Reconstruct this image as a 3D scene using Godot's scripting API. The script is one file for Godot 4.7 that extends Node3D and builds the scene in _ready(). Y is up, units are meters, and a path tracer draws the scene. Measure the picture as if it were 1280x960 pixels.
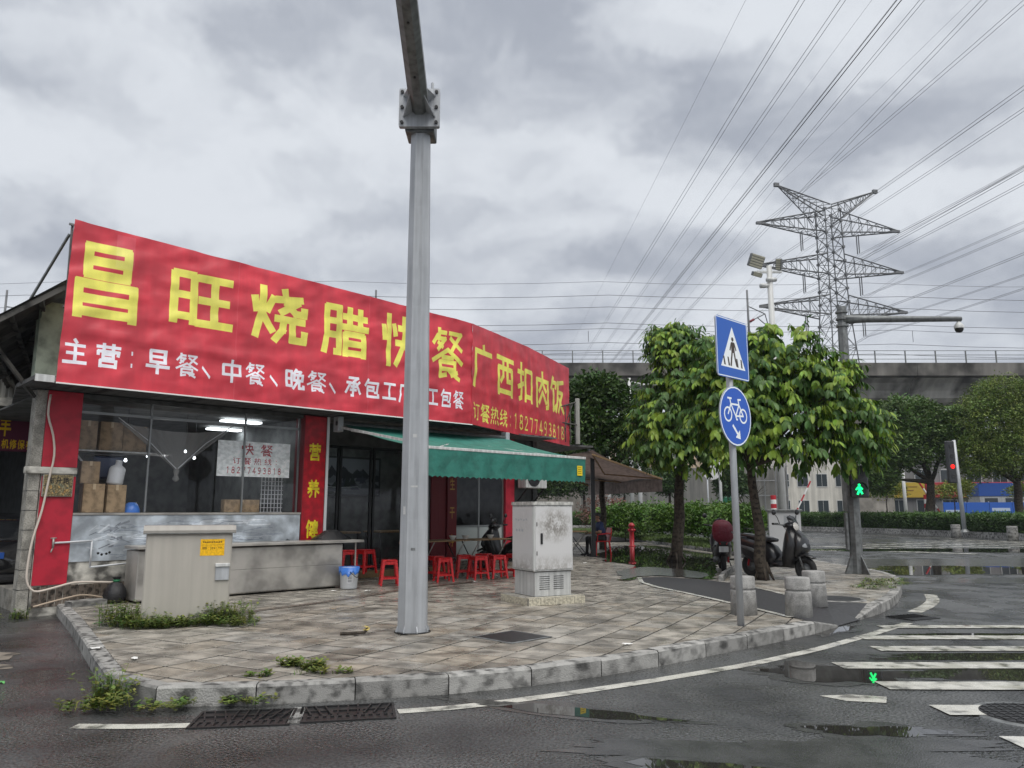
extends Node3D
# A street corner restaurant in the rain: metres, y up, the photographer stands near the origin looking along -z.

const YAW := 44.0            # the shop front's local x runs along the front, its local z points out to the street
const CORNER := Vector3(-6.86, 0.0, -11.41)
const PAVE := 0.15

var M := {}
var rng := RandomNumberGenerator.new()
var used := {}
var glyphs := {}

# ---------------------------------------------------------------- small helpers
func lin(r: float, g: float, b: float, a := 1.0) -> Color:
	var c := Color(r, g, b, 1.0).linear_to_srgb()
	c.a = a
	return c

func rr(a: float, b: float) -> float:
	return rng.randf_range(a, b)

func numbered(called: String) -> String:
	var k = used.get(called, 0)
	used[called] = k + 1
	return called if k == 0 else "%s_%03d" % [called, k]

func tag(o: Node, label: String, category := "", group := "", kind := "") -> Node:
	if label: o.set_meta("label", label)
	if category: o.set_meta("category", category)
	if group: o.set_meta("group", group)
	if kind: o.set_meta("kind", kind)
	return o

func thing(called: String, label: String, category: String, at := Vector3.ZERO, turn := 0.0, group := "") -> Node3D:
	var o := Node3D.new()
	o.name = numbered(called)
	add_child(o)
	o.position = at
	o.rotation_degrees.y = turn
	tag(o, label, category, group)
	return o

func front_thing(called: String, label: String, category: String, u: float, y: float, w: float, turn := 0.0, group := "") -> Node3D:
	return thing(called, label, category, F(u, y, w), YAW + turn, group)

func F(u: float, y: float, w: float) -> Vector3:
	return CORNER + Vector3(u, y, w).rotated(Vector3.UP, deg_to_rad(YAW))

func copy_of(o: Node3D, label: String, at: Vector3, turn: float, called := "") -> Node3D:
	var c = o.duplicate()
	var base: String = called if called else str(o.name).rstrip("0123456789").trim_suffix("_")
	c.name = numbered(base)
	add_child(c)
	c.position = at
	c.rotation_degrees.y = turn
	c.set_meta("label", label)
	return c

func new_st(smooth := false) -> SurfaceTool:
	var s := SurfaceTool.new()
	s.begin(Mesh.PRIMITIVE_TRIANGLES)
	s.set_smooth_group(0 if smooth else -1)
	return s

func put(called: String, s: SurfaceTool, m: Material, parent: Node) -> MeshInstance3D:
	s.generate_normals()
	return put_mesh(called, s.commit(), m, parent)

func put_mesh(called: String, mesh: Mesh, m: Material, parent: Node) -> MeshInstance3D:
	var o := MeshInstance3D.new()
	o.name = called
	o.mesh = mesh
	if m: o.material_override = m
	parent.add_child(o, true)
	return o

func struct(called: String, s: SurfaceTool, m: Material) -> MeshInstance3D:
	var o := put(called, s, m, self)
	o.set_meta("kind", "structure")
	return o

func tri(s: SurfaceTool, a: Vector3, b: Vector3, c: Vector3) -> void:
	# given counter-clockwise as seen from the front
	s.add_vertex(a); s.add_vertex(c); s.add_vertex(b)

func quad(s: SurfaceTool, a: Vector3, b: Vector3, c: Vector3, d: Vector3) -> void:
	tri(s, a, b, c); tri(s, a, c, d)

func uvquad(s: SurfaceTool, a: Vector3, b: Vector3, c: Vector3, d: Vector3, t := Rect2(0, 0, 1, 1)) -> void:
	# a bottom left, b bottom right, c top right, d top left
	var ua = Vector2(t.position.x, t.end.y); var ub = t.end; var uc = Vector2(t.end.x, t.position.y); var ud = t.position
	for p in [[a, ua], [c, uc], [b, ub], [a, ua], [d, ud], [c, uc]]:
		s.set_uv(p[1]); s.add_vertex(p[0])

func box(s: SurfaceTool, c: Vector3, size: Vector3, b := Basis(), ch := 0.0) -> void:
	var h = size / 2.0
	if ch <= 0.0:
		for ax in 3:
			var u = Vector3.ZERO; var v = Vector3.ZERO; var n = Vector3.ZERO
			n[ax] = h[ax]; u[(ax + 1) % 3] = h[(ax + 1) % 3]; v[(ax + 2) % 3] = h[(ax + 2) % 3]
			quad(s, c + b * (n - u - v), c + b * (n + u - v), c + b * (n + u + v), c + b * (n - u + v))
			quad(s, c + b * (-n - u + v), c + b * (-n + u + v), c + b * (-n + u - v), c + b * (-n - u - v))
		return
	ch = minf(ch, minf(h.x, minf(h.y, h.z)) * 0.9)
	for ax in 3:
		var i = (ax + 1) % 3; var j = (ax + 2) % 3
		for sg in [1.0, -1.0]:
			var n = Vector3.ZERO; n[ax] = sg * h[ax]
			var u = Vector3.ZERO; u[i] = h[i] - ch
			var v = Vector3.ZERO; v[j] = (h[j] - ch) * sg
			quad(s, c + b * (n - u - v), c + b * (n + u - v), c + b * (n + u + v), c + b * (n - u + v))
		for si in [1.0, -1.0]:
			for sj in [1.0, -1.0]:
				var p = Vector3.ZERO; p[i] = si * h[i]; p[j] = sj * (h[j] - ch)
				var q = Vector3.ZERO; q[i] = si * (h[i] - ch); q[j] = sj * h[j]
				var a = Vector3.ZERO; a[ax] = h[ax] - ch
				if si * sj > 0: quad(s, c + b * (p - a), c + b * (q - a), c + b * (q + a), c + b * (p + a))
				else: quad(s, c + b * (q - a), c + b * (p - a), c + b * (p + a), c + b * (q + a))
	for sx in [1.0, -1.0]:
		for sy in [1.0, -1.0]:
			for sz in [1.0, -1.0]:
				var p = Vector3(sx * h.x, sy * (h.y - ch), sz * (h.z - ch))
				var q = Vector3(sx * (h.x - ch), sy * h.y, sz * (h.z - ch))
				var r = Vector3(sx * (h.x - ch), sy * (h.y - ch), sz * h.z)
				if sx * sy * sz > 0: tri(s, c + b * p, c + b * q, c + b * r)
				else: tri(s, c + b * p, c + b * r, c + b * q)

func frame_of(d: Vector3) -> Basis:
	# y along d
	var y = d.normalized()
	var x = y.cross(Vector3.UP) if absf(y.y) < 0.95 else y.cross(Vector3.RIGHT)
	x = x.normalized()
	return Basis(x, y, x.cross(y))

func bar(s: SurfaceTool, a: Vector3, b: Vector3, r: float, sides := 6, r2 := -1.0) -> void:
	sweep(s, [a, b], [Vector2(r, r), Vector2(r if r2 < 0 else r2, r if r2 < 0 else r2)], sides)

func beam(s: SurfaceTool, a: Vector3, b: Vector3, wx: float, wz: float, ch := 0.0) -> void:
	box(s, (a + b) / 2.0, Vector3(wx, a.distance_to(b), wz), frame_of(b - a), ch)

func tube(s: SurfaceTool, pts: Array, r: float, sides := 6) -> void:
	var rs = []
	for p in pts: rs.append(Vector2(r, r))
	sweep(s, pts, rs, sides)

func sweep(s: SurfaceTool, pts: Array, rs: Array, sides := 10, power := 1.0, caps := true, turn := 0.0) -> void:
	# rings with radii (x, z) of the frame along the path; power < 1 squares the ring
	var rings = []
	var last: Basis
	for i in pts.size():
		var d: Vector3 = (pts[mini(i + 1, pts.size() - 1)] - pts[maxi(i - 1, 0)])
		var f: Basis
		if i == 0:
			f = frame_of(d)
		else:
			var y = d.normalized()
			var x = (last.x - y * last.x.dot(y)).normalized()
			f = Basis(x, y, x.cross(y))
		last = f
		var ring = []
		for k in sides:
			var t = TAU * (k + turn) / sides
			var cx = cos(t); var cz = sin(t)
			if power != 1.0:
				cx = signf(cx) * pow(absf(cx), power); cz = signf(cz) * pow(absf(cz), power)
			ring.append(pts[i] + f.x * cx * rs[i].x + f.z * cz * rs[i].y)
		rings.append(ring)
	for i in pts.size() - 1:
		for k in sides:
			var k2 = (k + 1) % sides
			quad(s, rings[i][k], rings[i + 1][k], rings[i + 1][k2], rings[i][k2])
	if caps:
		for k in range(1, sides - 1):
			tri(s, rings[0][0], rings[0][k], rings[0][k + 1])
			tri(s, rings[-1][0], rings[-1][k + 1], rings[-1][k])

func lathe(s: SurfaceTool, prof: Array, sides := 16, at := Vector3.ZERO, b := Basis()) -> void:
	# prof: Vector2(radius, height) from bottom to top
	for i in prof.size() - 1:
		for k in sides:
			var t = TAU * k / sides; var t2 = TAU * (k + 1) / sides
			var p = prof[i]; var q = prof[i + 1]
			var a = at + b * Vector3(cos(t) * p.x, p.y, -sin(t) * p.x); var c = at + b * Vector3(cos(t2) * p.x, p.y, -sin(t2) * p.x)
			var d = at + b * Vector3(cos(t2) * q.x, q.y, -sin(t2) * q.x); var e = at + b * Vector3(cos(t) * q.x, q.y, -sin(t) * q.x)
			if p.x < 1e-5: tri(s, a, d, e)
			elif q.x < 1e-5: tri(s, a, c, d)
			else: quad(s, a, c, d, e)

func disc_of(n: int, rx: float, ry: float, c := Vector2.ZERO, from := 0.0) -> PackedVector2Array:
	var p := PackedVector2Array()
	for k in n: p.append(c + Vector2(cos(from + TAU * k / n) * rx, sin(from + TAU * k / n) * ry))
	return p

func prism(s: SurfaceTool, poly: PackedVector2Array, z0: float, z1: float, x := Transform3D()) -> void:
	# outline in x and y, thickness along z
	if Geometry2D.is_polygon_clockwise(poly):
		poly = poly.duplicate(); poly.reverse()
	var idx = Geometry2D.triangulate_polygon(poly)
	for i in range(0, idx.size(), 3):
		var a = poly[idx[i]]; var b = poly[idx[i + 1]]; var c = poly[idx[i + 2]]
		if (b - a).cross(c - a) < 0:
			var t = b; b = c; c = t
		tri(s, x * Vector3(a.x, a.y, z1), x * Vector3(b.x, b.y, z1), x * Vector3(c.x, c.y, z1))
		tri(s, x * Vector3(a.x, a.y, z0), x * Vector3(c.x, c.y, z0), x * Vector3(b.x, b.y, z0))
	for i in poly.size():
		var a = poly[i]; var b = poly[(i + 1) % poly.size()]
		quad(s, x * Vector3(a.x, a.y, z0), x * Vector3(b.x, b.y, z0), x * Vector3(b.x, b.y, z1), x * Vector3(a.x, a.y, z1))

func slab(s: SurfaceTool, poly: PackedVector2Array, y0: float, y1: float) -> void:
	# outline in world x and z, from y0 to y1
	var flip := PackedVector2Array()
	for p in poly: flip.append(Vector2(p.x, -p.y))
	prism(s, flip, y0, y1, Transform3D(Basis(Vector3(1, 0, 0), Vector3(0, 0, -1), Vector3(0, 1, 0)), Vector3.ZERO))

func sheet(s: SurfaceTool, poly: PackedVector2Array, y: float) -> void:
	var idx = Geometry2D.triangulate_polygon(poly)
	for i in range(0, idx.size(), 3):
		var a = poly[idx[i]]; var b = poly[idx[i + 1]]; var c = poly[idx[i + 2]]
		if (b - a).cross(c - a) > 0:
			var t = b; b = c; c = t
		tri(s, Vector3(a.x, y, a.y), Vector3(b.x, y, b.y), Vector3(c.x, y, c.y))

func xz(list: Array) -> PackedVector2Array:
	var p := PackedVector2Array()
	for i in range(0, list.size(), 2): p.append(Vector2(list[i], list[i + 1]))
	return p

func plate_face(s: SurfaceTool, poly: PackedVector2Array, z: float, r: Rect2) -> void:
	# a printed face: outline in x and y with its picture laid over rectangle r
	if Geometry2D.is_polygon_clockwise(poly):
		poly = poly.duplicate(); poly.reverse()
	var idx = Geometry2D.triangulate_polygon(poly)
	for i in range(0, idx.size(), 3):
		var q = [poly[idx[i]], poly[idx[i + 1]], poly[idx[i + 2]]]
		if (q[1] - q[0]).cross(q[2] - q[0]) > 0: q = [q[0], q[2], q[1]]
		for p in q:
			s.set_uv(Vector2((p.x - r.position.x) / r.size.x, 1.0 - (p.y - r.position.y) / r.size.y))
			s.add_vertex(Vector3(p.x, p.y, z))

func round_rect(w: float, h: float, r: float, n := 5) -> PackedVector2Array:
	var p := PackedVector2Array()
	var cs = [Vector2(w / 2 - r, h / 2 - r), Vector2(-w / 2 + r, h / 2 - r), Vector2(-w / 2 + r, -h / 2 + r), Vector2(w / 2 - r, -h / 2 + r)]
	for k in 4:
		for i in n:
			var t = PI / 2 * (k + float(i) / (n - 1))
			p.append(cs[k] + Vector2(cos(t), sin(t)) * r)
	return p

func multi(called: String, mesh: Mesh, m: Material, xs: Array, cs: Array, parent: Node) -> MultiMeshInstance3D:
	var mm := MultiMesh.new()
	mm.transform_format = MultiMesh.TRANSFORM_3D
	mm.use_colors = true
	mm.mesh = mesh
	mm.instance_count = xs.size()
	for i in xs.size():
		mm.set_instance_transform(i, xs[i])
		mm.set_instance_color(i, cs[i])
	var o := MultiMeshInstance3D.new()
	o.name = called
	o.multimesh = mm
	o.material_override = m
	parent.add_child(o, true)
	o.set_meta("kind", "stuff")
	return o

# ---------------------------------------------------------------- materials
func ramp_tex(seed_: int, freq: float, stops: Array, size := 512, oct := 4, kind := FastNoiseLite.TYPE_SIMPLEX_SMOOTH) -> NoiseTexture2D:
	# stops: [offset, grey or Color (linear)]
	var n := FastNoiseLite.new()
	n.seed = seed_; n.frequency = freq; n.noise_type = kind; n.fractal_octaves = oct
	var t := NoiseTexture2D.new()
	t.width = size; t.height = size; t.seamless = true; t.noise = n; t.generate_mipmaps = false
	var g := Gradient.new()
	var off := PackedFloat32Array(); var col := PackedColorArray()
	for q in stops:
		off.append(q[0])
		col.append(q[1] if q[1] is Color else Color(q[1], q[1], q[1]))
	g.offsets = off; g.colors = col
	t.color_ramp = g
	return t

func bump_tex(seed_: int, freq: float, strength: float, size := 512, oct := 4) -> NoiseTexture2D:
	var n := FastNoiseLite.new()
	n.seed = seed_; n.frequency = freq; n.fractal_octaves = oct
	var t := NoiseTexture2D.new()
	t.width = size; t.height = size; t.seamless = true; t.noise = n
	t.as_normal_map = true; t.bump_strength = strength
	return t

func streak_tex(seed_: int, lo: float, hi: float) -> ImageTexture:
	# rain streaks: noise stretched downwards
	var n := FastNoiseLite.new()
	n.seed = seed_; n.frequency = 0.02; n.fractal_octaves = 4
	var im := Image.create(256, 256, false, Image.FORMAT_RGB8)
	for y in 256:
		for x in 256:
			var v = n.get_noise_3d(cos(x * TAU / 256) * 120, sin(x * TAU / 256) * 120, sin(y * TAU / 256) * 9) * 0.7 + n.get_noise_3d(x * 1.0, y * 1.0, 9) * 0.2
			var k = clampf(lerpf(lo, hi, v * 1.1 + 0.6), 0, 1)
			im.set_pixel(x, y, Color(k, k, k))
	return ImageTexture.create_from_image(im)

func mat(c: Color, rough := 0.7, o := {}) -> StandardMaterial3D:
	var m := StandardMaterial3D.new()
	m.albedo_color = c
	m.roughness = rough
	m.metallic = o.get("metal", 0.0)
	m.metallic_specular = o.get("spec", 0.5)
	var sc: float = o.get("scale", 1.0)
	m.uv1_scale = Vector3(sc, sc, sc)
	if o.has("tri"):
		m.uv1_triplanar = true
		m.uv1_world_triplanar = o.tri == "world"
	if o.has("tex"): m.albedo_texture = o.tex
	if o.has("rtex"): m.roughness_texture = o.rtex
	if o.has("bump"):
		m.normal_enabled = true
		m.normal_texture = o.bump
		m.normal_scale = o.get("bump_scale", 1.0)
	if o.has("detail"):
		m.detail_enabled = true
		m.detail_albedo = o.detail
		m.detail_blend_mode = BaseMaterial3D.BLEND_MODE_MUL
		m.uv2_triplanar = true
		m.uv2_world_triplanar = true
		var ds: float = o.get("dscale", 1.0)
		m.uv2_scale = Vector3(ds, ds, ds)
		m.detail_uv_layer = BaseMaterial3D.DETAIL_UV_2
	if o.get("vc", false): m.vertex_color_use_as_albedo = true
	if o.has("glow"):
		m.emission_enabled = true
		m.emission = o.glow
		m.emission_energy_multiplier = o.get("power", 1.0)
	if o.has("back"):
		m.backlight_enabled = true
		m.backlight = o.back
	if o.has("coat"):
		m.clearcoat_enabled = true
		m.clearcoat = o.coat
		m.clearcoat_roughness = o.get("coat_rough", 0.08)
	return m

func glass(a := 0.12, c := Color(1, 1, 1)) -> StandardMaterial3D:
	var m := StandardMaterial3D.new()
	m.albedo_color = Color(c.r, c.g, c.b, a)
	m.transparency = BaseMaterial3D.TRANSPARENCY_ALPHA
	m.roughness = 0.03
	return m

# ---------------------------------------------------------------- lettering: strokes drawn into a picture
func make_glyphs() -> void:
	var g = {
	"昌": "24,6 24,42;22,6 78,6;22,24 78,24;22,42 78,42;76,6 76,42;14,53 14,97;12,55 88,55;86,53 86,97;14,74 86,74;14,91 86,91",
	"旺": "8,12 8,90;8,12 38,12;38,12 38,90;8,46 38,46;8,80 38,80;46,14 96,14;48,50 92,50;44,88 98,88;71,14 71,88",
	"烧": "20,6 20,46 8,92;6,26 10,48;38,22 28,46;20,52 38,80;44,24 90,18;58,6 64,30 80,44 95,44 95,34;84,24 52,46;44,57 95,57;58,57 56,76 42,95;74,57 74,91 95,91 96,76",
	"腊": "10,8 10,62 4,94;10,8 36,8 36,92 27,92;10,34 36,34;10,60 36,60;46,22 96,22;42,42 98,42;58,6 58,42;82,6 82,42;50,55 50,96;50,55 90,55;90,55 90,96;50,73 90,73;50,91 90,91",
	"快": "20,4 20,97;6,26 8,50;34,22 38,40;48,26 86,26 86,52;42,54 98,54;64,5 64,54 40,95;68,58 96,93",
	"餐": "24,3 24,18;24,10 44,10;20,16 8,32;16,22 42,22 20,44;22,30 34,38;54,9 90,9 62,42;58,18 92,40;50,42 6,66;50,42 94,66;34,57 66,57;28,66 28,94 46,90;28,66 72,66 72,80;28,80 72,80;54,82 86,97;80,84 62,91",
	"广": "12,18 94,18;52,3 56,18;14,18 14,60 4,96",
	"西": "6,12 94,12;14,34 14,96;14,34 86,34;86,34 86,96;14,88 86,88;38,12 38,52 26,66;62,12 62,62 76,62",
	"扣": "4,26 40,26;24,4 24,88 12,92;4,64 40,52;52,18 52,94;52,18 92,18;92,18 92,94;52,82 92,82",
	"肉": "12,26 12,97;12,26 88,26 88,92 76,94;50,4 50,30 26,56;50,30 74,52;50,56 26,86;50,56 76,82",
	"饭": "20,4 6,36;16,18 40,18 36,32;22,36 22,92 42,78;92,8 54,16;54,12 52,60 40,95;54,40 86,40 58,94;60,54 96,93",
	"主": "46,4 56,16;12,26 88,26;18,58 82,58;6,92 94,92;50,26 50,92",
	"营": "6,18 94,18;32,6 32,28;68,6 68,28;10,36 10,50;10,36 90,36 88,50;30,46 30,62 70,62 70,46 30,46;20,72 20,97;20,72 80,72 80,97;20,92 80,92",
	"早": "22,6 22,52 78,52 78,6 22,6;22,29 78,29;6,70 94,70;50,52 50,98",
	"中": "10,24 10,66 90,66 90,24 10,24;50,4 50,98",
	"晚": "8,14 8,82 34,82 34,14 8,14;8,48 34,48;58,4 44,26;54,14 80,14 72,28;48,30 48,54 90,54 90,30 48,30;68,30 66,60 42,94;74,56 74,90 96,90 96,78",
	"承": "22,8 78,8 54,24;50,24 50,92 38,92;36,34 64,34;34,50 66,50;32,66 68,66;8,32 30,32 6,80;88,26 70,42;66,36 94,82",
	"包": "26,4 6,36;22,20 88,20 84,66 70,66;22,40 62,40 62,58 22,58;22,40 22,88 92,88 92,74",
	"工": "10,14 90,14;50,14 50,86;4,86 96,86",
	"厂": "14,12 94,12;16,12 16,58 4,96",
	"员": "24,8 24,32 76,32 76,8 24,8;18,44 18,78;18,44 82,44 82,78;50,54 48,76 10,96;56,78 90,96",
	"订": "10,8 24,22;4,38 24,38 24,84 38,72;44,18 98,18;74,18 74,90 58,92",
	"热": "6,20 40,20;24,4 24,62 14,62;6,48 40,40;48,18 82,18 82,56 96,58;64,4 62,36 44,64;50,34 66,46;12,74 6,94;34,76 38,92;58,76 64,92;82,74 94,94",
	"线": "30,4 8,32 32,32 8,60 36,54;6,86 38,76;48,28 90,22;46,48 94,42;64,4 72,60 90,92 96,78;76,8 86,16;88,56 44,92",
	"养": "30,4 38,16;70,4 62,16;12,20 88,20;18,34 82,34;6,50 94,50;52,20 40,50 6,72;60,50 94,72;36,64 34,80 20,96;66,64 66,96",
	"健": "24,4 6,44;16,32 16,96;30,16 44,16 32,48 46,48 34,84;32,66 54,90 96,92;54,16 90,16 90,42 54,42;50,29 96,29;54,56 90,56;50,70 96,70;71,4 71,84",
	"生": "24,8 8,40;20,26 86,26;14,56 86,56;4,92 96,92;50,4 50,92",
	"干": "12,14 88,14;4,50 96,50;50,14 50,98",
	"净": "8,10 20,24;4,84 22,56;50,4 34,28;46,14 76,14 66,28;40,30 86,30 86,62 40,62;30,46 98,46;63,30 63,94 50,94",
	"洋": "8,10 22,20;4,36 18,46;6,92 22,60;44,4 52,18;82,4 74,18;34,24 94,24;38,44 90,44;30,66 98,66;64,24 64,98",
	"机": "4,28 42,28;24,4 24,96;22,34 4,70;28,44 40,58;54,12 54,60 44,94;54,12 82,12 82,90 97,90 97,76",
	"修": "20,4 4,46;14,32 14,96;30,26 30,78;54,4 36,30;48,16 86,16 40,52;50,20 94,50;80,48 50,64;86,62 46,80;92,76 44,97",
	"保": "22,4 4,46;15,34 15,96;40,10 40,40 86,40 86,10 40,10;32,56 98,56;64,40 64,98;62,58 34,90;66,58 96,88",
	"东": "8,20 92,20;42,4 22,48 82,48;52,34 52,94 40,92;30,60 10,86;70,60 92,86",
	"升": "50,6 16,20;6,48 96,48;32,16 30,56 10,96;70,6 70,98",
	"路": "8,10 8,38 38,38 38,10 8,10;24,38 24,84;24,58 40,58;8,54 8,90;4,92 42,80;60,4 44,36;58,18 84,18 46,56;54,26 94,54;54,64 54,94 86,94 86,64 54,64",
	"、": "20,50 80,90", "：": "50,26 50,36;50,74 50,84",
	"0": "50,8 22,22 18,50 22,80 50,94 78,80 82,50 78,22 50,8", "1": "30,22 54,8 54,96", "2": "20,28 34,10 66,10 80,26 78,42 18,90 84,90", "7": "16,11 84,11 44,96", "4": "66,96 66,8 14,70 92,70",
	"8": "50,8 24,16 24,40 50,48 76,40 76,16 50,8;50,48 18,60 18,84 50,94 82,84 82,60 50,48", "9": "78,38 62,52 36,52 20,38 20,22 36,8 62,8 78,22 78,60 62,92 28,92", "3": "20,14 50,8 78,18 76,38 50,48 80,58 82,80 50,94 18,84",
	}
	for ch in g:
		var strokes = []
		for line in g[ch].split(";"):
			var pts = []
			for p in line.split(" "):
				var q = p.split(",")
				pts.append(Vector2(float(q[0]), float(q[1])))
			strokes.append(pts)
		glyphs[ch] = strokes

func fill_poly(im: Image, p: Array, c: Color) -> void:
	# convex outline in pixels
	var y0 = 1e9; var y1 = -1e9
	for q in p:
		y0 = minf(y0, q.y); y1 = maxf(y1, q.y)
	for y in range(maxi(0, int(ceil(y0 - 0.5))), mini(im.get_height() - 1, int(floor(y1 - 0.5))) + 1):
		var yy = y + 0.5
		var x0 = 1e9; var x1 = -1e9
		for i in p.size():
			var a: Vector2 = p[i]; var b: Vector2 = p[(i + 1) % p.size()]
			if (a.y <= yy) != (b.y <= yy):
				var x = a.x + (b.x - a.x) * (yy - a.y) / (b.y - a.y)
				x0 = minf(x0, x); x1 = maxf(x1, x)
		var xa = maxi(0, int(round(x0))); var xb = mini(im.get_width(), int(round(x1)))
		if xb > xa: im.fill_rect(Rect2i(xa, y, xb - xa, 1), c)

func fill_disc(im: Image, c: Vector2, r: float, col: Color) -> void:
	fill_poly(im, Array(disc_of(28, r, r, c)), col)

func stroke(im: Image, pts: Array, t: float, col: Color, x := Transform2D(), ext := 0.0) -> void:
	for i in pts.size() - 1:
		var a: Vector2 = pts[i]; var b: Vector2 = pts[i + 1]
		var d = (b - a).normalized(); var n = Vector2(-d.y, d.x) * t / 2
		var ea = ext if i == 0 else t * 0.42
		var eb = ext if i == pts.size() - 2 else t * 0.42
		a -= d * ea; b += d * eb
		fill_poly(im, [x * (a + n), x * (b + n), x * (b - n), x * (a - n)], col)

func glyph(im: Image, ch: String, r: Rect2, col: Color, t := 11.0) -> void:
	if not glyphs.has(ch): return
	var x = Transform2D(Vector2(r.size.x / 100.0, 0), Vector2(0, r.size.y / 100.0), r.position)
	for s in glyphs[ch]: stroke(im, s, t, col, x, t * 0.25)

func text_row(im: Image, text: String, r: Rect2, pitch: float, col: Color, t := 11.0) -> void:
	for i in text.length():
		glyph(im, text[i], Rect2(r.position + Vector2(i * pitch, 0), r.size), col, t)

func grime(im: Image, seed_: int, lo: float, hi: float, freq := 0.01, stretch := 1.0) -> void:
	# fading and dirt over the whole print
	var n := FastNoiseLite.new()
	n.seed = seed_; n.frequency = freq; n.fractal_octaves = 4
	var d = im.get_data()
	var w = im.get_width()
	var k := 0
	for y in im.get_height():
		for x in w:
			var f = lerpf(lo, hi, clampf(n.get_noise_2d(x, y * stretch) * 1.2 + 0.5, 0, 1))
			for c in 3:
				d[k + c] = mini(255, int(d[k + c] * f))
			k += 3
	im.set_data(w, im.get_height(), false, Image.FORMAT_RGB8, d)

func picture(w: int, h: int, c: Color) -> Image:
	var im := Image.create(w, h, false, Image.FORMAT_RGB8)
	im.fill(c)
	return im

func printed(im: Image, rough := 0.5, back := 0.0) -> StandardMaterial3D:
	var m := StandardMaterial3D.new()
	m.albedo_texture = ImageTexture.create_from_image(im)
	m.roughness = rough
	m.texture_repeat = false
	if back > 0:
		m.backlight_enabled = true
		m.backlight = Color(back, back, back)
	return m

# ---------------------------------------------------------------- camera, sky, light
func make_sky() -> ImageTexture:
	var w := 1536; var h := 768
	var im := Image.create(w, h, false, Image.FORMAT_RGBF)
	var n := FastNoiseLite.new()
	n.seed = 21; n.frequency = 1.05; n.fractal_octaves = 6; n.fractal_gain = 0.56
	n.domain_warp_enabled = true; n.domain_warp_amplitude = 0.5; n.domain_warp_frequency = 0.5
	var n2 := FastNoiseLite.new()
	n2.seed = 5; n2.frequency = 0.22; n2.fractal_octaves = 3
	var low = Color(0.305, 0.328, 0.362)
	for y in h:
		var el = PI / 2 - (y + 0.5) / h * PI
		if el < -0.02:
			im.fill_rect(Rect2i(0, y, w, 1), Color(0.2, 0.2, 0.2))
			continue
		var sy = maxf(sin(el), 0.0)
		for x in w:
			var az = (x + 0.5) / w * TAU - PI
			var k = cos(el) / (sy + 0.16)
			var px = sin(az) * k; var pz = -cos(az) * k
			var v = n.get_noise_2d(px * 1.0, pz * 1.0)
			var b = n2.get_noise_2d(px + 30.0, pz - 11.0)
			var t = clampf(0.62 + v * 1.12 + b * 0.65, 0.0, 1.0)
			t = t * t * (3.0 - 2.0 * t)
			var c = Color(0.187, 0.203, 0.235).lerp(Color(0.353, 0.370, 0.396), t)
			c = c.lerp(low, pow(1.0 - sy, 9.0) * 0.75)
			im.set_pixel(x, y, c)
	return ImageTexture.create_from_image(im)

func make_view() -> void:
	var cam := Camera3D.new()
	cam.name = "camera"
	cam.position = Vector3(0, 1.5, 0)
	cam.rotation_degrees.x = 9.35
	cam.fov = 53.13
	cam.far = 3000.0
	cam.near = 0.05
	add_child(cam)
	var e := Environment.new()
	e.background_mode = Environment.BG_SKY
	var sky := Sky.new()
	var sm := PanoramaSkyMaterial.new()
	sm.panorama = make_sky()
	sky.sky_material = sm
	e.sky = sky
	e.background_energy_multiplier = 1.0
	e.tonemap_mode = Environment.TONE_MAPPER_LINEAR
	e.tonemap_exposure = 2.1
	e.sdfgi_enabled = true
	e.ssao_enabled = true
	e.ssil_enabled = true
	e.fog_enabled = true
	e.fog_density = 0.0003
	e.fog_light_color = Color(0.82, 0.85, 0.9)
	var we := WorldEnvironment.new()
	we.name = "air"
	we.environment = e
	add_child(we)
	var sun := DirectionalLight3D.new()
	sun.name = "overcast_sun"
	sun.light_energy = 0.5
	sun.light_angular_distance = 60.0
	sun.light_color = Color(1.0, 0.985, 0.96)
	sun.shadow_enabled = true
	sun.rotation_degrees = Vector3(-62, 24, 0)
	add_child(sun)

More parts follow.
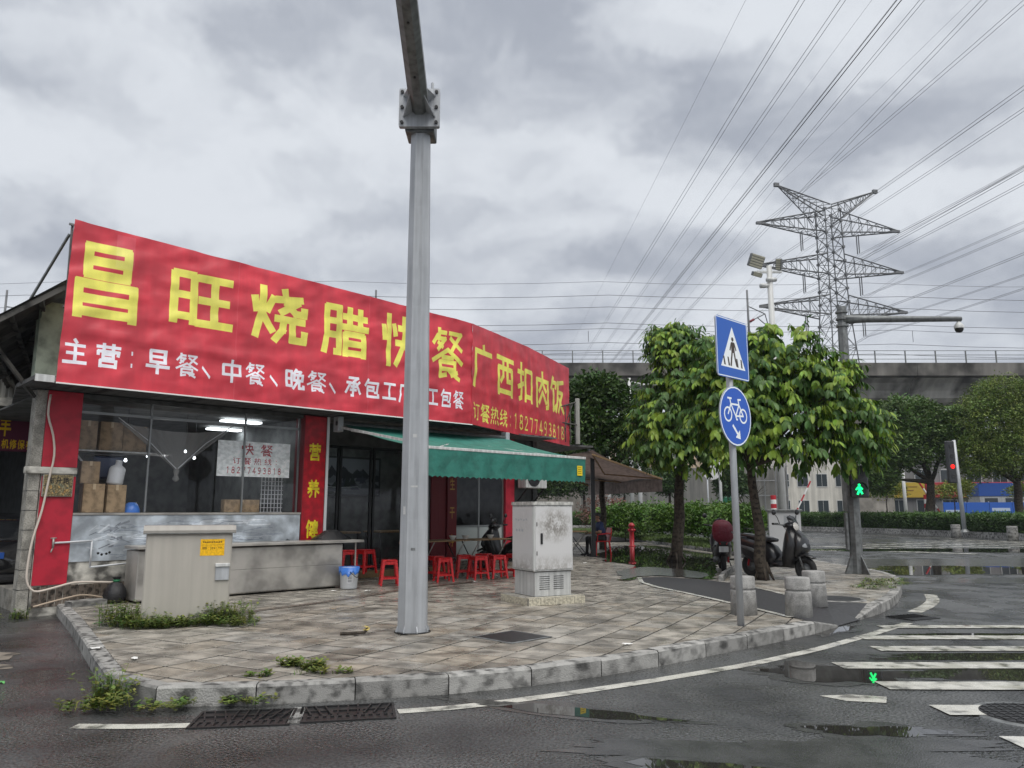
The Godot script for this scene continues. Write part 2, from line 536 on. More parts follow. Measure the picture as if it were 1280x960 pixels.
# ---------------------------------------------------------------- shared materials
func make_materials() -> void:
	var grey := ramp_tex(3, 0.012, [[0.25, 0.78], [0.5, 0.92], [0.72, 1.0]])
	var fine := ramp_tex(4, 0.09, [[0.2, 0.72], [0.5, 0.9], [0.8, 1.0]])
	var speck := ramp_tex(8, 0.45, [[0.2, 0.74], [0.55, 0.92], [0.72, 1.0]], 512, 2)
	var stain := ramp_tex(9, 0.011, [[0.25, 0.5], [0.42, 0.82], [0.6, 1.0]], 512, 5)
	var grimy := ramp_tex(10, 0.016, [[0.24, 0.45], [0.42, 0.8], [0.6, 1.0]], 512, 6)
	var wet := ramp_tex(12, 0.008, [[0.28, 0.12], [0.40, 0.34], [0.52, 0.5], [0.7, 0.62]], 1024, 4)
	var damp := ramp_tex(13, 0.012, [[0.25, 0.2], [0.45, 0.42], [0.7, 0.66]], 512, 4)
	var smear := ramp_tex(17, 0.009, [[0.24, 0.74], [0.40, 0.9], [0.56, 1.0]], 1024, 6)
	var streak := streak_tex(2, 0.8, 1.0)
	var nfine := bump_tex(5, 0.22, 4.0)
	var nsoft := bump_tex(6, 0.02, 6.0)
	M.t_grey = grey; M.t_faint = streak_tex(4, 0.93, 1.0); M.t_fine = fine; M.t_stain = stain; M.t_streak = streak; M.n_soft = nsoft; M.n_fine = nfine
	M.asphalt = mat(lin(0.105, 0.108, 0.107), 1.0, {"tri": "world", "scale": 0.21, "tex": ramp_tex(14, 0.17, [[0.22, 0.4], [0.42, 0.74], [0.58, 0.92], [0.75, 1.0]], 1024, 4), "rtex": ramp_tex(12, 0.0045, [[0.28, 0.08], [0.40, 0.17], [0.52, 0.30], [0.7, 0.46]], 1024, 4), "detail": ramp_tex(15, 0.009, [[0.25, 0.55], [0.45, 0.8], [0.7, 1.0]], 512, 5), "dscale": 0.09, "spec": 0.68, "bump": bump_tex(16, 0.14, 7.0, 1024, 3), "bump_scale": 0.36})
	M.path = mat(lin(0.06, 0.06, 0.065), 0.55, {"tri": "world", "scale": 0.3, "tex": fine, "detail": speck, "dscale": 0.8})
	M.mortar = mat(lin(0.022, 0.02, 0.017), 0.8, {"tri": "world", "scale": 0.4, "tex": grey})
	M.far_paving = mat(lin(0.24, 0.225, 0.2), 0.5, {"tri": "world", "scale": 0.4, "tex": grey, "rtex": wet})
	M.tiles = []
	for k in 8:
		var f = [1.0, 0.9, 1.08, 0.78, 0.95, 1.16, 0.68, 1.03][k]
		var warm = [0.0, 0.02, -0.01, 0.02, 0.03, 0.0, 0.01, -0.02][k]
		M.tiles.append(mat(lin((0.362 + warm * 0.6) * f, 0.335 * f, (0.29 - warm * 0.6) * f), 0.9, {"tri": "world", "scale": 0.45, "tex": grey, "rtex": damp, "detail": smear, "dscale": 0.17, "bump": nfine, "bump_scale": 0.3}))
	M.tile_rest = mat(Color(1, 1, 1), 0.85, {"tri": "world", "scale": 0.55, "tex": grey, "rtex": damp, "vc": true, "detail": smear, "dscale": 0.17})
	M.kerb = []
	for k in 4:
		var f = [1.0, 0.8, 1.1, 0.9][k]
		M.kerb.append(mat(lin(0.42 * f, 0.415 * f, 0.395 * f), 0.75, {"tri": "world", "scale": 0.45 + 0.12 * k, "tex": grimy, "detail": speck, "dscale": 1.4, "bump": nfine, "bump_scale": 0.36}))
	M.paint = mat(lin(0.74, 0.73, 0.66), 0.5, {"tri": "world", "scale": 0.35, "tex": ramp_tex(31, 0.02, [[0.2, 0.6], [0.36, 0.9], [0.6, 1.0]], 512, 5), "rtex": wet, "detail": fine, "dscale": 2.0})
	M.damp = mat(lin(0.05, 0.05, 0.05), 0.24, {"spec": 0.65, "tri": "world", "scale": 0.5, "tex": grey, "bump": nfine, "bump_scale": 0.12})
	M.wet_film = mat(lin(0.10, 0.102, 0.104), 0.19, {"spec": 0.8, "tri": "world", "scale": 0.2, "tex": grey})
	M.puddle_soft = mat(lin(0.06, 0.057, 0.052), 0.17, {"spec": 0.75})
	M.puddle = mat(lin(0.028, 0.027, 0.025), 0.015, {"spec": 0.62})
	M.iron = mat(lin(0.03, 0.03, 0.031), 0.45, {"metal": 0.4, "tri": "local", "scale": 2.0, "tex": grey})
	M.galv = mat(lin(0.47, 0.49, 0.515), 0.5, {"metal": 0.2, "tri": "local", "scale": 0.8, "tex": streak})
	M.stone_pale = mat(lin(0.47, 0.465, 0.45), 0.85, {"tri": "local", "scale": 1.2, "tex": grey, "detail": fine, "dscale": 1.5, "bump": nfine, "bump_scale": 0.4})
	M.galv_dark = mat(lin(0.22, 0.23, 0.23), 0.55, {"metal": 0.5, "tri": "local", "scale": 1.0, "tex": grey})
	M.steel = mat(lin(0.46, 0.44, 0.405), 0.4, {"metal": 0.4, "tri": "local", "scale": 0.25, "tex": grey})
	M.white_metal = mat(lin(0.62, 0.63, 0.62), 0.5, {"tri": "local", "scale": 1.0, "tex": streak})
	M.black = mat(lin(0.012, 0.012, 0.013), 0.35)
	M.black_plastic = mat(lin(0.016, 0.016, 0.018), 0.3, {"coat": 0.4})
	M.rubber = mat(lin(0.014, 0.014, 0.014), 0.8)
	M.red_stool = mat(lin(0.62, 0.018, 0.022), 0.35, {"tri": "local", "scale": 3.0, "tex": grey})
	M.red_board = mat(lin(0.47, 0.014, 0.036), 0.5, {"tri": "local", "scale": 0.5, "tex": ramp_tex(41, 0.012, [[0.2, 0.88], [0.6, 1.0]])})
	M.dark_red = mat(lin(0.16, 0.010, 0.016), 0.6)
	M.plaster = mat(lin(0.62, 0.60, 0.54), 0.85, {"tri": "local", "scale": 0.45, "tex": stain, "detail": grey, "dscale": 1.2})
	M.concrete = mat(lin(0.46, 0.44, 0.39), 0.85, {"tri": "local", "scale": 0.6, "tex": grey, "detail": fine, "dscale": 1.0})
	M.pale_concrete = mat(lin(0.38, 0.355, 0.315), 0.9, {"tri": "world", "scale": 0.05, "tex": streak, "detail": grey, "dscale": 0.09})
	M.fascia = mat(lin(0.20, 0.19, 0.175), 0.9, {"tri": "world", "scale": 0.07, "tex": streak, "detail": stain, "dscale": 0.03})
	M.beam_concrete = mat(lin(0.56, 0.54, 0.51), 0.9, {"tri": "world", "scale": 0.07, "tex": streak, "detail": stain, "dscale": 0.04})
	M.green_wall = mat(lin(0.52, 0.60, 0.48), 0.8, {"tri": "local", "scale": 0.5, "tex": grey})
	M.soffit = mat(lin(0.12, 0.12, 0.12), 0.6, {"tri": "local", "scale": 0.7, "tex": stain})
	M.rust_sheet = mat(lin(0.11, 0.105, 0.095), 0.7, {"tri": "local", "scale": 0.6, "tex": stain, "metal": 0.2})
	M.pale_sheet = mat(lin(0.50, 0.49, 0.45), 0.6, {"tri": "local", "scale": 0.4, "tex": streak, "metal": 0.1})
	M.wood = mat(lin(0.34, 0.22, 0.11), 0.6, {"tri": "local", "scale": 1.2, "tex": streak})
	M.carton = mat(lin(0.36, 0.26, 0.16), 0.85, {"tri": "local", "scale": 1.0, "tex": grey})
	M.tape = mat(lin(0.48, 0.38, 0.25), 0.4)
	M.porcelain = mat(lin(0.66, 0.63, 0.58), 0.2)
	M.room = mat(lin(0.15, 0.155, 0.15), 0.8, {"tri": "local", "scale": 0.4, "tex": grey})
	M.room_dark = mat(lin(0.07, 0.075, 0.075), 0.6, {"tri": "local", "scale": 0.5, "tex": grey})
	M.frame = mat(lin(0.24, 0.25, 0.25), 0.4, {"metal": 0.6})
	M.pane = glass(0.02, Color(0.1, 0.11, 0.11))
	M.pane.metallic_specular = 0.3
	M.green_cloth = mat(lin(0.03, 0.19, 0.15), 0.65, {"tri": "local", "scale": 0.7, "tex": ramp_tex(44, 0.008, [[0.2, 0.86], [0.5, 0.97], [0.75, 1.0]]), "back": Color(0.12, 0.4, 0.33), "bump": nsoft, "bump_scale": 0.35})
	M.brown_cloth = mat(lin(0.25, 0.225, 0.215), 0.75, {"tri": "local", "scale": 0.7, "tex": grey, "back": Color(0.8, 0.73, 0.70), "bump": nsoft, "bump_scale": 0.4})
	M.blue_plastic = mat(lin(0.05, 0.17, 0.55), 0.3)
	M.white_plastic = mat(lin(0.62, 0.64, 0.66), 0.35)
	M.bag = mat(lin(0.012, 0.012, 0.014), 0.22, {"tri": "local", "scale": 2.5, "bump": bump_tex(61, 0.03, 12.0), "bump_scale": 1.4})
	M.lamp = mat(lin(0.9, 0.92, 0.95), 0.5, {"glow": Color(0.95, 0.98, 1.0), "power": 2.2})
	M.bark = mat(lin(0.075, 0.06, 0.045), 0.95, {"tri": "local", "scale": 1.6, "tex": stain, "bump": bump_tex(71, 0.05, 10.0), "bump_scale": 1.0})
	M.bark_pale = mat(lin(0.30, 0.19, 0.11), 0.9, {"tri": "local", "scale": 3.0, "tex": stain})
	M.leaf = mat(Color(1, 1, 1), 0.5, {"vc": true, "back": Color(0.55, 0.6, 0.35), "spec": 0.4})
	M.grass = mat(Color(1, 1, 1), 0.6, {"vc": true, "back": Color(0.4, 0.45, 0.25)})
	M.soil = mat(lin(0.05, 0.06, 0.03), 0.95, {"tri": "world", "scale": 0.8, "tex": stain})
	M.lattice = mat(lin(0.13, 0.135, 0.14), 0.6, {"metal": 0.3})
	M.wire = mat(lin(0.05, 0.052, 0.056), 0.6)
	M.blue_sign = mat(lin(0.02, 0.10, 0.42), 0.4)
	M.cream_tile = mat(lin(0.60, 0.56, 0.44), 0.35, {"tri": "local", "scale": 3.0, "tex": grey})
	M.brown_tile = mat(lin(0.16, 0.13, 0.105), 0.4, {"tri": "local", "scale": 2.0, "tex": stain})
	M.hydrant = mat(lin(0.45, 0.02, 0.03), 0.4)
	M.tape_white = mat(lin(0.75, 0.75, 0.73), 0.6)

# ---------------------------------------------------------------- ground
var kerb_a := [-6.73, -11.71, -5.37, -9.73, -3.70, -7.19, -3.12, -6.34, -2.92, -6.26, -2.53, -6.26, -1.88, -6.33, -1.2, -6.50, -0.40, -6.71, 0.10, -6.95, 0.59, -7.22, 1.17, -7.62, 1.74, -8.09, 2.52, -8.75, 3.44, -9.55, 3.90, -9.98, 4.25, -10.38]
var kerb_b := [4.78, -11.0, 5.10, -11.28, 5.72, -12.08, 6.30, -12.98, 6.85, -13.94, 7.35, -14.9, 7.80, -15.82, 8.2, -16.9, 8.40, -18.2, 8.38, -22.0, 8.35, -28.0, 8.3, -36.0]

func resample(list: Array, step: float) -> Array:
	var c := Curve2D.new()
	for i in range(0, list.size(), 2): c.add_point(Vector2(list[i], list[i + 1]))
	var out = []
	var n = int(round(c.get_baked_length() / step))
	for i in n + 1: out.append(c.sample_baked(c.get_baked_length() * i / n))
	return out

func inset(pts: Array, d: float) -> Array:
	# points moved to the left of the way along them
	var out = []
	for i in pts.size():
		var t = (pts[mini(i + 1, pts.size() - 1)] - pts[maxi(i - 1, 0)]).normalized()
		out.append(pts[i] + Vector2(t.y, -t.x) * d)
	return out

func kerb_run(called: String, pts: Array, label_m: Array, ramp_end: bool, ramp_start: bool) -> void:
	var k := Node3D.new()
	k.name = called
	add_child(k)
	k.set_meta("kind", "structure")
	var inner = inset(pts, 0.14)
	for i in pts.size() - 1:
		var s := new_st()
		var h0 = PAVE + rr(-0.004, 0.004); var h1 = h0 + rr(-0.004, 0.004)
		var last = pts.size() - 1
		if ramp_end:
			if i == last - 1: h1 = 0.03
		if ramp_start and i == 0: h0 = 0.03
		var a = pts[i].lerp(pts[i + 1], 0.006); var b = pts[i + 1].lerp(pts[i], 0.006)
		var ai = inner[i].lerp(inner[i + 1], 0.006); var bi = inner[i + 1].lerp(inner[i], 0.006)
		var c = 0.018
		var oa = a.lerp(ai, 0.13); var ob = b.lerp(bi, 0.13)
		var P = func(q: Vector2, y: float): return Vector3(q.x, y, q.y)
		quad(s, P.call(a, -0.05), P.call(b, -0.05), P.call(b, h1 - c), P.call(a, h0 - c))
		quad(s, P.call(a, h0 - c), P.call(b, h1 - c), P.call(ob, h1), P.call(oa, h0))
		quad(s, P.call(oa, h0), P.call(ob, h1), P.call(bi, h1), P.call(ai, h0))
		quad(s, P.call(bi, -0.05), P.call(ai, -0.05), P.call(ai, h0), P.call(bi, h1))
		quad(s, P.call(ai, -0.05), P.call(a, -0.05), P.call(oa, h0), P.call(ai, h0))
		quad(s, P.call(b, -0.05), P.call(bi, -0.05), P.call(bi, h1), P.call(ob, h1))
		put("kerb_stone", s, label_m[rng.randi() % label_m.size()], k)

func paving(called: String, region: PackedVector2Array, angle: float, sx: float, sz: float, keep: int, skip: Array, reach: float) -> void:
	var root := Node3D.new()
	root.name = called
	add_child(root)
	root.set_meta("kind", "structure")
	var s := new_st()
	slab(s, region, -0.05, PAVE - 0.006)
	put("bed", s, M.mortar, root)
	var cs = cos(deg_to_rad(angle)); var sn = sin(deg_to_rad(angle))
	var ax = Vector2(cs, sn); var az = Vector2(-sn, cs)      # tile axes in x,z
	var lo = Vector2(1e9, 1e9); var hi = -lo
	for p in region:
		var q = Vector2(p.dot(ax), p.dot(az))
		lo = lo.min(q); hi = hi.max(q)
	var list = []
	var mesh := tile_mesh(sx - 0.024, sz - 0.024)
	for j in range(int(floor(lo.y / sz)), int(ceil(hi.y / sz)) + 1):
		for i in range(int(floor(lo.x / sx)) - 1, int(ceil(hi.x / sx)) + 1):
			var off = 0.0
			var c = ax * ((i + 0.5 + off) * sx) + az * ((j + 0.5) * sz)
			if c.length() > reach: continue
			var out = false
			for r in skip:
				if Geometry2D.is_point_in_polygon(c, r): out = true
			if out: continue
			var hx = ax * (sx - 0.024) / 2; var hz = az * (sz - 0.024) / 2
			var q = PackedVector2Array([c - hx - hz, c + hx - hz, c + hx + hz, c - hx + hz])
			var inside = 0
			for p in q: inside += int(Geometry2D.is_point_in_polygon(p, region))
			if inside == 4: list.append([c.length(), c, null])
			elif inside > 0 or Geometry2D.is_point_in_polygon(c, region):
				for piece in Geometry2D.intersect_polygons(q, region):
					if piece.size() > 2: list.append([c.length(), c, piece])
	list.sort_custom(func(a, b): return a[0] < b[0])
	var rest := new_st()
	var n := 0
	for t in list:
		var k = rng.randi() % 8
		if rng.randf() < 0.35: k = 0
		var lift = rr(-0.004, 0.003)
		var in_view = t[1].y < 0 and absf(t[1].x) < -t[1].y * 0.72
		if n < keep and in_view:
			n += 1
			if t[2] == null:
				var o := put_mesh("paving_tile", mesh, M.tiles[k], root)
				o.position = Vector3(t[1].x, PAVE + lift, t[1].y)
				o.rotation = Vector3(rr(-0.006, 0.006), -deg_to_rad(angle), rr(-0.006, 0.006))
			else:
				var ts := new_st()
				slab(ts, t[2], PAVE - 0.03, PAVE + lift)
				put("paving_tile", ts, M.tiles[k], root)
		else:
			var f = [1.0, 0.9, 1.08, 0.78, 0.95, 1.16, 0.68, 1.03][k]
			rest.set_color(Color(0.354 * f, 0.328 * f, 0.284 * f))
			var poly = t[2]
			if poly == null:
				var hx = ax * (sx - 0.024) / 2; var hz = az * (sz - 0.024) / 2
				poly = PackedVector2Array([t[1] - hx - hz, t[1] + hx - hz, t[1] + hx + hz, t[1] - hx + hz])
			slab(rest, poly, PAVE - 0.03, PAVE + lift)
	var o2 := put("paving_tiles_beyond", rest, M.tile_rest, root)
	o2.set_meta("kind", "stuff")

func tile_mesh(sx: float, sz: float) -> ArrayMesh:
	var s := new_st()
	box(s, Vector3(0, -0.02, 0), Vector3(sx, 0.04, sz), Basis(), 0.004)
	s.generate_normals()
	return s.commit()

func blob(cx: float, cz: float, rx: float, rz: float, seed_: int, n := 48, rough := 0.45, turn := 0.0) -> PackedVector2Array:
	var f := FastNoiseLite.new()
	f.seed = seed_; f.frequency = 0.9; f.fractal_octaves = 4
	var p := PackedVector2Array()
	for k in n:
		var t = TAU * k / n
		var r = 1.0 + f.get_noise_2d(cos(t) * 1.1, sin(t) * 1.1) * rough * 1.3
		p.append(Vector2(cx, cz) + Vector2(cos(t) * rx * r, sin(t) * rz * r).rotated(turn))
	return p

func water(poly: PackedVector2Array, y: float, m: Material = null) -> void:
	var s := new_st()
	sheet(s, poly, y)
	var o := put(numbered("puddle"), s, m if m else M.puddle, self)
	o.set_meta("kind", "structure")
	if y < 0.05 and m == null:
		# the damp margin round standing water
		var c = Vector2.ZERO
		for p in poly: c += p / poly.size()
		var rim := PackedVector2Array()
		for i in poly.size():
			var d = poly[i] - c
			rim.append(poly[i] + d.normalized() * (0.10 + 0.05 * sin(i * 0.9)) + d * 0.08)
		s = new_st()
		sheet(s, rim, y - 0.0018)
		put("damp_margin", s, M.damp, o)

func ribbon(s: SurfaceTool, pts: Array, w: float, y: float) -> void:
	var l = inset(pts, w / 2); var r = inset(pts, -w / 2)
	for i in pts.size() - 1:
		quad(s, Vector3(r[i].x, y, r[i].y), Vector3(r[i + 1].x, y, r[i + 1].y), Vector3(l[i + 1].x, y, l[i + 1].y), Vector3(l[i].x, y, l[i].y))

func pts2(list: Array) -> Array:
	var o = []
	for i in range(0, list.size(), 2): o.append(Vector2(list[i], list[i + 1]))
	return o

func make_ground() -> void:
	var s := new_st()
	quad(s, Vector3(-500, 0, 120), Vector3(500, 0, 120), Vector3(500, 0, -620), Vector3(-500, 0, -620))
	var road := struct("road", s, M.asphalt)
	# kerbs
	var ka = resample(kerb_a, 0.78); var kb = resample(kerb_b, 0.85)
	kerb_run("kerb", ka, M.kerb, true, false)
	kerb_run("traffic_island_kerb", kb, M.kerb, false, true)
	# pavement in front of the shop, cut along the cycle path
	var near_path = [3.56, -10.2, 3.45, -10.70, 3.24, -11.60, 2.89, -13.02, 2.57, -14.09, 2.46, -15.01, 2.61, -16.07]
	var far_path = [4.50, -11.35, 4.52, -12.11, 4.39, -13.27, 4.16, -14.85, 3.98, -15.25, 3.58, -15.75, 3.13, -16.22]
	var ia = inset(ka, 0.142)
	var a := PackedVector2Array()
	for i in ia.size() - 1: a.append(ia[i])
	for p in pts2(near_path): a.append(p)
	for p in pts2([3.13, -16.22, 3.58, -15.75, 3.98, -15.25, 4.53, -16.86, 5.57, -19.24, 6.60, -22.04, 6.70, -24.42, 6.19, -29.16, 6.0, -31.18, 4.96, -41.8, 3.2, -51.0, -2.0, -51.0, -14.0, -24.0]): a.append(p)
	var foot := PackedVector2Array()
	for q in [[-0.1, -0.05], [4.4, -0.05], [4.75, -1.0], [11.2, -1.0], [11.2, -9.0], [0.5, -9.0]]:
		var p = F(q[0], 0, q[1]); foot.append(Vector2(p.x, p.z))
	paving("pavement", a, -62.0, 0.30, 0.40, 300, [foot], 34.0)
	var b := PackedVector2Array()
	var ib = inset(kb, 0.142)
	for i in range(1, ib.size()): b.append(ib[i])
	for p in pts2([6.3, -36.0, 6.30, -29.2, 6.85, -24.4, 6.75, -22.0, 5.67, -19.2, 4.63, -16.82, 4.07, -15.18, 4.16, -14.85, 4.39, -13.27, 4.52, -12.11]): b.append(p)
	var verge := xz([6.85, -23.6, 8.1, -23.4, 8.1, -36.0, 6.3, -36.0, 6.30, -29.2])
	paving("traffic_island_pavement", b, -28.0, 0.40, 0.30, 160, [verge], 30.0)
	# cycle path
	var c := PackedVector2Array()
	for p in pts2(near_path.slice(2)): c.append(p)
	for i in range(far_path.size() - 2, -1, -2): c.append(Vector2(far_path[i], far_path[i + 1]))
	s = new_st()
	sheet(s, c, PAVE + 0.004)
	# the last metre dips to the road
	var d0 = Vector3(4.21, 0.012, -10.36); var d1 = Vector3(4.80, 0.012, -10.99)
	var top = PAVE + 0.004
	quad(s, d0, d1, Vector3(4.50, top, -11.35), Vector3(3.45, top, -10.70))
	tri(s, d0, Vector3(3.45, top, -10.70), Vector3(3.56, top, -10.2))
	tri(s, d0, Vector3(3.56, top, -10.2), Vector3(3.60, top, -9.86))
	var d2 = Vector3(ib[1].x, PAVE, ib[1].y)
	tri(s, d1, d2, Vector3(4.50, top, -11.35))
	tri(s, d2, Vector3(4.52, top, -12.11), Vector3(4.50, top, -11.35))
	struct("cycle_path", s, M.path)
	s = new_st()
	slab(s, c, -0.02, PAVE - 0.004)
	struct("cycle_path_bed", s, M.path)
	s = new_st()
	ribbon(s, pts2([3.56, -10.15, 3.45, -10.70, 3.24, -11.60, 2.89, -13.02, 2.57, -14.09, 2.46, -15.01, 2.58, -16.0]), 0.09, PAVE + 0.010)
	put("path_edge_line", s, M.paint, road)
	s = new_st()
	ribbon(s, pts2([4.47, -12.3, 4.40, -13.27, 4.20, -14.75, 3.95, -15.2]), 0.1, PAVE + 0.010)
	put("path_edge_line", s, M.paint, road)
	# stone edging of the planting strip
	var edge := Node3D.new()
	edge.name = "planting_edging"
	add_child(edge)
	edge.set_meta("kind", "structure")
	var ep = resample([3.98, -15.22, 4.53, -16.86, 5.57, -19.24, 6.66, -22.04, 6.77, -24.42, 6.22, -29.16, 6.02, -31.18, 4.96, -41.8, 3.2, -51.0], 1.2)
	var en = inset(ep, -0.09)
	for i in ep.size() - 1:
		s = new_st()
		slab(s, PackedVector2Array([ep[i], ep[i + 1].lerp(ep[i], 0.01), en[i + 1].lerp(en[i], 0.01), en[i]]), -0.02, PAVE + 0.1 + rr(-0.006, 0.006))
		put("edging_stone", s, M.kerb[i % 4], edge)
	# grass verge behind it
	s = new_st()
	slab(s, xz([6.86, -23.5, 8.24, -23.3, 8.2, -36.0, 6.6, -60.0, 2.6, -60.0, 3.3, -51.0, 5.05, -41.8, 6.12, -31.18, 6.32, -29.2]), 0.05, PAVE + 0.06)
	var verge_o := struct("grass_verge", s, M.soil)
	var xs = []; var cols = []
	for i in 5200:
		var z = rr(-50.0, -23.5)
		var x0 = lerpf(6.85, 6.2, clampf((-z - 23.5) / 6.0, 0, 1)) if z > -31.0 else lerpf(6.1, 3.3, (-z - 31.0) / 20.0)
		var x = rr(x0, minf(8.2, x0 + 2.6))
		xs.append(Transform3D(Basis(Vector3.UP, rr(0, TAU)).scaled(Vector3(1.6, rr(0.7, 1.5), 1.6)), Vector3(x, PAVE + 0.06, z)))
		var g = rr(0.8, 1.3)
		cols.append(Color(0.075 * g, 0.12 * g, 0.025 * g))
	multi("grass", tuft_mesh(), M.grass, xs, cols, verge_o)
	# road markings: part of the road
	s = new_st()
	ribbon(s, resample([-0.86, -6.12, -0.33, -6.27, 0.5, -6.72, 1.31, -7.22, 2.36, -7.93, 3.3, -8.72, 4.3, -9.68, 5.34, -10.74], 0.4), 0.13, 0.004)
	put("edge_line", s, M.paint, road)
	s = new_st()
	ribbon(s, pts2([-3.08, -5.72, -2.7, -5.71, -2.27, -5.74]), 0.12, 0.004)
	put("edge_line", s, M.paint, road)
	s = new_st()
	ribbon(s, resample([6.0, -11.85, 6.6, -12.6, 7.1, -13.35, 7.55, -14.3], 0.4), 0.2, 0.004)
	put("edge_line", s, M.paint, road)
	for q in [[4.79, -10.5, 0.24, 9.0], [4.15, -9.66, 0.28, 9.4], [3.98, -8.92, 0.3, 9.6], [3.18, -8.0, 0.31, 9.8], [3.20, -7.13, 0.31, 9.6], [3.24, -6.30, 0.3, 9.6], [3.26, -5.45, 0.3, 9.6], [5.2, -11.4, 0.24, 9.0]]:
		if q[0] == 5.2: continue
		s = new_st()
		var p := PackedVector2Array()
		var nn := 14
		for i in nn + 1: p.append(Vector2(lerpf(q[0], q[3], float(i) / nn), q[1] + rr(-0.012, 0.012)))
		for i in nn + 1: p.append(Vector2(lerpf(q[3], q[0], float(i) / nn), q[1] + q[2] + rr(-0.012, 0.012)))
		sheet(s, p, 0.009)
		put("crossing_stripe", s, M.paint, road)
	s = new_st()
	sheet(s, xz([2.52, -6.62, 2.66, -6.45, 2.95, -6.38, 3.05, -6.58, 2.8, -6.66]), 0.004)
	put("worn_stripe", s, M.paint, road)
	# far crossing and edge lines of the avenue
	for q in [[13.0, -33.0], [14.5, -34.2], [16.0, -35.4], [17.5, -36.6], [19.0, -37.8], [20.5, -39.0], [22.0, -40.2], [12.0, -31.0]]:
		s = new_st()
		ribbon(s, [Vector2(q[0], q[1]), Vector2(q[0] + 4.2, q[1] + 3.6)], 0.5, 0.004)
		put("far_crossing_stripe", s, M.paint, road)
	s = new_st()
	ribbon(s, resample([10.5, -52.0, 17.0, -51.0, 21.5, -47.5, 23.6, -42.0, 24.2, -34.0, 24.4, -22.0], 1.0), 0.2, 0.004)
	put("avenue_edge_line", s, M.paint, road)
	# puddles
	water(blob(4.9, -7.42, 1.9, 0.24, 5, 60, 0.4), 0.0045)
	water(blob(5.2, -8.3, 1.5, 0.2, 15, 60, 0.45), 0.0046)
	water(blob(2.9, -7.55, 0.55, 0.4, 6, 48, 0.4, 0.5), 0.0044)
	water(blob(1.5, -4.6, 1.3, 0.35, 9, 60, 0.5, 0.1), 0.0045)
	water(blob(2.5, -5.6, 0.45, 0.14, 19, 48, 0.5, 0.1), 0.0046)
	water(blob(0.3, -6.2, 0.9, 0.12, 29, 48, 0.5, 0.35), 0.0043)
	water(blob(4.15, -10.15, 0.5, 0.1, 23, 40, 0.5, -0.8), 0.0045)
	water(blob(6.4, -9.75, 1.4, 0.11, 33, 48, 0.5), 0.0047)
	water(blob(12.0, -20.0, 3.6, 1.6, 43, 48, 0.5), 0.0045)
	water(blob(17.0, -30.0, 5.0, 1.5, 53, 48, 0.5), 0.0046)
	water(rounded([2.05, -15.4, 2.35, -16.2, 2.25, -17.2, 2.8, -18.6, 3.0, -19.6, 2.5, -21.2, 2.7, -22.4, 2.2, -23.8, 3.1, -26.0, 3.3, -28.6, 4.4, -30.6, 5.6, -30.0, 5.85, -27.4, 6.35, -24.3, 6.05, -22.0, 5.2, -19.9, 4.6, -17.8, 4.1, -16.0, 3.9, -15.6, 3.55, -15.95, 3.1, -16.45, 2.6, -16.2, 2.4, -15.5]), PAVE + 0.0085)
	water(rounded([2.1, -15.5, 2.3, -16.3, 2.25, -17.2, 2.75, -18.4, 3.3, -18.9, 3.9, -18.2, 4.2, -17.2, 3.95, -16.1, 3.6, -15.95, 3.1, -16.5, 2.6, -16.25]), PAVE + 0.0105, M.puddle_soft)
	for q in [[13.0, -23.0, 5.2, 2.0, 61], [19.0, -33.0, 6.0, 2.6, 62], [15.0, -41.0, 6.0, 3.0, 63], [10.6, -17.0, 2.2, 0.7, 64], [22.0, -26.0, 4.0, 1.6, 65], [12.0, -50.0, 4.0, 3.0, 66], [13.0, -14.2, 2.6, 0.6, 67], [1.9, -5.2, 1.5, 0.3, 68]]:
		water(blob(q[0], q[1], q[2], q[3], q[4], 64, 0.6), 0.0032, M.wet_film if q[4] < 68 else M.damp)
	# dried mud on the side road
	s = new_st()
	sheet(s, blob(-5.9, -7.9, 1.0, 0.75, 71, 60, 0.4), 0.004)
	put("mud_stain", s, mat(lin(0.19, 0.165, 0.135), 0.8, {"tri": "world", "scale": 0.5, "tex": stain_tex()}), road)
	# dark drain strip across the pavement
	s = new_st()
	ribbon(s, pts2([-4.3, -9.6, -3.70, -10.46, -2.49, -12.32, -1.95, -13.50, -0.7, -15.2, 0.9, -17.6]), 0.14, PAVE + 0.006)
	struct("drain_strip", s, M.brown_tile)

func tuft_mesh(blades := 7, h := 0.16, w := 0.012) -> ArrayMesh:
	var r := RandomNumberGenerator.new()
	r.seed = 77
	var s := new_st()
	for i in blades:
		var t = r.randf() * TAU
		var d = Vector3(cos(t), 0, sin(t))
		var b = d * r.randf_range(0.0, 0.05)
		var side = Vector3(-d.z, 0, d.x) * w / 2
		var hh = h * r.randf_range(0.5, 1.1)
		var lean = d * r.randf_range(0.02, 0.1)
		s.set_color(Color.WHITE)
		quad(s, b - side, b + side, b + side * 0.8 + lean * 0.35 + Vector3(0, hh * 0.6, 0), b - side * 0.8 + lean * 0.35 + Vector3(0, hh * 0.6, 0))
		tri(s, b - side * 0.8 + lean * 0.35 + Vector3(0, hh * 0.6, 0), b + side * 0.8 + lean * 0.35 + Vector3(0, hh * 0.6, 0), b + lean + Vector3(0, hh, 0))
	s.generate_normals()
	return s.commit()

func stain_tex() -> Texture2D:
	return M.t_stain

